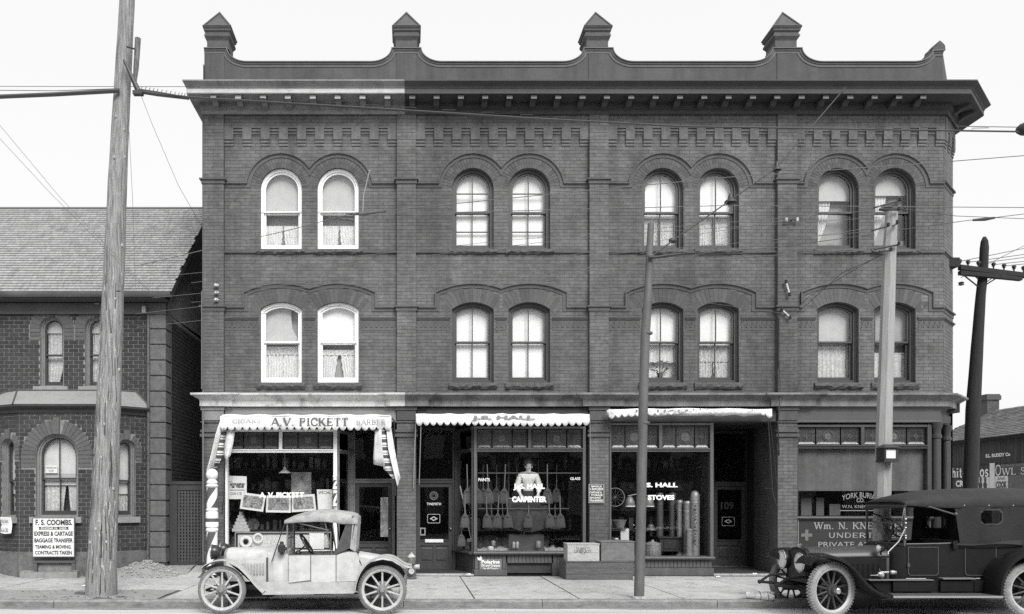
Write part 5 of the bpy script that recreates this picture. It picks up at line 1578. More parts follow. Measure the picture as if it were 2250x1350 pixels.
sh = thing('display_rail', P(1150,1110,18.3), 'dark rail and hooks that carry the hanging brooms', 'rail')
q = MB(); q.tube([P(1050,1040,17.66), P(1276,1040,17.66)], .012, 6); q.tube([P(1050,1118,17.62), P(1250,1118,17.62)], .01, 6)
for px in (1118, 1183): q.tube([P(px,1010,18.2), P(px,1165,18.2)], .014, 6)
q.build('rail', mat('rail_paint', .08, .6), sh)
hm_ = thing('slung_cloth', P(1160,1165,17.7), 'dark cloth slung on a pale cord below the lettering in the hardware window', 'cloth')
q = MB(); q.grid(lambda a, b: (X(1116,17.7)+(X(1208,17.7)-X(1116,17.7))*a, 17.70-.04*math.sin(PI*b)+.015*math.sin(a*19), Z(1094,17.7)-(.02+.05*math.sin(PI*a))-b*(.62+.07*math.sin(PI*a))), 40, 10); q.build('cloth', mat('net_cloth', .05, .9, .3, 12), hm_, smooth=60)
q = MB(); q.tube([P(1116,1095,17.7), P(1160,1101,17.68), P(1208,1095,17.7)], .014, 6); q.build('rope', mat('pale_cord', .4, .8), hm_)
# goods on the floor of the hardware window
def jar(px, py, Y, r, h, m, label, name='can', cat='can'):
    q = MB(); q.lathe([(r*.9,0),(r,.01),(r,h*.9),(r*.96,h*.94),(r*.5,h),(r*.5,h*1.06)], P(px, py, Y), 'z', 14); tag(q.build(name, m, smooth=True), label, cat, 'goods on the window floors')
tin_m = mat('bright_tin', .55, .35, .1, 10, metal=.6); tind_m = mat('dull_tin', .25, .5, .2, 10, metal=.4)
jar(1129, 1205, 17.7, .035, .14, tin_m, 'left of two bright cans on the hardware window floor'); jar(1137, 1205, 17.7, .035, .14, tin_m, 'right of two bright cans on the hardware window floor')
jar(1078, 1209, 17.66, .07, .08, mat('enamel', .7, .3), 'white enamel bowl on the hardware window floor', 'bowl', 'bowl'); jar(1183, 1204, 17.7, .06, .15, tind_m, 'dull tin can with a tapering top in the middle of the hardware window floor'); jar(1084, 1200, 17.8, .05, .12, tind_m, 'dull can behind the white bowl in the hardware window')
rs = random.Random(3)
for k, (px, py, w) in enumerate(((1068,1200,.5),(1107,1200,.35),(1165,1203,.5),(1215,1206,.4),(1252,1207,.35))):
    q = MB(); h_ = rs.uniform(.07,.13); x_ = X(px,17.95); z_ = Z(1213)-.03
    n_ = 10; secs = [[(x_-w/2+w*i/n_, 17.85, z_), (x_-w/2+w*i/n_, 17.85+.02, z_+h_*(.6+.4*rs.random())), (x_-w/2+w*i/n_, 18.1, z_+h_*(.7+.5*rs.random())), (x_-w/2+w*i/n_, 18.15, z_)] for i in range(n_+1)]
    q.loft(secs); tag(q.build('parcel', mat('grey_parcel', .3, .9, .4, 14, .4), smooth=45), ['pale bundle of rags behind the left end of the hardware window','small crumpled parcel left of the two bright cans','long crumpled parcel right of the two bright cans','low parcel behind the tapering can in the hardware window','parcel in the right corner of the hardware window'][k], 'parcel', 'parcels on the hardware window floor')

# ---- stove shop goods
pipe_m = mat('galvanised_pipe', .34, .4, .2, 12, .1, 40, metal=.35); piped_m = mat('black_pipe', .12, .45, .2, 12, metal=.3)
def stove_pipe(x0, x1, y0, y1, Y, m, label, dome=False):
    r = (x1-x0)*Y/3500; c = P((x0+x1)/2, y1, Y); h = Z(y0,Y)-Z(y1,Y)
    t = thing('stove_pipe', c, label, 'stove pipe', 'stove pipes in the window')
    pr = [(r,0),(r,h*.93),(r*1.05,h*.94),(r*1.05,h*.97),(r,h*.975),(r*.97,h)]
    if dome: pr = [(r,0),(r,h*.9),(r*.92,h*.95),(r*.6,h*.985),(0.001,h)]
    q = MB(); q.lathe(pr, c, 'z', 20); q.build('pipe', m, t, smooth=True)
    q = MB(); q.lathe([(r*1.03,h*.8),(r*1.06,h*.81),(r*1.06,h*.82),(r*1.03,h*.83)], c, 'z', 20); q.build('seam', m, t, smooth=True)
    return t
ys = Z(1224)-.03; pys = px_y(ys, 18.0)
stove_pipe(1442, 1457, 1083, pys, 18.3, piped_m, 'dim pipe at the left behind the STOVES lettering')
stove_pipe(1470, 1485, 1083, pys, 18.3, piped_m, 'dim pipe right of it behind the last letters of STOVES')
stove_pipe(1487, 1500, 1099, px_y(ys,18.1), 18.1, pipe_m, 'short bright pipe just left of a taller pair of pipes')
stove_pipe(1502, 1518, 1101, px_y(ys,17.95), 17.95, pipe_m, 'bright stove pipe standing next to the lettered furnace pipe')
stove_pipe(1507, 1521, 1162, px_y(ys,17.75), 17.75, pipe_m, 'low pipe section standing in front of the lettered furnace pipe')
fp = stove_pipe(1517, 1537, 1078, px_y(ys,17.85), 17.85, pipe_m, 'tall round topped furnace pipe with lettering down its length', True)
for k, ch in enumerate('WEDOFURNACEWORK'[:12]):
    Yl = 17.85-.105; letter_px(ch, 1524.3, 1110+7.6*k, 1530.5, 1115+7.6*k, Yl, dlet_m, fp, bold=.02)
pot = thing('coal_heater', P(1434,pys,17.7), 'ornate round tin heater in the stove shop window next to the thin pole', 'heater')
q = MB(); c = P(1434,px_y(ys,17.75),17.75); q.lathe([(.15,0),(.15,.02),(.165,.04),(.165,.28),(.18,.29),(.18,.31),(.1,.34),(.03,.36),(.03,.39),(0.001,.40)], c, 'z', 28); q.build('body', tin_m, pot, smooth=True)
q = MB()
for k in range(18):
    a = PI + PI*k/17; q.tube([(c[0]+.168*math.cos(a), 17.75+.168*math.sin(a), c[2]+.05), (c[0]+.168*math.cos(a), 17.75+.168*math.sin(a), c[2]+.27)], .006, 5)
q.build('rib', tind_m, pot)
kt = thing('kettle', P(1427,1172,17.9), 'dark kettle with wide brim above the tin heater', 'kettle')
q = MB(); c = P(1430,1168,17.85); q.lathe([(.05,0),(.13,.03),(.12,.05),(.07,.07),(.065,.14),(.06,.15),(.02,.16)], c, 'z', 20); q.build('body', piped_m, kt, smooth=True); q = MB(); q.lathe([(.03,0),(.03,-.1)], c, 'z', 8); q.build('stand', iron_m, kt)
stv = thing('cook_stove', P(1475,pys,18.0), 'black iron cook stove low in the stove shop window', 'stove')
q = MB(); x_, z_ = X(1474,18.1), ys; q.box(x_-.28, x_+.28, 18.0, 18.5, z_+.12, z_+.42); q.box(x_-.33, x_+.33, 17.96, 18.55, z_+.42, z_+.45); q.build('body', mat('stove_black', .035, .4), stv)
for sx in (-.24, .24):
    q = MB(); q.tube([(x_+sx,18.03,z_+.12),(x_+sx*1.15,17.98,z_)], .02, 6); q.build('leg', mat('stove_black', .035, .4), stv)
q = MB(); q.bevbox(x_-.2, x_+.1, 17.985, 18.0, z_+.17, z_+.37, .01); q.build('oven_door', mat('stove_black', .035, .4), stv)
gf = thing('gas_fixture', P(1400,1087,18.0), 'hanging gas fixture with two white glass shades in the stove shop', 'lamp')
q = MB(); xg = X(1400,18.0); q.tube([(xg,18.0,3.34),(xg,18.0,Z(1088,18.0))], .012, 6); q.tube([P(1380,1090,18.0), P(1400,1086,18.0), P(1428,1090,18.0)], .01, 6); q.build('pipe', mat('fixture_brass', .3, .4), gf)
for px in (1384, 1426):
    q = MB(); q.lathe([(.11,0),(.115,.01),(.1,.12),(.05,.2),(.02,.22)], P(px,1112,18.0), 'z', 18); q.build('shade', tind_m, gf, smooth=True)
    q = MB(); q.lathe([(.115,0),(.115,.025)], P(px,1114,18.0), 'z', 18); q.build('rim', white_m, gf, smooth=True)
bw_ = thing('bicycle_wheel', P(1352,1113,17.9), 'thin spoked wheel hanging at the left of the stove shop window', 'wheel')
q = MB(); cc = P(1352,1093,17.9); q.torus(cc, .205, .008, 'y', 36, 6)
for k in range(12): a = 2*PI*k/12; q.tube([cc, (cc[0]+.2*math.cos(a), cc[1], cc[2]+.2*math.sin(a))], .002, 4)
q.build('rim', mat('wheel_grey', .25, .5), bw_)
bs_ = thing('coal_hod', P(1361,1160,17.8), 'tapered tin basin hanging beside the thin wheel in the stove shop window', 'basin')
q = MB(); c = P(1361,1160,17.8); q.lathe([(.10,0),(.15,.16),(.165,.165),(.165,.175),(.145,.17),(.095,.01)], c, 'z', 20); q.build('basin', tind_m, bs_, smooth=True)
q = MB(); q.box(X(1364,17.8), X(1382,17.8), 17.8, 17.9, ys, Z(1162,17.8)); tag(q.build('carton', mat('pale_carton', .6, .9, .1, 9)), 'upright pale carton in the stove shop window above the grey box', 'carton')
jar(1340, 1156, 17.75, .035, .16, paper_m, 'white can on a ledge at the left edge of the stove shop window')
jar(1354, 1186, 17.75, .05, .03, paper_m, 'flat white tin beside the upright carton', 'tin', 'tin')
sb_ = thing('window_shelf', P(1345,1157,17.8), 'narrow dark shelf at the left of the stove shop window', 'shelf'); q = MB(); q.box(X(1336,17.8), X(1376,17.8), 17.72, 17.95, Z(1160,17.8)-.02, Z(1160,17.8)-.003); q.box(X(1336,17.8), X(1372,17.8), 17.72, 17.9, Z(1188,17.8)-.02, Z(1188,17.8)-.003); q.build('board', dsp, sb_)

# shelves along the shop back walls
for x0, x1, lab in ((1000, 1290, 'tall dark shelving with tins along the hardware shop back wall'), (500, 740, 'tall dark shelving with bottles along the barber shop back wall'), (1340, 1560, 'tall dark shelving with pans along the stove shop back wall')):
    Yb = 19.6; t = thing('wall_shelves', P((x0+x1)/2, 1230, Yb), lab, 'shelves'); xa, xb = X(x0,Yb), X(x1,Yb)
    q = MB(); q.box(xa, xb, Yb+.35, Yb+.38, .1, 3.0); q.build('back', mat('shelf_back', .03, .9), t)
    for k in range(6):
        q = MB(); q.box(xa, xb, Yb, Yb+.349, .4+.5*k, .43+.5*k); q.build('shelf', mat('shelf_wood', .07, .8, .2, 6), t)
    rs = random.Random(x0); q = MB()
    for k in range(6):
        xx = xa+.05
        while xx < xb-.2:
            w, h = rs.uniform(.06,.16), rs.uniform(.12,.34)
            if rs.random() < .6: q.lathe([(w/2,0),(w/2,h*.8),(w*.35,h*.9),(w*.2,h)], (xx+w/2, Yb+.12, .431+.5*k), 'z', 10)
            else: q.box(xx, xx+w, Yb+.05, Yb+.2, .431+.5*k, .431+.5*k+h)
            xx += w+rs.uniform(.02,.14)
    tag(q.build('shelf_goods', mat('shelf_goods', .16, .7, .5, 8, island=.6), t), kind='stuff')
# ================================================================== the brick house at the left
HY = 17.8
hx = lambda p: X(p, HY)
hbrick = mat('house_brick', 0.040, 0.9, 0.25, 14, 0.5, 50, island=0.28, dirt=0.2, dscale=3)
hmort = mat('house_mortar', 0.225, 0.95, 0.25, 10, 0.4, 40, dirt=0.3, dscale=2)
hbuff = mat('buff_arch_brick', 0.095, 0.9, 0.15, 12, 0.4, 50, island=0.2)
hstone = mat('house_foundation', 0.13, 0.95, 0.3, 5, 0.8, 18, dirt=0.3, dscale=3)
hquoin = mat('quoin_block', 0.125, 0.95, 0.22, 10, 0.5, 40, island=0.15, dirt=0.2, dscale=4)
hpaint = mat('house_window_paint', 0.20, 0.6, 0.15, 8)
hdark = mat('house_trim_dark', 0.04, 0.7, 0.2, 5)
house = thing('brick_house', (-8.5, 17.8, 0.2), 'dark brick house with a bay window and long shingled roof at the left', 'building')
XRH = hx(362); XLH = -14.5
ZE = Z(690, HY)                                   # top of the brickwork
# bay plan
bxl, bxr = X(42, 17.1), X(219, 17.1); bwl, bwr = hx(-72), hx(322); BYF = 17.1
ZBR = Z(893, 17.05)
hops = [(hx(114), Z(850,HY), Z(722,HY), .265, .265), (hx(213), Z(850,HY), Z(722,HY), .265, .265)]
core = MB()
wall_with_openings(core, XLH, XRH, 0.0, ZE+.05, hops, HY, .3)
core.add([(XRH,HY,0),(XRH,24.4,0),(XRH,24.4,ZE+.2),(XRH,HY,ZE+.05)], [(0,1,2,3)])
core.add([(XRH,HY,ZE+.05),(XRH,24.4,ZE+.05),(XRH,21.1,9.0)], [(0,1,2)])
cbo = (X(125, BYF), Z(1136, BYF), Z(1000, BYF), .455, .455)
wall_with_openings(core, bxl, bxr, 0.0, ZBR, [cbo], BYF, .3)
frL = Frame(bwl, HY, bxl-bwl, BYF-HY); LL = math.hypot(bxl-bwl, BYF-HY)
frR = Frame(bxr, BYF, bwr-bxr, HY-BYF); LR = math.hypot(bwr-bxr, HY-BYF)
def side_M(fr): return Matrix.Translation(fr.o) @ Matrix.Rotation(fr.rot(), 4, 'Z')
so = lambda L_, t: (L_*t, Z(1136, 17.4), Z(985, 17.4), .20, .20)
soL, soR = so(LL, .80), so(LR, .56)
for fr, L_, o in ((frL, LL, soL), (frR, LR, soR)):
    m_ = MB(); wall_with_openings(m_, 0, L_, 0.0, ZBR, [o], 0, .3); core.add(m_.v, m_.f, side_M(fr))
core.build('wall', hmort, house, recalc=False)
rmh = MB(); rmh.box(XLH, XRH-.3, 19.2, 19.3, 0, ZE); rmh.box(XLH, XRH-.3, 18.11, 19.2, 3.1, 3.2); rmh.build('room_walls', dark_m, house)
# bricks
C_, Lb = 0.0885, 0.222
def ring_hole(o, g):
    zc = o[2]; r = o[3]+g
    def fn(z):
        if z < zc - .28 or z > zc + r: return None
        w = r if z < zc else math.sqrt(max(0, r*r-(z-zc)**2))
        return (o[0]-w, o[0]+w)
    return fn
fields = []
frF = Frame(0, HY, 1, 0); frB = Frame(0, BYF, 1, 0)
hh = []
for o in hops: hh += [hole_fn(o), ring_hole(o, .235)]
fields.append((frB, lay(bxl, bxr, .55, ZBR, C_, Lb, [hole_fn(cbo), ring_hole(cbo, .30)], .015), 120))
fields.append((frF, lay(XLH, X(329, HY), Z(862, HY)-.35, ZE, C_, Lb, hh, .015), 150))
fields.append((frF, lay(bwr, X(329, HY), .5, Z(862, HY)-.36, C_, Lb, (), .015), 0))
fields.append((frR, lay(0, LR, .55, ZBR, C_, Lb, [hole_fn(soR), ring_hole(soR, .14)], .015), 30))
fields.append((frL, lay(0, LL, .55, ZBR, C_, Lb, [hole_fn(soL), ring_hole(soL, .14)], .015), 0))
frS = Frame(XRH, HY, 0, 1)
fields.append((frS, lay(0.5, 3.5, .3, ZE, C_, Lb, (), .015), 0))
rest = MB()
for fr, bs, lim in fields:
    vis = lambda b, fr=fr: fr.pt(b[0], 0, 0).x > -9.3
    r_ = brick_objects(bs, fr, 0.0005, 0.010, hbrick, house, limit=lim, pick=vis) if lim else bs
    for b in r_: add_brick(rest, fr, b, 0, .010, .002)
tag(rest.build('brickwork', hbrick, house, recalc=False), kind='stuff')
# foundation
f = MB()
for fr, L_, z in ((frB, None, .545), (frR, LR, .545), (frL, LL, .545)):
    u0, u1 = (bxl, bxr) if L_ is None else (0, L_)
    spans = [(u0, u1)]
    if L_ is None: spans = free_spans(u0, u1, [(X(76,17.05), X(165,17.05))])
    for a, b in spans: add_brick(f, fr, (a, b, 0, z), 0, .035)
    if L_ is None: add_brick(f, fr, (X(76,17.05), X(165,17.05), Z(1237,17.05), z), 0, .035)
add_brick(f, frF, (bwr, X(329,HY), 0, .495), 0, .03)
f.build('foundation', hstone, house)
# quoins
nq = 16; pq = 34.2
for k in range(nq):
    za, zb = Z(690+pq*(k+1)-1.2, HY), Z(690+pq*k+.8, HY)
    if zb < .25: break
    q = MB(); x0, x1 = X(329.5, HY), XRH+.035
    q.bevbox(x0, x1, HY-.045, HY+.001, za, zb, .012); q.box(XRH, x1, HY+.0015, HY+.40, za+.01, zb-.01); q.build('quoin', hquoin, house)
# downspout
q = MB(); q.tube([P(326,688,HY-.02), P(326,720,HY-.06), P(326,1180,HY-.06), P(324,1238,HY-.10)], .035, 10)
for py in (800, 950, 1100): q.lathe([(.042,0),(.042,.05)], P(326,py,HY-.06), 'z', 10)
q.build('downspout', mat('downspout_paint', .09, .6, .5, 14), house, smooth=60)
# arches
def arch(o, fr_y, r0, r1, n, key, skirt, m_, M_=None):
    cx, z0, zs, hw, rise = o; vz = MB()
    for k in range(n):
        a0, a1 = -PI/2+PI*k/n, -PI/2+PI*(k+1)/n
        if key and abs((a0+a1)/2) < PI/n*1.0: continue
        pts = [(cx+r*math.sin(a), zs+r*math.cos(a)) for r, a in ((r0,a0+.006),(r1,a0+.006),(r1,a1-.006),(r0,a1-.006))]
        b = MB(); b.prism(pts, fr_y-.018, fr_y+.03, M_); b.build('voussoir', m_, house)
    for s in (-1, 1):
        for j in range(skirt):
            xa, xb = sorted((cx+s*r0, cx+s*r1)); b = MB(); b.box(xa, xb, fr_y-.016, fr_y+.03, zs-.0885*(j+1)+.006, zs-.0885*j-.006, M_); b.build('voussoir', m_, house)
    if key:
        w = .075; b = MB(); b.prism([(cx-w*.8, zs+r0-.01), (cx-w, zs+r1+.06), (cx+w, zs+r1+.06), (cx+w*.8, zs+r0-.01)], fr_y-.04, fr_y+.03, M_); b.build('keystone', hdark if M_ is None and hw < .4 else hbuff, house)
for o in hops: arch(o, HY, o[3]+.004, o[3]+.225, 11, True, 3, hbuff)
arch(cbo, BYF, cbo[3]+.004, cbo[3]+.295, 21, True, 3, hbuff)
for fr, o in ((frL, soL), (frR, soR)): arch(o, 0, o[3]+.004, o[3]+.135, 9, True, 3, hbuff, side_M(fr))
# windows
def house_window(o, y, cont, M_=None, split=False, lab=None, sillw=.12, frame_t=.06):
    cx, z0, zs, hw, rise = o; n = 12
    w = MB(); w.ring(outline(*o, n=n), outline(*inset(*o, frame_t, .04), n=n), y+.10, y+.2, M=M_); w.ring(outline(*inset(*o, .001), n=n), outline(*inset(*o, frame_t*.5), n=n), y+.07, y+.11, M=M_)
    wo = w.build('window', hpaint, house)
    if lab: tag(wo, lab)
    i1 = inset(*o, frame_t, .04); zm = i1[1] + (i1[2]+i1[4]-i1[1])*.47
    s = MB(); up = (cx, zm-.02, i1[2], i1[3], i1[4]); upi = inset(*up, .03, .035); s.ring(outline(*up, n=n), outline(*upi, n=n), y+.13, y+.16, M=M_); s.build('sash', hdark, wo)
    s = MB(); a = [(cx-i1[3],i1[1]),(cx-i1[3],zm+.02),(cx+i1[3],zm+.02),(cx+i1[3],i1[1])]; b = [(cx-i1[3]+.03,i1[1]+.09),(cx-i1[3]+.03,zm-.02),(cx+i1[3]-.03,zm-.02),(cx+i1[3]-.03,i1[1]+.09)]
    s.ring(a, b, y+.165, y+.2, M=M_); s.build('sash', hdark, wo)
    if split:
        s = MB(); s.box(cx-.012, cx+.012, y+.135, y+.155, zm+.015, zs+rise-.1, M_); s.box(cx-.012, cx+.012, y+.17, y+.195, i1[1]+.09, zm-.02, M_); s.build('muntin', hdark, wo)
    p = outline(*upi, n=n); g = MB(); g.add([(a_, y+.145, b_) for a_, b_ in p], [tuple(range(len(p)))], M_); g.build('pane', glass_m, wo)
    g = MB(); g.add([(a_, y+.18, b_) for a_, b_ in b], [(0,1,2,3)], M_); g.build('pane', glass_m, wo)
    s = MB(); s.box(cx-hw-sillw, cx+hw+sillw, y-.09, y+.1, z0-.13, z0-.001, M_); s.build('sill', mat('pale_stone_sill', .26, .9, .15, 8, .3), wo)
    for kind, args in cont:
        q = MB()
        if kind == 'blind': dy_ = args[2] if len(args) > 2 else 0; q.box(cx-hw+.03, cx+hw-.03, y+.24+dy_, y+.243+dy_, args[0], zs+rise, M_); q.build('blind', args[1], wo)
        elif kind == 'cur':
            xa, xb, za, zb, m_, edge = args
            drape(q, xa, xb, za, zb, y+.28, 5, .012, edge, nv=12)
            if M_ is not None: q.v = [tuple(M_ @ Vector(p)) for p in q.v]
            q.build('curtain', m_, wo)
        elif kind == 'border': 
            q.box(cx-hw+.05, cx+hw-.05, y+.232, y+.236, args[0], args[1], M_); q.build('lace_border', lacew_m, wo)
    return wo
hshade = mat('house_blind', .66, .9, .08, 5)
for j, o in enumerate(hops):
    zz = Z(760, HY)
    house_window(o, HY, [('blind', (Z(728,HY), hshade)), ('cur', (o[0]-.2, o[0]+.2, o[1]+.05, Z(728,HY), lace_m, (lambda b, c=o[0]: c+.2-.30*max(0,b-.35)**1.3)))], lab='narrow arched house window with a swept curtain' if j == 0 else None)
cx = cbo[0]
house_window(cbo, BYF, [('blind', (Z(1041,BYF), hshade)), ('blind', (Z(1066,BYF), mat('lower_blind', .5, .9), .006)), ('border', (Z(1066,BYF), Z(1058,BYF))), ('cur', (cx-.38, cx+.0, cbo[1]+.06, Z(1062,BYF), lace_m, (lambda b: cx+.08-.07*b))), ('cur', (cx+.38, cx+.1, cbo[1]+.06, Z(1062,BYF), lace_m, (lambda b: cx+.12+.06*b)))], split=True, lab='arched bay window with blinds and lace', sillw=.10, frame_t=.075)
for fr, o in ((frL, soL), (frR, soR)): house_window(o, 0, [('blind', (o[1]+.5, hshade)), ('cur', (o[0]-.17, o[0]+.17, o[1]+.05, o[1]+.8, lace_m, None))], M_=side_M(fr), sillw=.08)
# to-let card in the bay
t = thing('window_card', P(113,1040,17.33), 'small printed card behind the upper sash of the bay window', 'card')
q = MB(); q.box(X(100,17.3), X(126,17.3), 17.30, 17.304, Z(1040,17.3), Z(1023,17.3)); q.build('sheet', paper_m, t); letter_px('FURNISHED ROOMS', 102, 1026.5, 124, 1030, 17.299, dlet_m, t, bold=.0); letter_px('TO LET', 107, 1033, 118, 1037, 17.299, dlet_m, t, bold=.0)
# bay roof
eo = .16
sl_ = mat('bay_tin_roof', 0.27, 0.6, 0.15, 4, 0.2, 20, dirt=.2, dscale=4)
lowp = [(bwl-.12, HY-.001), (bxl-.06, BYF-eo), (bxr+.06, BYF-eo), (bwr+.12, HY-.001)]
ZB0, ZB1 = Z(888, 16.95), Z(862, HY)
upp = [(hx(15), HY-.001), (hx(48), HY-.22), (hx(262), HY-.22), (hx(298), HY-.001)]
q = MB(); q.add([(x,y,ZB0) for x,y in lowp]+[(x,y,ZB1) for x,y in upp], [(i,i+1,5+i,4+i) for i in range(3)]+[(4,5,6,7)]); br = q.build('bay_roof', sl_, house)
q = MB()
for (a, b) in zip(lowp, upp): q.tube([(a[0],a[1],ZB0+.01), (b[0],b[1],ZB1+.01)], .018, 6)
q.tube([(x,y,ZB1+.01) for x,y in upp], .02, 6); q.build('roof_roll', mat('dark_roll', .08, .6), br)
q = sweep_plan([(bwl-.02, HY), (bxl, BYF), (bxr, BYF), (bwr+.02, HY)], [(0,ZB0-.17),(.03,ZB0-.17),(.04,ZB0-.10),(.09,ZB0-.08),(.12,ZB0-.05),(.15,ZB0-.045),(.155,ZB0-.002),(0,ZB0-.002)]); q.build('bay_cornice', hdark, house)
# eaves and main roof
YE = HY-.42; ZG = Z(642, YE)
q = MB(); q.box(XLH, XRH+.05, HY-.08, HY+.05, ZE-.02, ZE+.22); q.box(XLH, XRH+.12, YE+.05, HY, ZG-.13, ZG-.10); q.build('eaves_board', mat('eaves_paint', .07, .7, .3, 3, .1, stretch=(.5,1,1)), house)
q = MB(); secs = [[(x,YE+.07,ZG-.02),(x,YE+.05,ZG-.10),(x,YE-.02,ZG-.11),(x,YE-.07,ZG-.06),(x,YE-.075,ZG-.005),(x,YE-.06,ZG-.005),(x,YE-.05,ZG-.05),(x,YE,ZG-.08)] for x in (XLH, XRH+.26)]
q.loft(secs); q.build('gutter', mat('gutter_paint', .10, .55, .4, 3, stretch=(.4,1,1)), house, smooth=50)
q = MB(); q.box(X(318,HY), X(326,HY), HY-.2, HY-.1, ZE-.02, ZE+.13); q.build('bracket', hpaint, house)
YR_, ZR_ = 20.75, Z(461, 20.75)
xre = XRH+.25
slope = Vector((0, YR_-YE, ZR_-ZG)); Ls = slope.length; sv = slope/Ls; nv = Vector((0, -sv.z, sv.y))
q = MB(); q.add([(XLH,YE,ZG-.04),(xre,YE,ZG-.04),(xre,YR_,ZR_-.04),(XLH,YR_,ZR_-.04),(XLH,24.2,ZG),(xre,24.2,ZG)], [(0,1,2,3),(3,2,5,4)])
q.add([(xre,YE,ZG-.03),(xre,YR_,ZR_-.03),(xre,YR_,ZR_-.22),(xre,YE,ZG-.2)], [(0,1,2,3)])
roof = q.build('roof', hdark, house, recalc=False)
shing = mat('wood_shingle', 0.28, 0.9, 0.15, 10, 0.4, 30, island=0.14, stretch=(3,1,1), dirt=.2, dscale=2)
rows = 36; ex = Ls/rows; rs = random.Random(8); count = 0
rest = MB(); sme = []
for wv in (.11, .14, .17):
    m_ = MB(); m_.prism_x([(-.004,-ex*.62),(-.034,-ex*.62),(-.004,ex*.62),(.004,ex*.62)], -wv/2+.002, wv/2-.002); me = bpy.data.meshes.new('shingle'); me.from_pydata(m_.v, [], m_.f); me.materials.append(shing); sme.append((wv, me))
pitch = math.atan2(slope.z, slope.y)
for r_ in range(rows):
    x = -11.3 - rs.uniform(0, .15)
    c0 = Vector((0, YE, ZG)) + sv*(ex*(r_+.35)) + nv*.012
    while x < xre - .01:
        wv, me = sme[rs.randrange(3)]
        xx = x + wv/2
        if x + wv > xre+.03 and wv > .12: wv, me = sme[0]; xx = x + wv/2
        c = Vector((xx, c0.y, c0.z)); tilt = PI/2 - .075 + rs.uniform(-.01, .01)
        if r_ < 5 and count < 300 and xx > -8.95 and xx + wv/2 < xre+.03:
            place(me, 'shingle', roof, c, (pitch - PI/2 + .03 + rs.uniform(-.012,.012), 0, 0)); count += 1
        else:
            M_ = Matrix.Translation(c) @ Matrix.Rotation(pitch - PI/2 + .03 + rs.uniform(-.012,.012), 4, 'X')
            hi = max(-wv/2+.01, min(wv/2, xre+.03-xx))
            rest.prism_x([(-.004,-ex*.62),(-.034,-ex*.62),(-.004,ex*.62),(.004,ex*.62)], -wv/2+.002, hi-.002, M_)
        x += wv + .003
tag(rest.build('shingles', shing, roof, recalc=False), kind='stuff')
q = MB(); q.tube([(XLH, YR_, ZR_+.02), (xre, YR_, ZR_+.02)], .05, 8); q.build('ridge', mat('ridge_board', .12, .8), house)
# cellar light and its concrete curb
q = MB(); q.box(X(74,17.05), X(166,17.05), 17.02, 17.12, Z(1237,17.05), Z(1232,17.05)); q.box(X(74,17.05), X(82,17.05), 17.03, 17.12, 0.0, Z(1238,17.05)); q.box(X(158,17.05), X(166,17.05), 17.03, 17.12, 0.0, Z(1238,17.05)); q.build('cellar_frame', mat('cellar_wood', .09, .8), house)
cu = thing('cellar_curb', P(108,1262,16.9), 'low pale concrete curb round the cellar opening under the sign', 'curb')
q = MB(); zc0, zc1 = -.02, .13
q.prism_z([(X(42,16.85),16.88),(X(168,16.85),16.88),(X(160,16.85),16.96),(X(60,16.85),16.96)], zc0, zc1); q.prism_z([(X(42,16.85),16.881),(X(60,16.85),16.961),(X(74,17.02),17.03),(X(62,17.02),17.03)], zc0, zc1+.03); q.prism_z([(X(168,16.85),16.881),(X(160,16.85),16.961),(X(158,17.02),17.03),(X(174,17.02),17.03)], zc0, zc1+.03)
q.build('curb', mat('pale_curb', .24, .9, .2, 9, .3), cu)
# the carrier's sign and the paper notice
Ys = 16.96
cs_ = thing('carrier_sign', P(118,1224,Ys), 'white painted board of F.S. COOMBS for cartage and moving, under the bay window sill', 'sign')
q = MB(); q.box(X(72,Ys), X(163.5,Ys), Ys, Ys+.03, Z(1224,Ys), Z(1138,Ys)); q.build('board', mat('sign_white', .74, .6, .05, 6, dirt=.08), cs_)
q = MB(); xa, xb, za, zb = X(71.5,Ys), X(164,Ys), Z(1224.5,Ys), Z(1137.5,Ys); e = .014; q.ring([(xa,za),(xa,zb),(xb,zb),(xb,za)], [(xa+e,za+e),(xa+e,zb-e),(xb-e,zb-e),(xb-e,za+e)], Ys-.008, Ys+.032); q.build('frame', mat('sign_edge', .12, .7), cs_)
for tx, a, b, c_, d_, bo in (('F. S. COOMBS.', 78, 1142, 159, 1154.5, .035), ('EXPRESS & CARTAGE', 75.5, 1168, 160, 1178, .035), ('BAGGAGE TRANSFER', 75.5, 1183, 160, 1192.5, .035), ('TEAMING & MOVING.', 77, 1198, 157, 1206, .035), ('CONTRACTS TAKEN', 77, 1210.5, 158, 1219, .035)):
    letter_px(tx, a, b, c_, d_, Ys-.001, dlet_m, cs_, bold=bo)
q = MB(); q.prism([(X(84,Ys),Z(1164,Ys)),(X(87,Ys),Z(1161,Ys)),(X(84,Ys),Z(1158,Ys)),(X(152,Ys),Z(1158,Ys)),(X(149,Ys),Z(1161,Ys)),(X(152,Ys),Z(1164,Ys))], Ys-.003, Ys+.001); q.build('band', dlet_m, cs_)
letter_px('PHONE N. 3425', 90, 1159, 146, 1163.2, Ys-.004, paper_m, cs_, bold=.02)
pn = thing('paper_notice', P(17,1172,17.2), 'white paper notice for coal and coke orders hung on the angled side of the bay', 'notice')
Mn = side_M(frL); u0 = LL*.85
yo = -.14
q = MB(); q.grid(lambda a, b: tuple(Mn @ Vector((u0-.17+.34*a+.03*b, yo+.02*math.sin(b*4), Z(1136,17.2)-.34*b-.02*math.sin(a*3)*b))), 6, 8); pno = q.build('sheet', paper_m, pn)
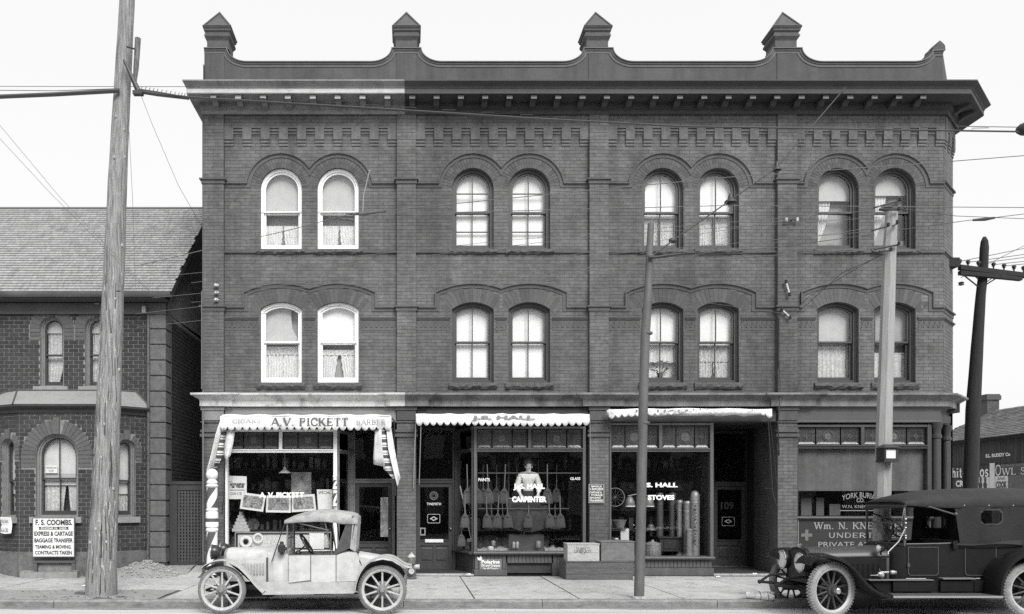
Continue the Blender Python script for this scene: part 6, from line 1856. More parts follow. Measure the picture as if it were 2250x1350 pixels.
for tx, z0, h_ in (('ORDERS TAKEN', .06, .07), ('FOR', .155, .04), ('COAL & COKE', .23, .09)):
    O_ = Mn @ Vector((u0-.15, yo-.03, Z(1136,17.2)-z0-h_)); lettering(tx, O_, frL.u, (0,0,1), .28 if tx != 'FOR' else .1, h_, dlet_m, pn, bold=.02, th=.004)
# ---- lattice gate across the alley
gt = thing('lattice_gate', (-5.0, 18.02, .2), 'dark wooden lattice gate closing the alley between the house and the brick block', 'gate')
gx0, gx1, gz0, gz1 = -5.425, -4.56, .2, Z(1058, 18.0); gm = mat('gate_paint', .042, .7, .2, 8)
q = MB(); q.box(gx0, gx0+.17, 18.0, 18.06, gz0, gz1-.07); q.build('stile', gm, gt); q = MB(); q.box(gx1-.06, gx1, 18.0, 18.06, gz0, gz1-.07); q.build('stile', gm, gt)
q = MB(); q.box(gx0-.01, gx1+.01, 17.98, 18.08, gz1-.069, gz1); q.build('rail', gm, gt); q = MB(); q.box(gx0+.171, gx1-.061, 18.0, 18.06, gz0, gz0+.05); q.build('rail', gm, gt)
q = MB(); q.box(gx0+.171, gx1-.061, 18.005, 18.055, gz1-.2, gz1-.071); q.build('rail', gm, gt)
xs0, xs1, zs0, zs1 = gx0+.172, gx1-.062, gz0+.051, gz1-.201
lm = mat('lattice_slat', .06, .8, .2, 10)
n = 9
for k in range(n): q = MB(); xx = xs0+(xs1-xs0)*(k+.5)/n; q.box(xx-.021, xx+.021, 18.02, 18.032, zs0, zs1); q.build('slat', lm, gt)
n = 22
for k in range(n): q = MB(); zz = zs0+(zs1-zs0)*(k+.5)/n; q.box(xs0, xs1, 18.033, 18.045, zz-.019, zz+.019); q.build('slat', lm, gt)
q = MB(); q.tube([(-4.50,17.36,Z(860,17.35)), (-4.50,17.36,.3)], .022, 8); q.tube([(-4.515,17.3,Z(640,17.3)), (-4.515,17.3,Z(855,17.3))], .012, 6); tag(q.build('conduit_pipe', mat('conduit', .14, .6)), 'thin pale pipe running up the left corner of the brick block', 'pipe')
# ================================================================== the shed across the side street
SX = 22.0
def sp_(px): return SX*1750.0/(px-900.0)                 # depth along the shed wall at a pixel column
frW = Frame(SX, 60, 0, -1)                               # runs towards the viewer, faces left
su = lambda px: 60 - sp_(px)
def sz(px, py): return 1.65+(1100-py)*sp_(px)/1750
shed = thing('timber_shed', (SX+2, 30, 0), 'low dark board shed with shingled roof and brick chimney beyond the side street', 'building')
EZ = sz(2250, 951); U0, U1 = su(2040), su(2420)
q = MB(); q.add([frW.pt(U0,0,-.2), frW.pt(U1,0,-.2), frW.pt(U1,0,EZ), frW.pt(U0,0,EZ), frW.pt(U0,-6,-.2), frW.pt(U0,-6,EZ), frW.pt(U1,-6,-.2), frW.pt(U1,-6,EZ), frW.pt(U0,-3,EZ+1.25), frW.pt(U1,-3,EZ+1.25)], [(0,1,2,3),(0,3,5,4),(1,2,7,6),(4,5,7,6),(3,8,5),(2,9,7)]); q.build('wall', dark_m, shed, recalc=False)
bm_ = mat('weathered_board', .055, .95, .35, 6, .4, 30, island=.3, stretch=(3,3,.5))
zb_top = sz(2250, 1015)
u = su(2085)
while u < su(2300):
    w = .16
    b = MB(); v = [frW.pt(u+.006,0,0), frW.pt(u+w-.006,0,0), frW.pt(u+w-.006,0,EZ-.02), frW.pt(u+.006,0,EZ-.02)]; v += [p + frW.n*(.03 + random.uniform(-.006,.006)) for p in v]
    b.add(v, [(4,5,6,7),(0,1,5,4),(1,2,6,5),(2,3,7,6),(3,0,4,7)]); b.build('board', bm_, shed); u += w
# roof facing the side street
rz1 = 1.65 + (1100-893)*(25*1750/1350.)/1750; RX = 25.0
slp = Vector((RX-SX+.25, 0, rz1-EZ+.05)); ln = slp.length; sv2 = slp/ln; nv2 = Vector((-sv2.z, 0, sv2.x))
q = MB(); ya, yb = 60-U1-.2, 60-U0+.2
q.add([(SX-.25,ya,EZ-.05),(SX-.25,yb,EZ-.05),(RX,yb,rz1),(RX,ya,rz1),(RX+3,ya,EZ),(RX+3,yb,EZ)], [(0,1,2,3),(3,2,5,4)]); q.box(SX-.27, SX-.2, ya, yb, EZ-.16, EZ-.03); sr = q.build('roof', dark_m, shed, recalc=False)
ssh = mat('shed_shingle', .10, .95, .35, 8, .5, 30, island=.4)
rs = random.Random(4); rows = 17; ex = ln/rows; cnt = 0; rest = MB()
mm = MB(); mm.prism_x([(-ex*.7,-.005),(-ex*.7,.03),(ex*.7,.008),(ex*.7,-.004)], -.085, .085); sme2 = bpy.data.meshes.new('shingle'); sme2.from_pydata(mm.v, [], mm.f); sme2.materials.append(ssh)
ang = math.atan2(slp.z, slp.x)
for r_ in range(rows):
    y = 60-U1-.1 + rs.uniform(0, .18)
    while y < 60-U0+.1:
        c = Vector((SX-.25, 0, EZ-.05)) + sv2*(ex*(r_+.3)) + nv2*(.012+rs.uniform(0,.008)); c.y = y
        M_ = Matrix.Translation(c) @ Matrix.Rotation(-ang+rs.uniform(-.02,.02), 4, 'Y') @ Matrix.Rotation(-PI/2, 4, 'Z')
        if cnt < 300 and 27.3 < y < 33: o_ = bpy.data.objects.new('shingle', sme2); attach(o_, sr, c); o_.rotation_euler = M_.to_euler(); cnt += 1
        else: rest.add(mm.v, mm.f, M_)
        y += .18
tag(rest.build('shingles', ssh, sr, recalc=False), kind='stuff')
cy = 34.5; cxx = X(2173, cy)
q = MB(); w_ = .26
cz0, cz1 = Z(905,cy)-.6, Z(868,cy)
chb = mat('chimney_brick', .085, .95, .2, 10, island=.2)
q.box(cxx-w_+.01, cxx+w_-.01, cy-w_+.01, cy+w_-.01, cz0, cz1-.25)
frC = Frame(cxx-w_, cy-w_, 1, 0)
for b in lay(0, 2*w_, cz0, cz1-.25, .09, .22, (), .012): add_brick(q, frC, b, -.012, 0)
q.box(cxx-w_-.05, cxx+w_+.05, cy-w_-.05, cy+w_+.05, cz1-.249, cz1-.06); q.box(cxx-w_-.02, cxx+w_+.02, cy-w_-.02, cy+w_+.02, cz1-.059, cz1)
q.build('chimney', chb, sr)
# billboards pasted along the wall
def bill(name, x0, x1, ytop, ybot, m, label, d_=.05, cat='poster'):
    ua, ub = su(x0), su(x1); zt = 1.65+(1100-ytop)*sp_(2200)/1750; zb = 1.65+(1100-ybot)*sp_(2200)/1750
    t = thing(name, tuple(frW.pt((ua+ub)/2, d_, zb)), label, cat, 'posters on the shed wall')
    b = MB(); v = [frW.pt(ua,d_,zb), frW.pt(ub,d_,zb), frW.pt(ub,d_,zt), frW.pt(ua,d_,zt)]; v += [p+frW.n*.03 for p in v]
    b.add(v, [(4,5,6,7),(0,1,5,4),(1,2,6,5),(2,3,7,6),(3,0,4,7)]); b.build('sheet', m, t)
    return t, ua, ub, zb, zt
dkp = mat('dark_poster', .035, .8, .3, 9); ltp = mat('light_poster', .60, .85, .1, 9, dirt=.15); mdp = mat('middle_poster', .12, .85, .4, 12)
pal = mat('poster_letter', .72, .8); pdk = mat('poster_ink', .05, .8)
def onw(body, t, x0, x1, ytop, ybot, m, d_=.085, serif=True, **k):
    ua, ub = su(x0), su(x1); zt = 1.65+(1100-ytop)*sp_(2200)/1750; zb = 1.65+(1100-ybot)*sp_(2200)/1750
    fn = slab if serif else lettering
    fn(body, frW.pt(ua, d_, zb), frW.u, (0,0,1), ub-ua, zt-zb, m, t, **k)
t, *_ = bill('poster', 2088, 2178, 1021, 1047, dkp, 'black poster with white serif lettering ending in Bros beside the dark pole')
onw('White Bros', t, 2080, 2177, 1023, 1045.5, pal, weight=.21, serif=True)
t, *_ = bill('poster', 2088, 2150, 1048, 1095, dkp, 'dark lower poster beginning with CR left of the dark pole', .045); onw('CREAM', t, 2105, 2146, 1053, 1068, pal, serif=False, bold=.04)
t, *_ = bill('poster', 2151, 2178, 1047.5, 1095, ltp, 'pale poster with two dark figures right of the dark pole', .045)
b = MB()
for px in (2159, 2169):
    for k in range(8): pass
    uu = su(px); zz = 1.65+(1100-1062)*sp_(2200)/1750; b.add([frW.pt(uu+a*.11, .082, zz+c*.3) for a, c in ((-.6,-.8),(.6,-.8),(.9,-.1),(.4,.2),(.6,.6),(0,.95),(-.5,.6),(-.3,.2),(-.9,0))], [tuple(range(9))])
b.build('printed_figures', pdk, t)
bill('plank', 2179, 2190, 1017, 1095, mat('pale_plank', .62, .9, .1, 5), 'pale upright plank dividing the posters', .05, 'plank')
t, *_ = bill('poster', 2190.5, 2290, 1021, 1046, mat('owl_poster', .075, .8, .2, 9), 'grey poster lettered OWL in pale serif capitals right of the pale plank', .045)
onw('WL S', t, 2207, 2259, 1030, 1045, pal, weight=.12); onw('O', t, 2192, 2205, 1022, 1045, pal, weight=.13); onw('FOR MEN WHO SMOKE BEST', t, 2206, 2262, 1022, 1027, mat('dim_letter', .25, .8), serif=False, bold=.02)
t, *_ = bill('poster', 2191, 2219, 1046.5, 1095, ltp, 'white COOK poster under the OWL poster', .045); onw('COOK', t, 2193, 2217, 1058, 1073, pdk, serif=False, bold=.03); onw('EDWARD', t, 2197, 2213, 1050, 1055, pdk, serif=False, bold=.0)
bill('poster', 2219.5, 2290, 1046.5, 1095, mdp, 'mottled grey poster at the far right under the OWL poster', .045)
t = thing('wall_lettering', tuple(frW.pt(su(2196), .05, 3.0)), 'white painted line of lettering across the shed boards', 'lettering'); onw('E.L. RUDDY Co', t, 2169, 2223, 996, 1004, pal, .05, serif=False, bold=.05)

# ================================================================== utility poles
polew = mat('pole_wood', .27, .95, .5, 7, 1.0, 24, stretch=(6,6,.3), dirt=.45, dscale=5)
def pole(name, pts, mat_, label, cat='utility pole', knots=0, n=20, rough=0.0, oct_=None, group='poles along the street'):
    # pts: (px, py, width px, depth)
    t = thing(name, P(pts[0][0], pts[0][1], pts[0][3]), label, cat, group)
    c = [Vector(P(a,b,d_)) for a,b,w,d_ in pts]; r_ = [w*d_/3500 for a,b,w,d_ in pts]
    cs, rr = [], []
    for i in range(len(c)-1):
        m = 10 if rough else 4
        for k in range(m): cs.append(c[i].lerp(c[i+1], k/m)); rr.append(r_[i]+(r_[i+1]-r_[i])*k/m)
    cs.append(c[-1]); rr.append(r_[-1])
    mb = MB(); rs = random.Random(len(name)+int(pts[0][0])); v = []; ph = [rs.uniform(0,6) for _ in range(6)]
    nn = oct_ or n
    for i, p in enumerate(cs):
        for k in range(nn):
            a = 2*PI*k/nn + (PI/nn if oct_ else 0)
            q = rr[i]*(1 + rough*(.5*math.sin(3*a+ph[0]+i*.25)+.3*math.sin(7*a+ph[1]+i*.12)+.25*math.sin(13*a+ph[2]+i*.3)+.3*math.sin(i*.8+ph[3])))
            v.append((p.x+q*math.cos(a), p.y+q*math.sin(a), p.z))
    f = [(i*nn+k, i*nn+(k+1)%nn, (i+1)*nn+(k+1)%nn, (i+1)*nn+k) for i in range(len(cs)-1) for k in range(nn)] + [tuple((len(cs)-1)*nn+k for k in range(nn))]
    mb.add(v, f); o = mb.build('shaft', mat_, t, smooth=None if oct_ else 60)
    return t, cs, rr
big, bc, br_ = pole('utility_pole', [(222,1312,67,14.0),(226,1200,60,14.0),(234,1000,54,14.05),(243,800,49,14.1),(250,600,45,14.1),(258,400,40,14.15),(267,230,36,14.2),(276,60,33,14.2),(283,-60,31,14.2),(300,-420,28,14.2)], polew, 'thick rough wooden utility pole leaning right in front of the brick house', rough=.035, n=28)
# knots, splinters and peeled strips
rs = random.Random(21); kn = MB(); st = MB(); ck = MB()
pale = mat('pale_sapwood', .33, .9, .3, 12, .5, 30); dkk = mat('dark_knot', .04, .95)
for k in range(150):
    i = rs.randrange(2, 40) if k > 40 else rs.randrange(2, 62); i = min(i, len(bc)-2)
    a = rs.uniform(PI*1.12, PI*1.88); r_ = br_[i]*1.0
    p = bc[i] + Vector((r_*math.cos(a), r_*math.sin(a), rs.uniform(-.1,.1)))
    tg = Vector((-math.sin(a), math.cos(a), 0)); nn_ = Vector((math.cos(a), math.sin(a), 0))
    if k < 16: kn.sphere(p, .022, 8, 6, (1, 1, 1.5))
    elif k > 105:
        l, w = rs.uniform(.2,.7), rs.uniform(.004,.009); s_ = rs.uniform(-.06,.06)
        ck.add([p+nn_*.006-tg*w, p+nn_*.006+tg*w, p+nn_*.006+tg*(w*.4+s_*l)+Vector((0,0,l)), p+nn_*.006+tg*(s_*l-w*.4)+Vector((0,0,l))], [(0,1,2,3)])
    elif i < 40:
        l, w = rs.uniform(.12,.38), rs.uniform(.008,.02); s_ = rs.uniform(-.12,.12)
        st.add([p+nn_*.004-tg*w*.3, p+nn_*.010+tg*w*.3+Vector((0,0,l*.1)), p+nn_*.014+tg*(w*.4+s_*l)+Vector((0,0,l*.8)), p+nn_*.004+tg*(s_*l-w*.2)+Vector((0,0,l)), p+nn_*.014-tg*w*.8+Vector((0,0,l*.45))+tg*s_*l*.5, p+nn_*.014+tg*w*.8+Vector((0,0,l*.5))+tg*s_*l*.5], [(0,1,5,4),(4,5,2,3)])
kn.build('knot', pale, big, smooth=60); tag(ck.build('cracks', dkk, big, recalc=False), kind='stuff'); tag(st.build('splinters', pale, big, recalc=False), kind='stuff')
q = MB()
for (px, py) in ((216,1182),(198,1225),(214,668),(262,640),(212,705),(204,1000)): q.tube([P(px-6,py,13.85), P(px+3,py,13.9)], .012, 6)
q.build('pole_step', dkk, big)
# crossarm end with bracket near the top, and the strap
q = MB(); q.tube([P(303,85,14.1), P(299,150,14.1), P(296,185,14.08)], [.055,.05,.03], 8); q.build('arm', mat('arm_wood', .12, .9, .7, 20, stretch=(2,2,.4)), big)
q = MB(); q.tube([P(272,132,13.95), P(290,170,13.95), P(306,205,13.98)], [.02,.04,.05], 8); q.box(X(291,13.9), X(312,13.9), 13.9, 14.0, Z(206,13.9), Z(198,13.9)); q.tube([P(278,103,14.0), P(296,108,14.0)], .015, 6); q.build('bracket', iron_m, big)

steel = mat('painted_steel_pole', .10, .6, .2, 6, .25, 40, stretch=(1,1,.4), dirt=.2, dscale=5)
thin, tc, tr = pole('trolley_pole', [(1404,1314,22,13.4),(1409,1120,21,13.4),(1413,900,20,13.4),(1418,740,20,13.4),(1421,690,19,13.4),(1424,640,16,13.4),(1427,560,15,13.4),(1430,492,14,13.4)], steel, 'thin round grey pole standing at the kerb in front of the stove shop', 'pole')
q = MB()
for py, w in ((932,21.5),(735,21.5),(566,16)): q.lathe([(w*13.4/3500*1.02,0),(w*13.4/3500*1.06,.005),(w*13.4/3500*1.06,.03),(w*13.4/3500*1.02,.035)], P(1430-(py-492)*.0316,py,13.4), 'z', 18)
q.build('collar', steel, thin, smooth=True)
q = MB(); q.lathe([(.12,-.01),(.11,.02),(.09,.03)], P(1404,1314,13.4), 'z', 18); q.build('base', conc_m, thin)
sq_m = mat('planed_pole_wood', .30, .9, .14, 6, .3, 30, stretch=(4,4,.3), dirt=.12, dscale=4)
sqp, sc_, sr_ = pole('squared_pole', [(1932,1315,37,13.5),(1939,1090,34,13.5),(1944,900,31,13.5),(1950,700,28.5,13.5),(1955,540,26,13.5),(1960,452,24,13.5)], sq_m, 'pale squared wooden pole with a lantern box, standing in front of the undertaker', oct_=8)
q = MB(); q.prism([(X(1944,13.42),Z(455,13.42)),(X(1952,13.42),Z(444,13.42)),(X(1966,13.42),Z(440,13.42)),(X(1979,13.42),Z(452,13.42)),(X(1975,13.42),Z(460,13.42))], 13.4, 13.6); q.build('cap', mat('weathered_cap', .13, .9, .4, 15), sqp)
q = MB()
for pa, pb in (((1920,457),(1978,441)),((1932,460),(1976,462)),((1916,507),(1952,497)),((1920,548),(1975,538)),((1932,553),(1958,551)),((1962,497),(1972,491))):
    q.tube([P(pa[0],pa[1],13.33), P(pb[0],pb[1],13.35)], .016, 6); q.lathe([(.02,-.03),(.03,-.01),(.02,.0),(.03,.015),(.015,.035)], P(pb[0],pb[1]-3,13.33), 'z', 8)
q.build('insulator_bracket', iron_m, sqp)
lan = thing('lantern_box', P(1959,1014,13.3), 'small dark lantern with a white front hung on the squared pole', 'lantern')
q = MB(); Yl = 13.22; xa, xb = X(1944,Yl), X(1974,Yl); za, zb = Z(1011,Yl), Z(984,Yl)
q.ring([(xa,za),(xa,zb),(xb,zb),(xb,za)], [(xa+.028,za+.028),(xa+.028,zb-.028),(xb-.028,zb-.028),(xb-.028,za+.028)], Yl, Yl+.24); q.box(xa-.01, xb+.01, Yl-.01, Yl+.25, za-.03, za-.001); q.build('case', iron_m, lan)
q = MB(); q.box(xa+.02, xb-.02, Yl+.02, Yl+.03, za+.02, zb-.02); q.build('front', white_m, lan)
q = MB(); q.loft([[(xa-.03,Yl-.03,zb),(xb+.03,Yl-.03,zb),(xb+.03,Yl+.27,zb),(xa-.03,Yl+.27,zb)],[(xa+.06,Yl+.06,zb+.06),(xb-.06,Yl+.06,zb+.06),(xb-.06,Yl+.18,zb+.06),(xa+.06,Yl+.18,zb+.06)]]); q.build('lid', iron_m, lan)
dpm = mat('dark_pole_wood', .022, .95, .3, 6, .5, 30, stretch=(4,4,.4))
dkp_, dc, dr = pole('dark_pole', [(2126,1190,29,20.5),(2133,1060,29,20.5),(2138,900,28,20.5),(2147,760,23,20.5),(2155,650,19,20.5),(2160,600,18,20.5),(2163,545,17,20.5),(2163,530,14,20.5),(2163,521,6,20.5)], dpm, 'dark bent wooden pole with insulator crossarms, rising behind the dark touring car', rough=.02)
for (pa, pb, w) in (((2108,588),(2252,606),.12), ((2108,600),(2243,613),.10)):
    q = MB(); A, B = Vector(P(pa[0],pa[1],20.35)), Vector(P(pb[0],pb[1],20.35)); q.loft([[A+Vector((0,y,z)) for y,z in ((-.06,-w/2),(.06,-w/2),(.06,w/2),(-.06,w/2))],[B+Vector((0,y,z)) for y,z in ((-.06,-w/2),(.06,-w/2),(.06,w/2),(-.06,w/2))]]); q.build('crossarm', dpm, dkp_)
for px, py in ((2109,579),(2127,581),(2150,583),(2183,586),(2206,589),(2228,592),(2249,594)):
    q = MB(); q.lathe([(.015,-.07),(.02,0),(.045,.01),(.03,.03),(.05,.05),(.05,.08),(.02,.11)], P(px,py,20.35), 'z', 10); q.build('insulator', iron_m, dkp_, smooth=True)
for px, py in ((2112,606),(2112,628)):
    q = MB(); q.lathe([(.02,0),(.07,.02),(.05,.05),(.07,.08),(.02,.1)], P(px,py,20.35), 'z', 10); q.build('insulator', iron_m, dkp_, smooth=True)
q = MB(); q.tube([P(2115,603,20.3), P(2150,631,20.4)], .018, 6); q.tube([P(2134,600,20.3), P(2152,616,20.4)], .014, 6); q.tube([P(2200,605,20.3), P(2166,626,20.4)], .018, 6); q.tube([P(2190,604,20.3), P(2168,620,20.4)], .012, 6); q.build('brace', dpm, dkp_)

# ================================================================== overhead wires
def wire(pts, r, label, m=None, sag=0.0, n=14, name='overhead_wire', extra=None):
    ps = [Vector(P(*p)) for p in pts]; out = []
    for i in range(len(ps)-1):
        for k in range(n):
            t = k/n; p = ps[i].lerp(ps[i+1], t); p.z -= sag*4*t*(1-t); out.append(p)
    out.append(ps[-1])
    q = MB(); q.tube(out, r, 5)
    if extra: extra(q, out)
    o = q.build(name, m or wire_m, smooth=60)
    return tag(o, label, 'wire', 'wires over the street')
lw_ = mat('light_wire', .11, .7)
def lash(q, out):
    rs = random.Random(2)
    for i in range(2, len(out)-2, 3): q.tube([out[i], out[i]+Vector((.01,0,.05)), out[i+1]+Vector((0,0,.06))], .006, 4)
wire([(-90,222,14.0),(0,213,14.0),(120,208,14.0),(262,200,14.0)], .038, 'thick telephone cable running from the left edge to the big pole')
wire([(-90,198,14.05),(120,200,14.05),(262,195,14.05)], .006, 'thin carrier wire just above the thick cable at the left')
wire([(300,201,13.95),(345,208,13.95),(415,216,14.0)], .034, 'stub of thick cable running right from the big pole to the cornice')
wire([(305,197,13.95),(345,203,13.95),(390,211,13.95),(420,214,14.0),(800,237,14.0),(1200,262,14.1),(1500,278,14.2),(1800,283,14.2),(2320,291,14.3)], .016, 'long dark messenger cable sloping across the top storey of the block', extra=lash)
wire([(415,216,14.0),(800,239,14.02),(1200,264,14.1)], .010, 'second strand below the messenger cable over the left bays')
wire([(2100,278,14.2),(2320,281,14.3)], .007, 'thin wire above the cable end at the upper right')
q = MB(); q.sphere(P(2258,283,14.3), .16, 10, 8, (1.2,1,.7)); tag(q.build('cable_splice', iron_m, smooth=True), 'dark splice lump on the cable at the right edge', 'splice')
wire([(-60,190,14.3),(440,191,14.3)], .005, 'hair thin wire passing behind the big pole near the cornice')
wire([(-40,228,12.6),(130,432,12.6),(330,640,12.6),(352,652,12.8)], .0035, 'upper of two guy wires crossing the house roof diagonally', lw_)
wire([(-40,262,12.7),(110,424,12.7),(300,615,12.7),(345,655,12.9)], .0035, 'lower of two guy wires crossing the house roof diagonally', lw_)
wire([(308,205,14.0),(335,275,14.0),(392,408,14.2),(450,510,16.8)], .004, 'fine drop wire falling right from the big pole to the block corner', lw_)
wire([(284,290,14.0),(291,430,14.0),(298,635,14.0)], .004, 'fine vertical wire hanging beside the big pole', lw_)
wire([(440,469,13.0),(1000,467,13.0),(1600,452,13.0),(2320,457,13.0)], .0065, 'long level wire crossing just under the third floor meeting rails', lw_)
wire([(300,585,13.0),(455,548,13.0),(640,505,13.0),(760,473,13.0)], .0065, 'wire rising from the house roof to the wooden strain bar', lw_)
wire([(848,463,13.0),(1200,428,13.0),(1600,390,13.0),(2000,362,13.0),(2320,337,13.0)], .007, 'wire climbing from the strain bar to the upper right edge', lw_)
stn = thing('strain_bar', P(800,468,13.0), 'short weathered wooden strain insulator hanging on the wires before the top left windows', 'insulator')
q = MB(); q.tube([P(760,470,13.0), P(800,470,13.0), P(848,463,13.0)], [.016,.03,.022], 8); q.tube([P(722,478,13.02), P(776,484,13.0)], [.01,.022], 6); q.build('bar', mat('strain_wood', .10, .9, .4, 20), stn)
q = MB(); q.tube([P(797,466,13.0), P(799,430,13.0), P(806,400,13.0), P(812,376,13.0)], .009, 6); q.sphere(P(812,376,13.0), .018, 8, 6); q.build('hanger', mat('pale_hanger', .26, .7), stn)
dw = [(335,655,1300,562,1925,508),(385,605,1100,530,1930,462),(300,690,1000,610,1930,545),(420,622,1300,520,1930,478),(300,720,900,655,1920,500),(420,665,1100,600,1930,549),(470,645,900,618,1740,482),(470,640,1000,590,1730,690)]
dn = ['from the house eaves to the middle bracket of the squared pole','from the roof corner to the top of the squared pole','from the alley to the lowest bracket of the squared pole','from the block corner to the upper bracket of the squared pole','low across the first floor heads to the squared pole','from the left pilaster to the lowest bracket of the squared pole','from the porcelain knobs to the high wall bracket','from the porcelain knobs to the low wall bracket']
for (a, b, c, d_, e, f_), l in zip(dw, dn): wire([(a,b,14.2),(c,d_,13.9),(e,f_,13.45 if e > 1900 else 16.8)], .0042, 'fine service wire running ' + l, lw_)
tw = wire([(1432,564,13.4),(1478,529,13.7),(1605,440,14.6),(1707,368,15.5),(1858,192,16.85)], .013, 'dark span wire climbing from the thin pole to the block cornice', iron_m)
for px, py, Yq, nm, rr_, lab in ((1605,440,14.6,'bell_insulator',.11,'dark bell insulator on the span wire before the third bay window'), (1707,369,15.5,'bell_insulator',.085,'smaller pale topped bell insulator on the span wire over the pilaster')):
    q = MB(); q.lathe([(rr_,-.05),(rr_*.95,-.02),(rr_*.45,.02),(rr_*.4,.06),(rr_*.25,.1),(.02,.12)], P(px,py,Yq), 'z', 16); q.lathe([(rr_*.4,-.1),(rr_*.45,-.05)], P(px,py,Yq), 'z', 10); tag(q.build(nm, iron_m, smooth=50), lab, 'insulator', 'bell insulators')
q = MB(); q.sphere(P(1478,529,13.7), .045, 10, 8, (1.6,1,1)); tag(q.build('strain_ball', iron_m, smooth=True), 'small dark strain ball on the span wire near the thin pole', 'insulator')
q = MB(); q.tube([P(1425,566,13.3), P(1440,566,13.3), P(1462,563,13.35), P(1505,557,13.4)], [.03,.022,.03,.012], 6); tag(q.build('pole_clamp', iron_m, smooth=50), 'dark clamp and turnbuckle round the thin pole top', 'clamp')
wire([(1505,557,13.4),(1700,545,13.5),(1920,515,13.5)], .006, 'wire from the pole clamp to the squared pole')
wire([(1462,563,13.4),(1660,556,14.0),(1890,550,13.5)], .005, 'lower wire from the pole clamp to the squared pole')
wire([(1970,458,13.45),(2100,475,13.6),(2320,484,13.8)], .0055, 'wire running right from the squared pole top')
wire([(1960,508,13.45),(2125,485,13.6),(2182,479,13.65)], .006, 'wire rising right from the squared pole to the spliced joint')
wire([(2182,479,13.65),(2320,462,13.9)], .006, 'wire leaving the spliced joint to the right edge')
q = MB(); q.tube([P(2138,484,13.62), P(2165,482,13.63), P(2186,479,13.65)], [.018,.03,.018], 6); tag(q.build('wire_splice', iron_m, smooth=50), 'dark wrapped splice on the wire above the dark pole', 'splice')
for k, (px, py, ex_) in enumerate(((2109,575,530),(2127,577,548),(2150,579,556),(2183,582,566),(2206,585,572))):
    wire([(px,py,20.3),(2330,ex_,26.0)], .010, 'telephone wire leaving the dark pole crossarm, %s from the left' % ('first','second','third','fourth','fifth')[k])
wire([(2112,610,20.3),(2330,500,30.0)], .009, 'thin wire slanting up right from behind the building corner')
for k, pts in enumerate(([(1956,548,13.4),(1780,650,15.5),(1745,683,17.2)], [(1950,556,13.4),(1850,600,14.5),(1750,690,17.2)])):
    wire(pts, .005, ('upper' if k == 0 else 'lower') + ' drop wire from the squared pole down to the wall knobs')

# porcelain knobs and brackets on the wall
pw_ = mat('porcelain', .62, .3)
kb = thing('insulator_rack', P(475,663,17.33), 'column of three white porcelain knobs on the left pilaster', 'insulator')
for py in (627, 643, 659):
    q = MB(); q.lathe([(.03,-.03),(.045,-.02),(.025,0),(.045,.02),(.03,.03)], P(475,py,17.33), 'x', 12); q.tube([P(470,py,17.33), P(481,py,17.33)], .014, 6); q.build('knob', pw_, kb, smooth=True)
q = MB(); q.tube([P(475,620,17.37), P(475,665,17.37)], .012, 6); q.build('bar', iron_m, kb)
for px, py, dx, dy, lab in ((1740,483,12,0,'level iron bracket with two knobs high on the third pier'), (1731,633,4,14,'upright pair of knobs on the third pier'), (1727,689,9,8,'slanted white knob bracket low on the third pier')):
    t = thing('knob_bracket', P(px,py,17.3), lab, 'insulator')
    q = MB(); q.tube([P(px-dx,py-dy,17.32), P(px+dx,py+dy,17.32)], .016, 6); q.tube([P(px,py,17.32), P(px,py,17.4)], .014, 6); q.build('bar', iron_m if dy == 0 else pw_, t)
    for s_ in (-1, 1): q = MB(); q.lathe([(.02,-.04),(.035,-.02),(.02,0),(.035,.02),(.02,.04)], P(px+s_*dx,py+s_*dy,17.32), 'z', 10); q.build('knob', iron_m if dy else pw_, t, smooth=True)
q = MB(); q.tube([P(1712,697,17.37),P(1711,790,17.37),P(1716,850,17.3),P(1713,885,17.15),P(1709,930,17.2),P(1712,1000,17.38)], .014, 6); q.lathe([(.03,-.03),(.03,.03)], P(1712,796,17.37), 'z', 8); tag(q.build('wall_conduit', iron_m, smooth=60), 'dark conduit wandering down the third pier', 'pipe')

# ================================================================== hydrant, bundle
hy = thing('fire_hydrant', P(902,1262,16.9), 'small dark fire hydrant with pale caps behind the tail of the light car', 'fire hydrant')
hxx, hyy = X(904,16.7), 16.7; r_ = .075
q = MB(); q.lathe([(.11,0),(.11,.04),(.08,.06),(.075,.30),(.10,.32),(.10,.36),(.078,.38),(.07,.44),(.04,.48)], (hxx,hyy,0), 'z', 18); q.build('barrel', mat('hydrant_paint', .10, .5, .4, 15), hy, smooth=True)
q = MB(); q.lathe([(.07,.445),(.085,.46),(.085,.475),(.05,.52),(.025,.53),(.025,.56)], (hxx,hyy,0), 'z', 14); q.build('cap', mat('hydrant_cap', .45, .5, .3, 15), hy, smooth=True)
for s_ in (-1, 1): q = MB(); q.lathe([(.045,0),(.05,.08*s_),(.055,.085*s_),(.055,.11*s_)], (hxx+s_*.06,hyy-.01,.26), 'x', 12); q.build('outlet', mat('hydrant_cap', .45, .5, .3, 15), hy, smooth=True)
q = MB(); q.lathe([(.05,0),(.055,-.09),(.06,-.1),(.06,-.12)], (hxx,hyy-.06,.18), 'y', 12); q.build('outlet', mat('hydrant_cap', .45, .5, .3, 15), hy, smooth=True)
bd = thing('cloth_bundle', P(1672,1322,13.3), 'pale rolled bundle tied round its middle, lying at the kerb before the dark car', 'bundle')
A, B = Vector(P(1640,1308,13.38)), Vector(P(1702,1314,13.20)); q = MB(); q.tube([A.lerp(B, k/10)+Vector((0,0,.004*math.sin(k*2))) for k in range(11)], [.055,.062,.058,.06,.075,.072,.066,.078,.07,.06,.04], 12); q.build('roll', mat('bundle_paper', .55, .95, .25, 18, .6, 40), bd, smooth=60)
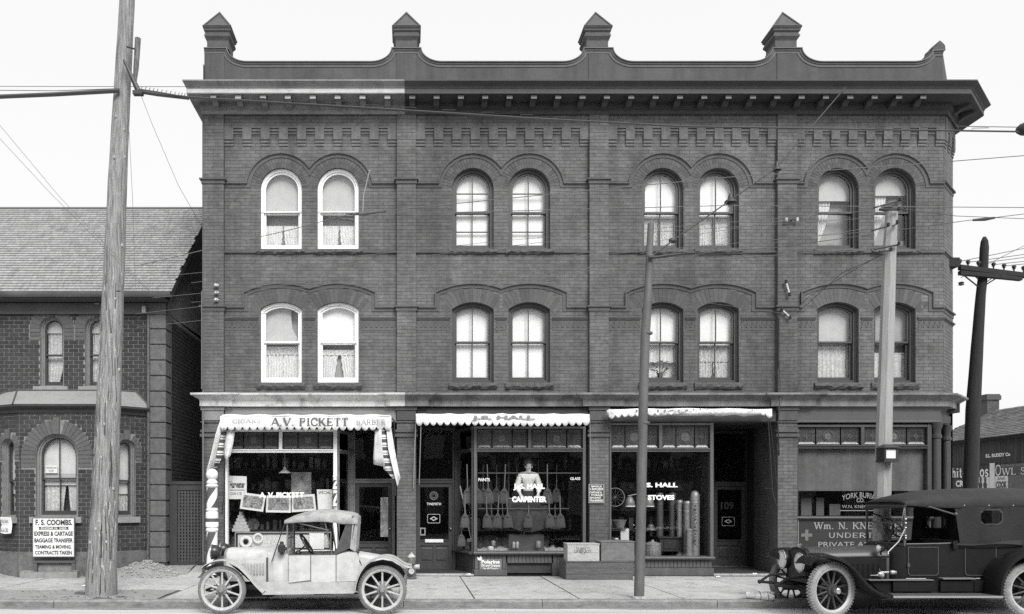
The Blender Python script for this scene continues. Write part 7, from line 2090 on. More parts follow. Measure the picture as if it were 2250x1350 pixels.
q = MB(); q.torus(A.lerp(B,.45), .078, .006, 'x', 16, 6); q.torus(A.lerp(B,.72), .076, .006, 'x', 16, 6); q.build('string', wood_m, bd)
A, B = Vector(P(1660,1304,13.45)), Vector(P(1700,1305,13.4)); q = MB(); q.tube([A, A.lerp(B,.5), B], [.03,.045,.04], 10); q.build('roll', mat('bundle_paper', .55, .95, .25, 18, .6, 40), bd, smooth=60)

# scraps of litter by the entries
sc_m = paper_m
for k, (px, py, Yq, lab) in enumerate(((1657,1262,17.3,'white scrap of paper lying on the step of the deep entry'),(1577,1271,17.0,'scrap of white paper at the foot of the stove shop skirting'),(1030,1265,17.2,'pale scrap of litter on the tinsmith door step'),(185,1291,15.2,'pale scrap of paper on the flags beside the big pole'))):
    rs = random.Random(k); q = MB(); x_ = X(px,Yq); z_ = .045 if k in (0, 2) else .006
    q.grid(lambda a, b: (x_-.05+.12*a, Yq-.04+.08*b, z_+.02*math.sin(a*5+k)*math.sin(b*4)+.012), 6, 5); tag(q.build('paper_scrap', sc_m, smooth=True), lab, 'litter', 'scraps of litter on the pavement')
# ================================================================== the two cars
def rotz(c, a): return Matrix.Translation(c) @ Matrix.Rotation(a, 4, 'Z') @ Matrix.Translation(-Vector(c))
def car_wheel(parent, c, Rw, tr, nsp, m, steer=0.0, tread=True, hubr=.075, rimw=.03, outer=-1, width=None):
    # a wooden artillery wheel standing in the x-z plane at c; outer = side (along y) that faces out
    c = Vector(c); M_ = rotz(c, steer); tw = width or tr*1.0
    rr = Rw - 2*tr
    q = MB()
    q.lathe([(rr+.012,-.035),(rr+.02,-.04),(rr+.02,.04),(rr+.012,.035),(rr-.004,.03),(rr-.004,-.03),(rr+.012,-.035)], c, 'y', 40, M_)
    wh = q.build('wheel', m['rim'], parent, smooth=30)
    q = MB(); q.torus(c, Rw-tr, tr, 'y', 48, 14, M_)
    if tread:
        n = 54
        for k in range(n):
            for s_ in (-1, 1):
                a = 2*PI*(k+(.5 if s_ > 0 else 0))/n
                T = M_ @ Matrix.Translation(c) @ Matrix.Rotation(-a, 4, 'Y') @ Matrix.Translation((Rw-.010, s_*tr*.38, 0)) @ Matrix.Rotation(s_*.5, 4, 'X')
                q.box(-.012, .013, -tr*.34, tr*.34, -.011, .011, T)
    q.build('tyre', m['tyre'], wh, smooth=35)
    q = MB(); q.lathe([(rr-.005,outer*.028),(rr+.022,outer*.05),(rr+.036,outer*.052),(rr+.03,outer*.03)], c, 'y', 40, M_, caps=False); q.build('rim_flange', m['flange'], wh, smooth=True)
    for k in range(nsp):
        a = 2*PI*(k+.5)/nsp; dx, dz = math.cos(a), math.sin(a)
        p0, p1 = c + Vector((dx*hubr*.7, 0, dz*hubr*.7)), c + Vector((dx*(rr-.002), 0, dz*(rr-.002)))
        q = MB(); q.tube([p0, p0.lerp(p1,.25), p0.lerp(p1,.8), p1], [.020,.018,.015,.019], 8, M=M_); q.build('spoke', m['spoke'], wh, smooth=60)
    q = MB(); q.lathe([(hubr,-.02),(hubr,.02),(hubr*.9,.024),(.0,.024)], c, 'y', 24, M_); q.lathe([(hubr,outer*.02),(hubr*.95,outer*.045),(hubr*.62,outer*.05),(hubr*.55,outer*.09),(hubr*.35,outer*.11),(0.001,outer*.112)], c, 'y', 24, M_)
    for k in range(6):
        a = 2*PI*k/6; q.sphere((c.x+hubr*.8*math.cos(a), c.y+outer*.05, c.z+hubr*.8*math.sin(a)), .008, 6, 5, M=M_)
    q.lathe([(.10,-outer*.04),(.13,-outer*.05),(.13,-outer*.09),(.05,-outer*.12)], c, 'y', 24, M_)
    q.build('hub', m['hub'], wh, smooth=True)
    return wh
def fender(parent, path, Y0, Y1, m, name='fender', lip=.02, crown=.025, th=.008):
    # path: (px, py) at depth Y0; the blade spans Y0..Y1 with a slight crown and a turned down outer lip
    pts = [P(a, b, Y0) for a, b in path]
    # resample smoothly
    out = []
    n = len(pts)
    for i in range(n-1):
        p0, p1, p2, p3 = [Vector(pts[max(0, min(n-1, j))]) for j in (i-1, i, i+1, i+2)]
        for k in range(5):
            t = k/5; out.append(.5*((2*p1)+(p2-p0)*t+(2*p0-5*p1+4*p2-p3)*t*t+(3*p1-p0-3*p2+p3)*t**3))
    out.append(Vector(pts[-1]))
    secs = []
    for i, p in enumerate(out):
        t = (out[min(i+1, len(out)-1)]-out[max(i-1, 0)]).normalized(); nn = Vector((-t.z, 0, t.x))
        if nn.z < 0 and abs(nn.z) > .2: nn = -nn
        if abs(nn.z) <= .2: nn = nn if nn.x*(1 if i < len(out)/2 else 1) > 0 else nn
        secs.append((p, nn))
    # keep normals consistent along the blade
    for i in range(1, len(secs)):
        if secs[i][1].dot(secs[i-1][1]) < 0: secs[i] = (secs[i][0], -secs[i][1])
    pr = [(0, -lip), (.004, 0), (.2, crown*.7), (.5, crown), (.8, crown*.7), (1, 0), (1, -th), (.8, crown*.7-th), (.5, crown-th), (.2, crown*.7-th), (.03, -th), (.03, -lip)]
    w = Y1-Y0
    q = MB(); q.loft([[tuple(p + nn*o + Vector((0, w*a, 0))) for a, o in pr] for p, nn in secs]); fo = q.build(name, m, parent, smooth=40)
    q = MB(); q.loft([[tuple(p + nn*o + Vector((0, w*a, 0))) for a, o in ((.06,-th-.004),(.5,crown-th-.004),(.99,-th-.004),(.99,-th-.008),(.5,crown-th-.008),(.06,-th-.008))] for p, nn in secs]); q.build('fender_shade', mat('car_underside', .012, .85, .3, 8), fo, smooth=40)  # dark sheet added below the blade, its colour stands for the shade there
    return fo
def lamp(parent, c, r, L_, m_case, m_rim, name='headlight', dirx=-1):
    q = MB(); q.lathe([(r*.98,0),(r,dirx*-.02),(r*.98,dirx*-L_*.45),(r*.7,dirx*-L_*.85),(r*.3,dirx*-L_),(0.001,dirx*-L_)], c, 'x', 26); h = q.build(name, m_case, parent, smooth=True)
    q = MB(); q.torus(c, r, r*.10, 'x', 28, 8); q.build('rim', m_rim, h, smooth=True)
    q = MB(); q.lathe([(r*.93,dirx*.004),(r*.6,dirx*.02),(0.001,dirx*.03)], c, 'x', 24); q.build('lens', mat('lamp_lens', .62, .12), h, smooth=True)
    q = MB(); q.tube([(c[0]-dirx*L_*.4, c[1], c[2]-r*.9), (c[0]-dirx*L_*.4, c[1], c[2]-r*1.7)], .014, 8); q.build('stalk', m_case, h)
    return h

# ------------------------------------------------------------------ the light runabout
pl_m = mat('dusty_pale_car_paint', .50, .5, .12, 7, .08, 30, dirt=.16, dscale=5, streak=.12)
plf_m = mat('pale_fender_paint', .42, .5, .15, 9, .08, 30, dirt=.15, dscale=6)
und_m = mat('car_underside', .012, .85, .3, 8)
tyre1_m = mat('dusty_tyre', .17, .95, .25, 14, .4, 60)
sp1_m = mat('pale_spokes', .42, .7, .2, 16)
top1_m = mat('faded_top_canvas', .33, .95, .2, 8, .5, 30, dirt=.3, dscale=5, streak=.2)
cur1_m = mat('side_curtain', .065, .8, .3, 9, .3, 30)
car1 = thing('runabout_car', (X(665,12.9), 13.2, -.13), 'light coloured two seat open car with pale canvas roof, parked before the barber shop', 'car', 'cars parked at the kerb')
Y1, B1, F1 = 12.5, 12.80, 13.62           # near wheel plane, near body side, far body side
CY1 = (B1+F1)/2
wm1 = dict(rim=sp1_m, tyre=tyre1_m, flange=sp1_m, spoke=sp1_m, hub=mat('dusty_hub', .2, .6, .2, 20))
FA, RA = X(488, Y1), X(840, Y1); Rw1 = .380; zc1 = -.13+Rw1
for xx in (FA, RA):
    for yy, o in ((Y1, -1), (Y1+1.42, 1)): car_wheel(car1, (xx, yy, zc1), Rw1, .046, 10, wm1, 0, xx == RA, outer=o, hubr=.085)
def b1(px, py, Y=B1): return (X(px, Y), Z(py, Y))
# hood with a rounded crown
q = MB(); secs = []
def hood_sec(px, top, crease, bot, hw0, hw1):
    xx = X(px, B1); zt, zc, zb = Z(top, B1), Z(crease, B1), Z(bot, B1); out = []
    for s_, rng in ((-1, (0, 1)), (1, (1, 0))): pass
    pts = [(-hw1, zb), (-hw0, zc-.01)]
    for k in range(1, 8):
        a = PI*k/8; pts.append((-hw0*math.cos(a)*(1.0), zc + (zt-zc)*math.sin(a)**.7))
    pts += [(hw0, zc-.01), (hw1, zb)]
    return [(xx, CY1+y, z) for y, z in pts]
q.loft([hood_sec(491,1207,1234,1280,.24,.22), hood_sec(496,1206,1233,1280,.25,.23), hood_sec(545,1206,1230,1280,.30,.29), hood_sec(586,1206.5,1226,1280,.355,.35)])
hd = q.build('hood', pl_m, car1, smooth=40)
for k in range(8):
    px = 531 + k*6.7; xx = X(px, 12.92); z0, z1 = Z(1262, 12.9), Z(1238+k*.0, 12.9); yy = CY1 - .30 - .008*k + .008
    q = MB(); q.prism_z([(xx, yy), (xx+.022, yy-.020), (xx+.026, yy)], z0, z1); q.build('louvre', pl_m, hd)
q = MB(); q.loft([hood_sec(486,1208,1235,1282,.235,.215), hood_sec(491.5,1206.5,1234,1282,.245,.225)]); q.build('radiator', mat('radiator_brass', .30, .4, .2, 14, metal=.3), car1, smooth=40)
q = MB(); q.lathe([(.03,0),(.04,.01),(.04,.03),(.02,.045)], (X(490,B1), CY1, Z(1206,B1)), 'z', 12); q.build('radiator_cap', iron_m, car1, smooth=True)
# cowl
q = MB(); q.loft([hood_sec(586.5,1206,1226,1280,.357,.352), hood_sec(605,1205,1224,1280,.39,.385), hood_sec(633,1207,1218,1280,.41,.41)]); q.build('cowl', pl_m, car1, smooth=40)
q = MB(); q.box(X(584,B1), X(588,B1), CY1-.37, CY1+.37, Z(1281,B1), Z(1226,B1)); q.build('hood_strap', mat('strap_dark', .06, .7), car1)
# tub
sid = [(633.5,1221),(700,1220.5),(740,1220),(752,1216),(765,1213),(784,1214.5),(790,1224),(788,1250),(783,1279),(633.5,1280)]
for Ya, Yb in ((B1, B1+.035), (F1-.035, F1)):
    q = MB(); q.prism([(X(a,B1), Z(b,B1)) for a, b in sid], Ya, Yb); q.build('body_side', pl_m, car1)
q = MB(); q.tube([(X(a,B1), B1+.015, Z(b,B1)) for a, b in [(634,1220.5),(700,1220),(740,1219.5),(752,1215.5),(765,1212.5),(784,1214)]], .014, 8); q.tube([(X(a,B1), F1-.015, Z(b,B1)) for a, b in [(634,1220.5),(740,1219.5),(765,1212.5),(784,1214)]], .014, 8); q.build('body_rail', mat('dark_beading', .05, .6), car1)
q = MB(); q.box(X(640,B1), X(783,B1), B1+.036, F1-.036, Z(1279,B1), Z(1275,B1)); q.box(X(780,B1), X(786,B1), B1+.036, F1-.036, Z(1274,B1), Z(1214,B1)); q.build('floor', und_m, car1)
st = mat('seat_leather', .025, .6, .2, 10)
q = MB(); q.bevbox(X(722,B1), X(775,B1), B1+.05, F1-.05, Z(1274,B1), Z(1236,B1), .03); q.bevbox(X(762,B1), X(781,B1), B1+.05, F1-.05, Z(1238,B1), Z(1208,B1), .03); q.build('seat', st, car1)
q = MB(); d_ = [(634.5,1224.5),(681.5,1222.5),(681.5,1275),(634.5,1281)]
q.prism([(X(a,12.76), Z(b,12.76)) for a, b in d_], 12.765, 12.795); q.build('door', tag and pl_m, car1)
q = MB()
for pa, pb in (((682.8,1221),(682.8,1279)),((738.5,1220),(738.5,1278)),((634,1281),(783,1278.5))): q.tube([(X(pa[0],B1), B1-.002, Z(pa[1],B1)), (X(pb[0],B1), B1-.002, Z(pb[1],B1))], .0055, 6)
q.build('seam', mat('seam_dark', .045, .8), car1)
# apron, running board, rear deck
q = MB(); q.prism([(X(a,12.79), Z(b,12.79)) for a, b in [(563,1279),(783,1279),(779,1300),(588,1303)]], 12.79, 12.80); q.build('apron', plf_m, car1)
q = MB(); q.prism([(X(a,Y1), Z(b,Y1)) for a, b in [(577,1302.5),(779,1299.5),(779,1303.5),(578,1306.5)]], 12.44, 12.80); q.build('running_board', plf_m, car1)
def deck_sec(px, top, side, hw):
    xx = X(px, B1+.1); zt, zs, zb = Z(top,B1), Z(side,B1), Z(1285,B1)
    return [(xx,CY1-hw,zb),(xx,CY1-hw,zs),(xx,CY1-hw*.8,zt-.01),(xx,CY1-hw*.3,zt+.008),(xx,CY1+hw*.3,zt+.008),(xx,CY1+hw*.8,zt-.01),(xx,CY1+hw,zs),(xx,CY1+hw,zb)]
q = MB(); q.loft([deck_sec(784,1216,1222,.38), deck_sec(800,1219,1226,.365), deck_sec(830,1224,1232,.345), deck_sec(862,1233,1242,.31), deck_sec(884,1252,1258,.27)]); q.build('rear_deck', pl_m, car1, smooth=40)
q = MB(); q.tube([P(786,1213,12.83), P(790,1232,12.83), P(796,1246,12.85)], .008, 6); q.sphere(P(787,1213,12.8), .025, 8, 6); q.build('deck_hinge', mat('dark_beading', .05, .6), car1)
# fenders
ff = [(441,1248),(452,1240.5),(468,1234),(488,1231.5),(506,1235),(524,1247),(544,1267),(562,1288),(577,1303)]
rf = [(779,1301.5),(783,1280),(792,1258),(808,1238),(830,1226),(852,1225),(870,1232),(886,1243),(896,1247),(905,1248)]
for Ya, Yb in ((12.36, 12.68), (13.76, 14.08)):
    for path in (ff, rf):
        # the far fenders repeat the near ones at the other side of the car
        k = 12.36
        pts = path
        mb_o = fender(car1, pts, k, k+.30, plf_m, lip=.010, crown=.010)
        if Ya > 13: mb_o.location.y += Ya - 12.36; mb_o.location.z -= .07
q = MB()   # inner splash plates
q.prism([(X(a,12.66), Z(b,12.66)) for a, b in [(500,1238),(520,1248),(545,1272),(563,1292),(563,1279),(545,1276),(530,1262)]], 12.70, 12.71)
q.build('splash_plate', und_m, car1); q = MB()
q.prism([(X(a,12.70), Z(b,12.70)) for a, b in [(783,1300),(785,1270),(796,1250),(815,1236),(840,1230),(862,1234),(882,1246),(890,1262),(880,1290),(800,1302)]], 12.735, 12.745)
q.build('splash_plate', und_m, car1)
q = MB(); q.prism([(X(a,12.9), Z(b,12.9)) for a, b in [(443,1250),(470,1240),(500,1240),(540,1270),(560,1290),(560,1300),(520,1300),(500,1280),(470,1262)]], 12.98, 13.3); q.build('front_apron', und_m, car1)
# chassis
q = MB()
for yy in (12.9, 13.5): q.box(X(470,12.9), X(850,12.9), yy-.025, yy+.025, Z(1296,12.9), Z(1286,12.9))
q.tube([(FA, Y1, zc1), (FA, Y1+1.42, zc1)], .022, 8); q.tube([(RA, Y1, zc1), (RA, Y1+1.42, zc1)], .035, 8); q.sphere((RA, CY1, zc1), .13, 14, 10)
q.box(X(500,13), X(600,13), 13.0, 13.4, Z(1312,13), Z(1290,13)); q.tube([P(735,1304,12.85), P(800,1304,12.85), P(845,1302,12.85)], .015, 6); q.tube([P(690,1306,12.85), P(735,1304,12.85)], .02, 6)
q.tube([P(452,1297,12.8), P(470,1290,12.8), P(490,1296,12.8)], .02, 6); q.tube([P(452,1297,12.8), P(480,1302,12.8)], .02, 6)
q.build('chassis', und_m, car1)
# lamps
lamp(car1, (X(466,12.9), 12.9, Z(1213,12.9)), .115, .15, mat('lamp_black', .03, .3), mat('worn_brass', .4, .35, .2, 20, metal=.8))
lamp(car1, (X(466,12.9), 13.52, Z(1213,12.9)), .115, .15, mat('lamp_black', .03, .3), mat('worn_brass', .4, .35, .2, 20, metal=.8))
sl1 = MB(); c = P(619,1206,12.74); sl1.box(c[0]-.05, c[0]+.05, c[1]-.05, c[1]+.05, c[2]-.06, c[2]+.05); sl1.lathe([(.055,.05),(.03,.08),(.035,.10),(.02,.115)], c, 'z', 12); sl1.lathe([(.03,-.06),(.035,-.09),(.02,-.1)], c, 'z', 10); sl1.torus((c[0]-.052,c[1],c[2]), .035, .008, 'x', 14, 6); sl1.sphere((c[0]+.055,c[1],c[2]), .03, 8, 6)
sl1.build('side_lamp', mat('lamp_black', .03, .3), car1)
# windscreen
xw = X(631, B1)
q = MB()
for yy in (B1+.01, F1-.03): q.box(xw-.012, xw+.012, yy, yy+.022, Z(1222,B1), Z(1146,B1))
q.box(xw-.011, xw+.011, B1+.033, F1-.031, Z(1147.5,B1), Z(1146,B1)); q.box(xw-.011, xw+.011, B1+.033, F1-.031, Z(1185,B1), Z(1183,B1)); q.box(xw-.011, xw+.011, B1+.033, F1-.031, Z(1222,B1), Z(1219,B1))
ws = q.build('windscreen', mat('screen_brass', .16, .5), car1)
q = MB(); q.add([(xw,B1+.03,Z(1219,B1)),(xw,F1-.03,Z(1219,B1)),(xw,F1-.03,Z(1147,B1)),(xw,B1+.03,Z(1147,B1))], [(0,1,2,3)]); q.build('pane', glass('dusty_screen', .09, .55), ws)
q = MB(); q.tube([P(626,1150,12.80), P(612,1190,12.76), P(597,1235,12.76)], .009, 6); q.build('stay', iron_m, car1)
# roof
def roof_sec(px, top, side, Y=B1, drop=.0, hw=.44):
    xx = X(px, Y); zt, zs = Z(top, Y), Z(side, Y); out = []
    for k in range(13):
        a = PI*k/12; out.append((xx, CY1-hw*math.cos(a), zs + (zt-zs)*math.sin(a)**.55))
    inner = [(x_, CY1+(y_-CY1)*.975, z_-.016) for x_, y_, z_ in reversed(out)]
    return out + inner
q = MB(); q.loft([roof_sec(625,1141.5,1149), roof_sec(640,1134,1147.5), roof_sec(660,1127,1146), roof_sec(685,1121.5,1145), roof_sec(710,1119,1144.5), roof_sec(735,1121,1147), roof_sec(755,1123.5,1150), roof_sec(772,1126,1150), roof_sec(782,1129.5,1150), roof_sec(786,1138,1152)])
q.build('canvas_roof', top1_m, car1, smooth=60)
for k, yy in ((0, B1-.005), (1, F1-.01)):
    q = MB(); q.prism([(X(a,B1), Z(b,B1)) for a, b in [(763,1150),(777,1131),(781,1150),(770,1205),(763,1207),(737,1219),(741,1207)]], yy, yy+.012); q.build('side_curtain', cur1_m, car1)
q = MB(); q.loft([[(X(777,B1), B1-.008, Z(1131,B1)), (X(786.5,B1), B1+.0, Z(1137,B1)), (X(786.5,B1), F1, Z(1137,B1)), (X(777,B1), F1+.008, Z(1131,B1))], [(X(769,B1), B1-.008, Z(1206,B1)), (X(781.5,B1), B1+.01, Z(1213,B1)), (X(781.5,B1), F1-.01, Z(1213,B1)), (X(769,B1), F1+.008, Z(1206,B1))]], caps=False, closed=False)
rc = q.build('rear_curtain', top1_m, car1); rc.modifiers.new('thickness', 'SOLIDIFY').thickness = .008
for yy in (B1+.02, F1-.02):
    q = MB(); q.tube([(X(713,B1),yy,Z(1144,B1)), (X(729,B1),yy,Z(1219,B1))], .012, 8); q.build('top_bow', mat('bow_paint', .10, .6), car1); q = MB(); q.tube([(X(730,B1),yy,Z(1148,B1)), (X(737,B1),yy,Z(1200,B1)), (X(735,B1),yy,Z(1219,B1))], .010, 8); q.build('top_bow', mat('bow_paint', .10, .6), car1); q = MB(); q.tube([(X(655,B1),yy,Z(1150,B1)), (X(722,B1),yy,Z(1166,B1))], .011, 8); q.build('top_bow', mat('bow_paint', .10, .6), car1); q = MB(); q.tube([(X(762,B1),yy-.01,Z(1151,B1)), (X(737,B1),yy-.01,Z(1218,B1))], .010, 8); q.build('top_bow', mat('bow_paint', .10, .6), car1)
# steering wheel
q = MB(); cs = Vector(P(674, 1196, 13.05)); M_ = Matrix.Translation(cs) @ Matrix.Rotation(R(-33), 4, 'Y'); q.torus((0,0,0), .19, .017, 'x', 28, 8, M=M_)
for k in range(4): a = PI/4+PI/2*k; q.tube([(0,0,0),(0,.19*math.cos(a),.19*math.sin(a))], .010, 6, M=M_)
q.tube([cs, Vector(P(650,1218,13.05)), Vector(P(640,1226,13.05))], .014, 6); q.sphere(P(655,1216,13.0), .05, 10, 8); q.build('steering_wheel', mat('wheel_black', .02, .4), car1, smooth=60)

# ------------------------------------------------------------------ the dark touring car
blk = mat('dark_car_enamel', .009, .34, .15, 5, 0, spec=.4)
blkd = mat('dusty_dark_enamel', .009, .5, .25, 6, .03, 30, spec=.22)
hoodm = mat('lit_hood_top', .05, .4, .15, 6, .03, 30)  # paler than the sides: light from above painted into the hood colour
chrome = mat('nickel_plate', .55, .22, .1, 8, metal=.95)
topd = mat('dark_top_canvas', .018, .8, .25, 7, .4, 25, streak=.2)
curd = mat('dark_side_curtain', .008, .75, .25, 6, .3, 20)
car2 = thing('touring_car', (X(2060,12.3), 12.9, -.13), 'large dark open touring car with black top and side curtains, parked before the undertaker', 'car', 'cars parked at the kerb')
Y2, B2, F2 = 12.05, 12.27, 13.33; CY2 = (B2+F2)/2
tyre2_m = mat('chalky_tyre', .25, .95, .25, 12, .4, 50); tyre2d = mat('dark_tyre', .03, .95, .3, 12, .4, 50)
dsp_ = mat('dark_spokes', .04, .5, .2, 12)
wmn = dict(rim=dsp_, tyre=tyre2_m, flange=mat('bright_rim', .42, .45), spoke=dsp_, hub=dsp_)
wmf = dict(rim=dsp_, tyre=mat('grey_tyre', .17, .95, .3, 12, .4, 50), flange=dsp_, spoke=dsp_, hub=dsp_)
FA2, RA2 = X(1826, Y2), X(2264, Y2); Rw2 = .425; zc2 = -.13+Rw2
car_wheel(car2, (FA2, Y2, zc2), Rw2, .060, 12, wmn, R(17), True, outer=-1, hubr=.095)
w_ = car_wheel(car2, (FA2+.09, Y2+1.45, zc2), Rw2, .060, 12, wmf, R(14), False, outer=1, hubr=.095)
car_wheel(car2, (RA2, Y2, zc2), Rw2, .060, 12, wmn, 0, True, outer=-1, hubr=.095)
car_wheel(car2, (RA2, Y2+1.45, zc2), Rw2, .060, 12, wmf, 0, False, outer=1, hubr=.095)
q = MB(); M_ = rotz(Vector((FA2, Y2, zc2)), R(17)); q.lathe([(.05,-.10),(.05,-.13),(.045,-.15),(.02,-.165),(.001,-.167)], (FA2, Y2, zc2), 'y', 16, M_); q.build('hub_cap', chrome, car2, smooth=True)
def x2(px, Y=B2): return X(px, Y)
def z2(py, Y=B2): return Z(py, Y)
# radiator and hood
HW = .33; HN = CY2-HW
def h2(xx, top, crease, bot, hw):
    zt, zc, zb = top, crease, bot; pts = [(-hw, zb), (-hw, zc)]
    for k in range(1, 8): a = PI*k/8; pts.append((-hw*math.cos(a), zc+(zt-zc)*math.sin(a)**.8))
    pts += [(hw, zc), (hw, zb)]
    return [(xx, CY2+y, z) for y, z in pts]
xa = X(1783, HN); xb = X(1948, HN)
zt = Z(1203, CY2); zcr = Z(1226, HN); zbt = Z(1280, HN)
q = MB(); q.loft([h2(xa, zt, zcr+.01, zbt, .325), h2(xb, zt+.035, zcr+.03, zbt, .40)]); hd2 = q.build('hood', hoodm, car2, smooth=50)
q = MB(); q.prism([(xa+.02, zbt), (xa+.02, zcr-.02), (xb-.05, zcr-.0), (xb-.05, zbt)], HN-.085, HN-.075)
for k in range(12):
    xx = xa+.10+(xb-xa-.30)*k/11; q.prism_z([(xx, HN-.086), (xx+.030, HN-.106), (xx+.034, HN-.086)], zbt+.08, zcr-.09)
q.tube([(xa, HN-.03, zcr), (xb, HN-.085, zcr+.03)], .009, 6); q.build('hood_side', blkd, hd2)
q = MB(); q.loft([h2(xa-.06, zt+.005, zcr+.0, zbt-.02, .325), h2(xa-.001, zt+.012, zcr+.01, zbt-.02, .335)]); rd = q.build('radiator', blk, car2, smooth=50)
q = MB(); q.loft([h2(xa-.068, zt-.035, zcr-.01, zbt+.04, .285), h2(xa-.061, zt-.035, zcr-.01, zbt+.04, .285)]); q.build('radiator_core', mat('radiator_core', .03, .6, .3, 60, .5, 120), rd)
q = MB(); q.lathe([(.03,0),(.03,.03),(.045,.035),(.045,.055),(.02,.065)], (xa-.03, CY2, zt+.0), 'z', 14); q.build('radiator_cap', chrome, rd, smooth=True)
# cowl and tub
q = MB(); q.loft([h2(xb+.001, zt+.036, zcr+.03, zbt-.0, .402), h2(X(1970,B2), zt+.055, zcr+.07, zbt-.02, .47), h2(X(1991,B2), zt+.075, Z(1199,B2), zbt-.02, .528)]); q.build('cowl', blkd, car2, smooth=50)
tub = [(1991,1197),(2060,1195),(2100,1194),(2110,1200),(2250,1200),(2330,1196),(2392,1198),(2400,1230),(2380,1270),(1991,1271)]
for Ya, Yb in ((B2, B2+.04), (F2-.04, F2)):
    q = MB(); q.prism([(x2(a), z2(b)) for a, b in tub], Ya, Yb); q.build('body_side', blkd, car2)
q = MB(); q.box(x2(1991), x2(2390), B2+.041, F2-.041, z2(1271), z2(1264)); q.box(x2(2385), x2(2396), B2+.041, F2-.041, z2(1263), z2(1199)); q.build('floor', und_m, car2)
q = MB()
for pa, pb in ((2070, 2105), (2230, 2270)): q.bevbox(x2(pa), x2(pb)+.25, B2+.06, F2-.06, z2(1262), z2(1225), .03); q.bevbox(x2(pb)+.05, x2(pb)+.27, B2+.06, F2-.06, z2(1226), z2(1190), .04)
q.build('seat', st, car2)
def rrect(x0, x1, z0, z1, r, top_r=.01):
    out = []
    for cx, cz, a0, rr in ((x1-r,z0+r,-PI/2,r),(x1-top_r,z1-top_r,0,top_r),(x0+top_r,z1-top_r,PI/2,top_r),(x0+r,z0+r,PI,r)):
        out += [(cx+rr*math.cos(a0+PI/2*k/5), cz+rr*math.sin(a0+PI/2*k/5)) for k in range(6)]
    return out
for pa, pb in ((1994, 2061), (2119, 2188)):
    a = rrect(x2(pa), x2(pb), z2(1265), z2(1202), .05); b = rrect(x2(pa)+.010, x2(pb)-.010, z2(1265)+.010, z2(1202)-.01, .045)
    q = MB(); q.prism(b, B2-.008, B2); dr = q.build('door', blkd, car2)
    q = MB(); q.ring(a, b, B2-.014, B2-.002); q.build('door_beading', mat('edge_highlight', .07, .35), dr)
q = MB(); q.box(x2(1992), x2(1997), B2-.03, B2, z2(1246), z2(1238)); q.box(x2(2194), x2(2198), B2-.03, B2, z2(1244), z2(1236)); q.build('door_hinge', mat('edge_highlight', .07, .35), car2)
q = MB(); q.tube([(x2(1991),B2+.0,z2(1196)), (x2(2060),B2-.002,z2(1195)), (x2(2100),B2,z2(1193.5))], .012, 6); q.build('body_rail', mat('edge_highlight', .07, .35), car2)
# boxes, valance and running board
q = MB(); q.prism([(X(a,12.24), Z(b,12.24)) for a, b in [(1907,1274),(2198,1272),(2198,1306),(1955,1306),(1930,1297)]], 12.235, 12.265); q.build('apron', blkd, car2)
q = MB()
for pa, pb in ((1962,2050),(2066,2138),(2140,2186)): q.box(X(pa,12.2), X(pb,12.2), 12.19, 12.234, Z(1300,12.2), Z(1277,12.2))
q.build('apron_panel', blkd, car2)
q = MB(); q.box(X(1907,12.2), X(2048,12.2), 12.16, 12.27, Z(1275.5,12.2), Z(1273.5,12.2)); q.box(X(2067,12.2), X(2138,12.2), 12.14, 12.27, Z(1272.5,12.2), Z(1270,12.2)); q.build('sill_strip', mat('sill_alloy', .17, .4), car2)
q = MB(); q.prism([(X(a,11.85), Z(b,11.85)) for a, b in [(1962,1310),(2200,1309.5),(2200,1314),(1962,1314.5)]], 11.82, 12.26); q.build('running_board', mat('tread_board', .085, .5, .2, 10), car2)
q = MB(); q.box(X(1960,11.84), X(2200,11.84), 11.80, 11.82, Z(1313.5,11.84), Z(1309.5,11.84)); q.build('board_edge', mat('board_alloy', .25, .4), car2)
# fenders
f2 = [(1778,1242),(1786,1231),(1800,1223.5),(1818,1222),(1838,1226),(1862,1236),(1880,1250),(1896,1269),(1914,1289),(1934,1302),(1952,1309),(1966,1311)]
r2 = [(2199,1312),(2201,1290),(2206,1267),(2217,1247),(2234,1230),(2252,1221),(2272,1219),(2296,1226),(2318,1242),(2334,1268),(2342,1292)]
for path in (f2, r2):
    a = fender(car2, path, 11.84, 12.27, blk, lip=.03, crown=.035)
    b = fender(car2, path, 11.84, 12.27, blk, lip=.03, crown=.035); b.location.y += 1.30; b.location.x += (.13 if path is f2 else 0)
q = MB()
q.prism([(X(a,12.2), Z(b,12.2)) for a, b in [(1845,1240),(1870,1248),(1886,1266),(1905,1290),(1930,1306),(1960,1312),(1960,1275),(1900,1272),(1880,1262)]], 12.26, 12.28)
q.build('splash_plate', und_m, car2); q = MB()
q.prism([(X(a,12.2), Z(b,12.2)) for a, b in [(2199,1312),(2202,1288),(2208,1265),(2220,1247),(2238,1232),(2264,1226),(2290,1232),(2310,1250),(2320,1290),(2318,1312)]], 12.262, 12.27)
q.build('splash_plate', und_m, car2); q = MB()
q.prism([(X(a,12.1), Z(b,12.1)) for a, b in [(1870,1256),(1888,1280),(1915,1303),(1960,1313),(1965,1330),(1930,1336),(1880,1334),(1875,1310)]], 12.40, 12.9)
q.build('splash_plate', und_m, car2)
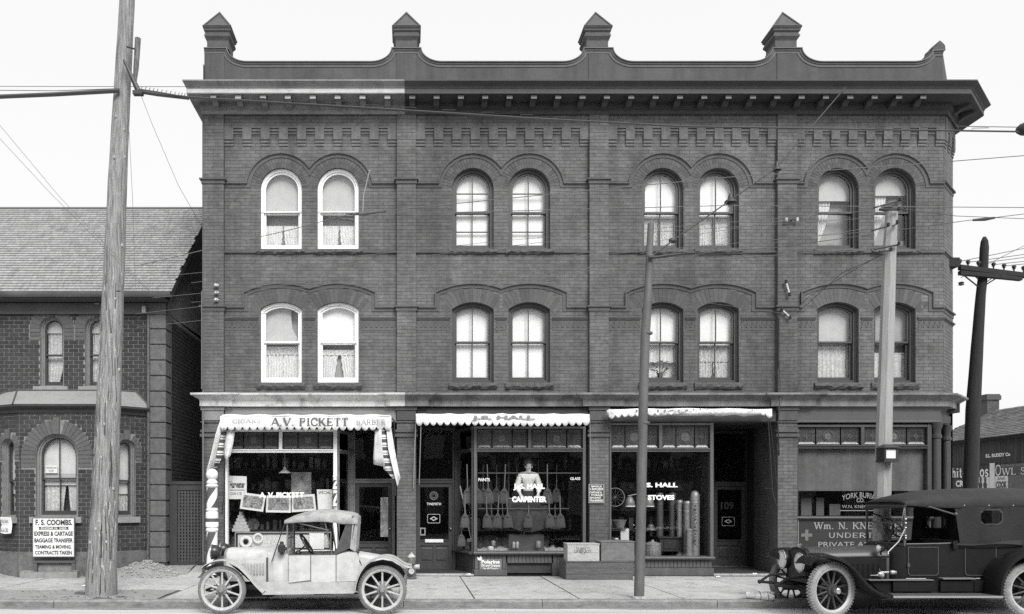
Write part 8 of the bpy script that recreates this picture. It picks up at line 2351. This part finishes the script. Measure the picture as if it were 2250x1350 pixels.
# chassis, springs, axles
q = MB()
for yy in (12.5, 13.1):
    q.box(X(1760,12.5), X(2330,12.5), yy-.03, yy+.03, Z(1306,12.5), Z(1294,12.5))
    q.tube([(FA2-.62, yy, zc2+.02), (FA2-.45, yy, zc2+.13), (FA2-.2, yy, zc2+.15), (FA2, yy, zc2+.10)], .022, 8)
    q.tube([(FA2-.62, yy, zc2+.02), (FA2-.35, yy, zc2+.0), (FA2-.1, yy, zc2-.05), (FA2+.4, yy, zc2+.08)], .024, 8); q.sphere((FA2-.62, yy, zc2+.02), .035, 8, 6)
q.tube([(FA2, Y2, zc2), (FA2, Y2+.25, zc2-.04), (FA2, Y2+1.2, zc2-.04), (FA2, Y2+1.45, zc2)], .03, 8); q.tube([(RA2, Y2, zc2), (RA2, Y2+1.45, zc2)], .05, 8); q.sphere((RA2, CY2, zc2), .17, 14, 10); q.tube([(FA2+.15, Y2+.15, zc2-.02), (FA2+.15, Y2+1.3, zc2-.02)], .014, 6)
q.box(FA2+.1, FA2+1.0, 12.6, 13.0, zc2-.18, zc2+.05); q.build('chassis', und_m, car2)
# lamps
for yy in (12.46, 13.12): lamp(car2, (X(1754,12.5)+(.03 if yy > 13 else 0), yy, Z(1236,12.5)), .145, .24, blk, chrome)
lamp(car2, (X(1932,12.3), 12.33, Z(1206,12.3)), .058, .10, blk, chrome, 'side_lamp')
hn = MB(); hn.tube([P(1912,1264.5,12.2), P(1926,1264.5,12.2)], .008, 6); hn.lathe([(.012,0),(.03,.05),(.05,.09)], P(1926,1264,12.2), 'x', 12); hn.sphere(P(1933,1262,12.2), .04, 12, 8); hn.tube([P(1935,1258,12.2), P(1952,1258,12.2)], .018, 8); hn.lathe([(.02,0),(.035,.02),(.035,.09),(.02,.1)], P(1955,1258,12.2), 'x', 12); hn.tube([P(1932,1250,12.2), P(1935,1258,12.2)], .008, 6)
hn.build('horn', chrome, car2, smooth=60)
q = MB(); q.tube([P(1968,1258,12.2), P(1970,1272,12.2)], .012, 6); q.build('horn_bracket', blk, car2)
# windscreen
xw = x2(1989.5)
q = MB()
for yy in (B2+.01, F2-.04): q.box(xw-.014, xw+.014, yy, yy+.028, Z(1200,B2), Z(1110,B2))
q.box(xw-.013, xw+.013, B2+.039, F2-.041, Z(1152,B2), Z(1149,B2)); q.box(xw-.013, xw+.013, B2+.039, F2-.041, Z(1114,B2), Z(1111,B2)); q.box(xw-.013, xw+.013, B2+.039, F2-.041, Z(1200,B2), Z(1195,B2))
w2_ = q.build('windscreen', mat('screen_frame', .09, .4), car2)
q = MB(); q.add([(xw,B2+.03,Z(1195,B2)),(xw,F2-.04,Z(1195,B2)),(xw,F2-.04,Z(1114,B2)),(xw,B2+.03,Z(1114,B2))], [(0,1,2,3)]); q.build('pane', glass('screen_glass', .03, .85), w2_)
q = MB(); q.tube([P(1990,1160,12.27), P(1975,1190,12.26), P(1951,1214,12.26)], .012, 8); q.build('stay', chrome, car2, smooth=60); q = MB(); q.tube([(xw, F2-.02, Z(1168,F2)), (X(1905,F2), F2-.02, Z(1196,F2))], .010, 6); q.sphere(P(1951,1217,12.26), .02, 8, 6); q.build('stay', chrome, car2, smooth=60)
q = MB(); q.tube([P(1988,1110,12.28), P(1982,1144,12.3)], .008, 6)
q.build('screen_clamp', chrome, car2, smooth=60)
for py in (1141, 1150, 1160, 1178, 1183): q = MB(); q.sphere(P(1990,py,12.26), .018, 8, 6); q.build('screen_knob', chrome, car2, smooth=60)
# roof of the hood top
def r2s(px, top, side, hw=.545):
    xx = x2(px); zt, zs = Z(top, CY2), Z(side, B2); out = []
    for k in range(15):
        a = PI*k/14; out.append((xx, CY2-hw*math.cos(a), zs+(zt-zs)*math.sin(a)**.62))
    return out + [(x_, CY2+(y_-CY2)*.98, z_-.018) for x_, y_, z_ in reversed(out)]
q = MB(); q.loft([r2s(1988,1101,1108.5), r2s(1994,1096,1109), r2s(2010,1090.5,1110), r2s(2035,1084,1112), r2s(2075,1078,1114), r2s(2110,1075.5,1114.5), r2s(2170,1073.5,1113), r2s(2250,1072.5,1111), r2s(2330,1075,1111), r2s(2385,1081,1113), r2s(2402,1092,1118)])
q.build('canvas_roof', topd, car2, smooth=60)
q = MB(); q.loft([[(xw+.0, CY2-.54, Z(1109,B2)), (xw+.0, CY2+.54, Z(1109,B2)), (xw-.03, CY2+.54, Z(1121,B2)), (xw-.03, CY2-.54, Z(1116,B2))], [(xw+.02, CY2-.54, Z(1106,B2)), (xw+.02, CY2+.54, Z(1106,B2)), (xw+.01, CY2+.54, Z(1121,B2)), (xw+.01, CY2-.54, Z(1116,B2))]]); q.build('front_flap', topd, car2)
q = MB()
for px in (2119, 2173, 2226): q.sphere(P(px,1111,12.21), .010, 8, 6)
q.build('stud', chrome, car2)
q = MB(); q.tube([P(2040,1113,12.25), P(2075,1124,12.24), P(2102,1132,12.25)], .013, 8); q.sphere(P(2100,1130,12.24), .028, 8, 6); q.build('top_strut', mat('strut_paint', .07, .35), car2, smooth=60)
q = MB(); q.tube([(x2(1992), F2-.05, Z(1125,F2)), (x2(2060), F2-.05, Z(1148,F2))], .013, 6); q.build('top_strut', blk, car2)
# side curtains: far side full with a celluloid window, near side behind the front seat
cel = glass('celluloid', .12, .55, .3)
def curtain(Y, pts, win, name='side_curtain'):
    o = [(X(a,Y), Z(b,Y)) for a, b in pts]
    wx0, wx1, wz0, wz1 = X(win[0],Y), X(win[1],Y), Z(win[3],Y), Z(win[2],Y)
    q = MB(); n = 30
    x0, x1 = min(p[0] for p in o), max(p[0] for p in o)
    def lim(x):
        zs = []
        for (a, b), (c, d_) in zip(o, o[1:]+o[:1]):
            if (a <= x <= c or c <= x <= a) and abs(a-c) > 1e-6: zs.append(b+(d_-b)*(x-a)/(c-a))
        return (min(zs), max(zs)) if len(zs) > 1 else None
    xs = sorted(set([x0+(x1-x0)*(k+.001)/(n+.002) for k in range(n+1)] + [wx0, wx1]))
    for a, b in zip(xs, xs[1:]):
        la, lb = lim(a), lim(b)
        if not la or not lb: continue
        bulge = lambda x, z: Y + .012*math.sin(x*9+z*5)+.008*math.sin(x*23-z*7)
        sp = [(la, lb)]
        if wx0 - 1e-6 <= a and b <= wx1 + 1e-6: sp = [((la[0], wz0), (lb[0], wz0)), ((wz1, la[1]), (wz1, lb[1]))]
        for pa, pb in sp:
            m = 6
            v = []
            for k in range(m+1):
                t = k/m; za, zb_ = pa[0]+(pa[1]-pa[0])*t, pb[0]+(pb[1]-pb[0])*t
                v += [(a, bulge(a, za), za), (b, bulge(b, zb_), zb_)]
            q.add(v, [(2*k, 2*k+1, 2*k+3, 2*k+2) for k in range(m)])
    c = q.build(name, curd, car2, smooth=60, merge=True)
    e = .02; A = [(wx0-e,wz0+.03),(wx0-e,wz1-.03),(wx0+.03,wz1+e),(wx1-.03,wz1+e),(wx1+e,wz1-.03),(wx1+e,wz0+.03),(wx1-.03,wz0-e),(wx0+.03,wz0-e)]
    Bq = [(x_+(.02 if x_ < (wx0+wx1)/2 else -.02), z_+(.02 if z_ < (wz0+wz1)/2 else -.02)) for x_, z_ in A]
    q = MB(); q.ring(A, Bq, Y-.012, Y+.01); q.build('window_binding', mat('curtain_binding', .03, .7), c)
    q = MB(); q.add([(x_, Y+.002, z_) for x_, z_ in A], [tuple(range(8))]); q.build('window', cel, c)
k_ = 1.0
curtain(13.30, [(2010,1117),(2180,1112),(2180,1198),(2060,1198),(2000,1195)], (2037,2078,1136,1160))
q = MB(); q.tube([P(1996,1192,13.2), P(2030,1190,13.2), P(2060,1187,13.2)], .02, 6); q.build('far_rail', blk, car2)
curtain(12.262, [(2099,1114),(2402,1114),(2398,1200),(2236,1203),(2160,1200),(2103,1199),(2109,1180),(2105,1150)], (2154,2200,1122,1151))
q = MB(); secs = []
for k in range(16):
    t = k/15; px = 2098+150*t; secs.append([P(px, 1193+3*math.sin(t*5)-t*3, 12.235), P(px, 1197+2*math.sin(t*7), 12.21), P(px, 1203+1.5*math.sin(t*4), 12.245), P(px, 1201, 12.268), P(px, 1194, 12.268)])
q.loft(secs); q.build('curtain_roll', curd, car2, smooth=60)
q = MB(); q.prism([(X(a,12.23), Z(b,12.23)) for a, b in [(2093,1190),(2102,1188),(2104,1205),(2094,1206)]], 12.215, 12.25); q.build('strap_box', blk, car2)
# steering wheel
q = MB(); cs = Vector(P(1963, 1158, 12.75)); M_ = Matrix.Translation(cs) @ Matrix.Rotation(R(-38), 4, 'Y'); q.torus((0,0,0), .21, .018, 'x', 28, 8, M=M_)
for k in range(4): a = PI/4+PI/2*k; q.tube([(0,0,0),(0,.21*math.cos(a),.21*math.sin(a))], .011, 6, M=M_)
q.tube([cs, Vector(P(1952,1195,12.75))], .018, 6); q.build('steering_wheel', mat('wheel_black', .02, .4), car2, smooth=60)
# ================================================================== the woman behind the hardware window
def skin_mesh(name, verts, edges, radii, root, m, parent, sub=2, base=Vector((0,0,0))):
    me = bpy.data.meshes.new(name); me.from_pydata([tuple(v) for v in verts], edges, []); me.materials.append(m)
    o = bpy.data.objects.new(name, me); attach(o, parent, base)
    sk = o.modifiers.new('skin', 'SKIN'); sk.use_smooth_shade = True
    for i, r_ in enumerate(radii):
        d_ = me.skin_vertices[0].data[i]; d_.radius = (r_, r_) if not isinstance(r_, tuple) else r_; d_.use_root = (i == root)
    sb = o.modifiers.new('smooth', 'SUBSURF'); sb.levels = sb.render_levels = sub
    return o
PB = Vector((X(1160, 17.98), 17.98, .89))
wo_ = thing('person', PB, 'woman in a white blouse with dark curly hair bending her head behind the hardware window', 'person')
skin_c = mat('skin', .72, .6, .05, 20); blouse_m = mat('white_blouse', .90, .9, .04, 20, .2, 30); skirt_m = mat('dark_skirt', .04, .9, .2, 10); hair_m = mat('dark_hair', .10, .8, .5, 40, .8, 60)
V, E, Rr = [], [], []
def v_(p, r_, link=None):
    V.append(Vector(p)); Rr.append(r_); 
    if link is not None: E.append((link, len(V)-1))
    return len(V)-1
pel = v_((0,.03,.88), (.13,.11)); wst = v_((0,.02,1.04), (.105,.09), pel); che = v_((0,-.03,1.22), (.125,.10), wst); nk0 = v_((0,-.06,1.36), (.07,.065), che); nk1 = v_((0,-.09,1.42), (.045,.045), nk0); hd0 = v_((0,-.12,1.47), (.062,.07), nk1); hd1 = v_((0,-.13,1.55), (.072,.085), hd0); hd2_ = v_((0,-.12,1.60), (.05,.06), hd1)
for s_ in (-1, 1):
    sh_ = v_((s_*.16,-.04,1.33), .06, nk0); el = v_((s_*.25,-.05,1.08), .042, sh_); wr = v_((s_*.20,-.19,.89), .027, el)
    pa = v_((s_*.195,-.235,.86), (.035,.02), wr)
    for k, (dx, l) in enumerate(((-.030,.055),(-.010,.07),(.010,.068),(.028,.055))):
        k1 = v_((s_*.195+s_*dx,-.275,.855), .009, pa); v_((s_*.195+s_*dx*1.1,-.275-l*.5,.845), .008, k1)
    th_ = v_((s_*.155,-.235,.862), .011, wr); v_((s_*.135,-.27,.855), .009, th_)
    hp_ = v_((s_*.085,.03,.82), .085, pel); kn_ = v_((s_*.09,.0,.46), .055, hp_); an_ = v_((s_*.09,.03,.08), .036, kn_); v_((s_*.10,-.12,.035), (.035,.03), an_)
skin_mesh('body', V, E, Rr, pel, skin_c, wo_, 2, PB)
V, E, Rr = [], [], []
b0 = v_((0,.03,.90), (.135,.12)); b1_ = v_((0,.02,1.04), (.12,.11), b0); b2_ = v_((0,-.03,1.21), (.16,.13), b1_); b3_ = v_((0,-.06,1.345), (.09,.085), b2_); v_((0,-.08,1.39), (.052,.052), b3_)
for s_ in (-1, 1):
    sh_ = v_((s_*.165,-.04,1.325), .082, b3_); m1 = v_((s_*.215,-.045,1.2), .075, sh_); el = v_((s_*.255,-.05,1.08), .068, m1); m2 = v_((s_*.23,-.11,.99), .062, el); v_((s_*.205,-.17,.915), .042, m2)
skin_mesh('blouse', V, E, Rr, b0, blouse_m, wo_, 2, PB)
q = MB(); q.loft([[(PB.x+w*math.cos(2*PI*k/28)*(1+.05*math.sin(k*2.8)), PB.y+.02+w*.85*math.sin(2*PI*k/28)*(1+.05*math.sin(k*2.8)), PB.z+z) for k in range(28)] for w, z in ((.27,.04),(.24,.3),(.19,.65),(.15,.88),(.125,.98))]); q.build('skirt', skirt_m, wo_, smooth=60)
hc = PB + Vector((0,-.105,1.575)); q = MB(); rs = random.Random(7)
q.sphere(hc+Vector((0,.02,.015)), .098, 20, 14, (1.0,1.02,.92))
for k in range(70):
    a, e = rs.uniform(0,2*PI), rs.uniform(-.25,1.3)
    d_ = Vector((math.cos(a)*math.cos(e), math.sin(a)*math.cos(e), math.sin(e)))
    if d_.y < -.35 and d_.z < .45: continue
    q.sphere(hc+Vector((0,.02,.01))+d_*.098, rs.uniform(.018,.03), 7, 5)
q.build('hair', hair_m, wo_, smooth=60)
fc = PB + Vector((0,-.205,1.51))
q = MB(); q.loft([[fc+Vector((-.011,.01,-.012)),fc+Vector((.011,.01,-.012)),fc+Vector((0,-.018,-.012))],[fc+Vector((-.008,.01,.03)),fc+Vector((.008,.01,.03)),fc+Vector((0,-.002,.03))]]); q.build('nose', skin_c, wo_, smooth=60)
for s_ in (-1, 1):
    q = MB(); q.sphere(fc+Vector((s_*.030,.022,.028)), .012, 8, 6, (1.3,.6,.6)); q.build('eye', mat('eye_dark', .03, .3), wo_, smooth=True)
    q = MB(); q.sphere(fc+Vector((s_*.078,.085,.0)), .02, 8, 6, (.45,.8,1.3)); q.build('ear', skin_c, wo_, smooth=True)
q = MB(); q.sphere(fc+Vector((0,.018,-.038)), .018, 10, 6, (1.2,.4,.4)); q.build('mouth', mat('lips', .18, .6), wo_, smooth=True)
bpy.context.view_layer.update()
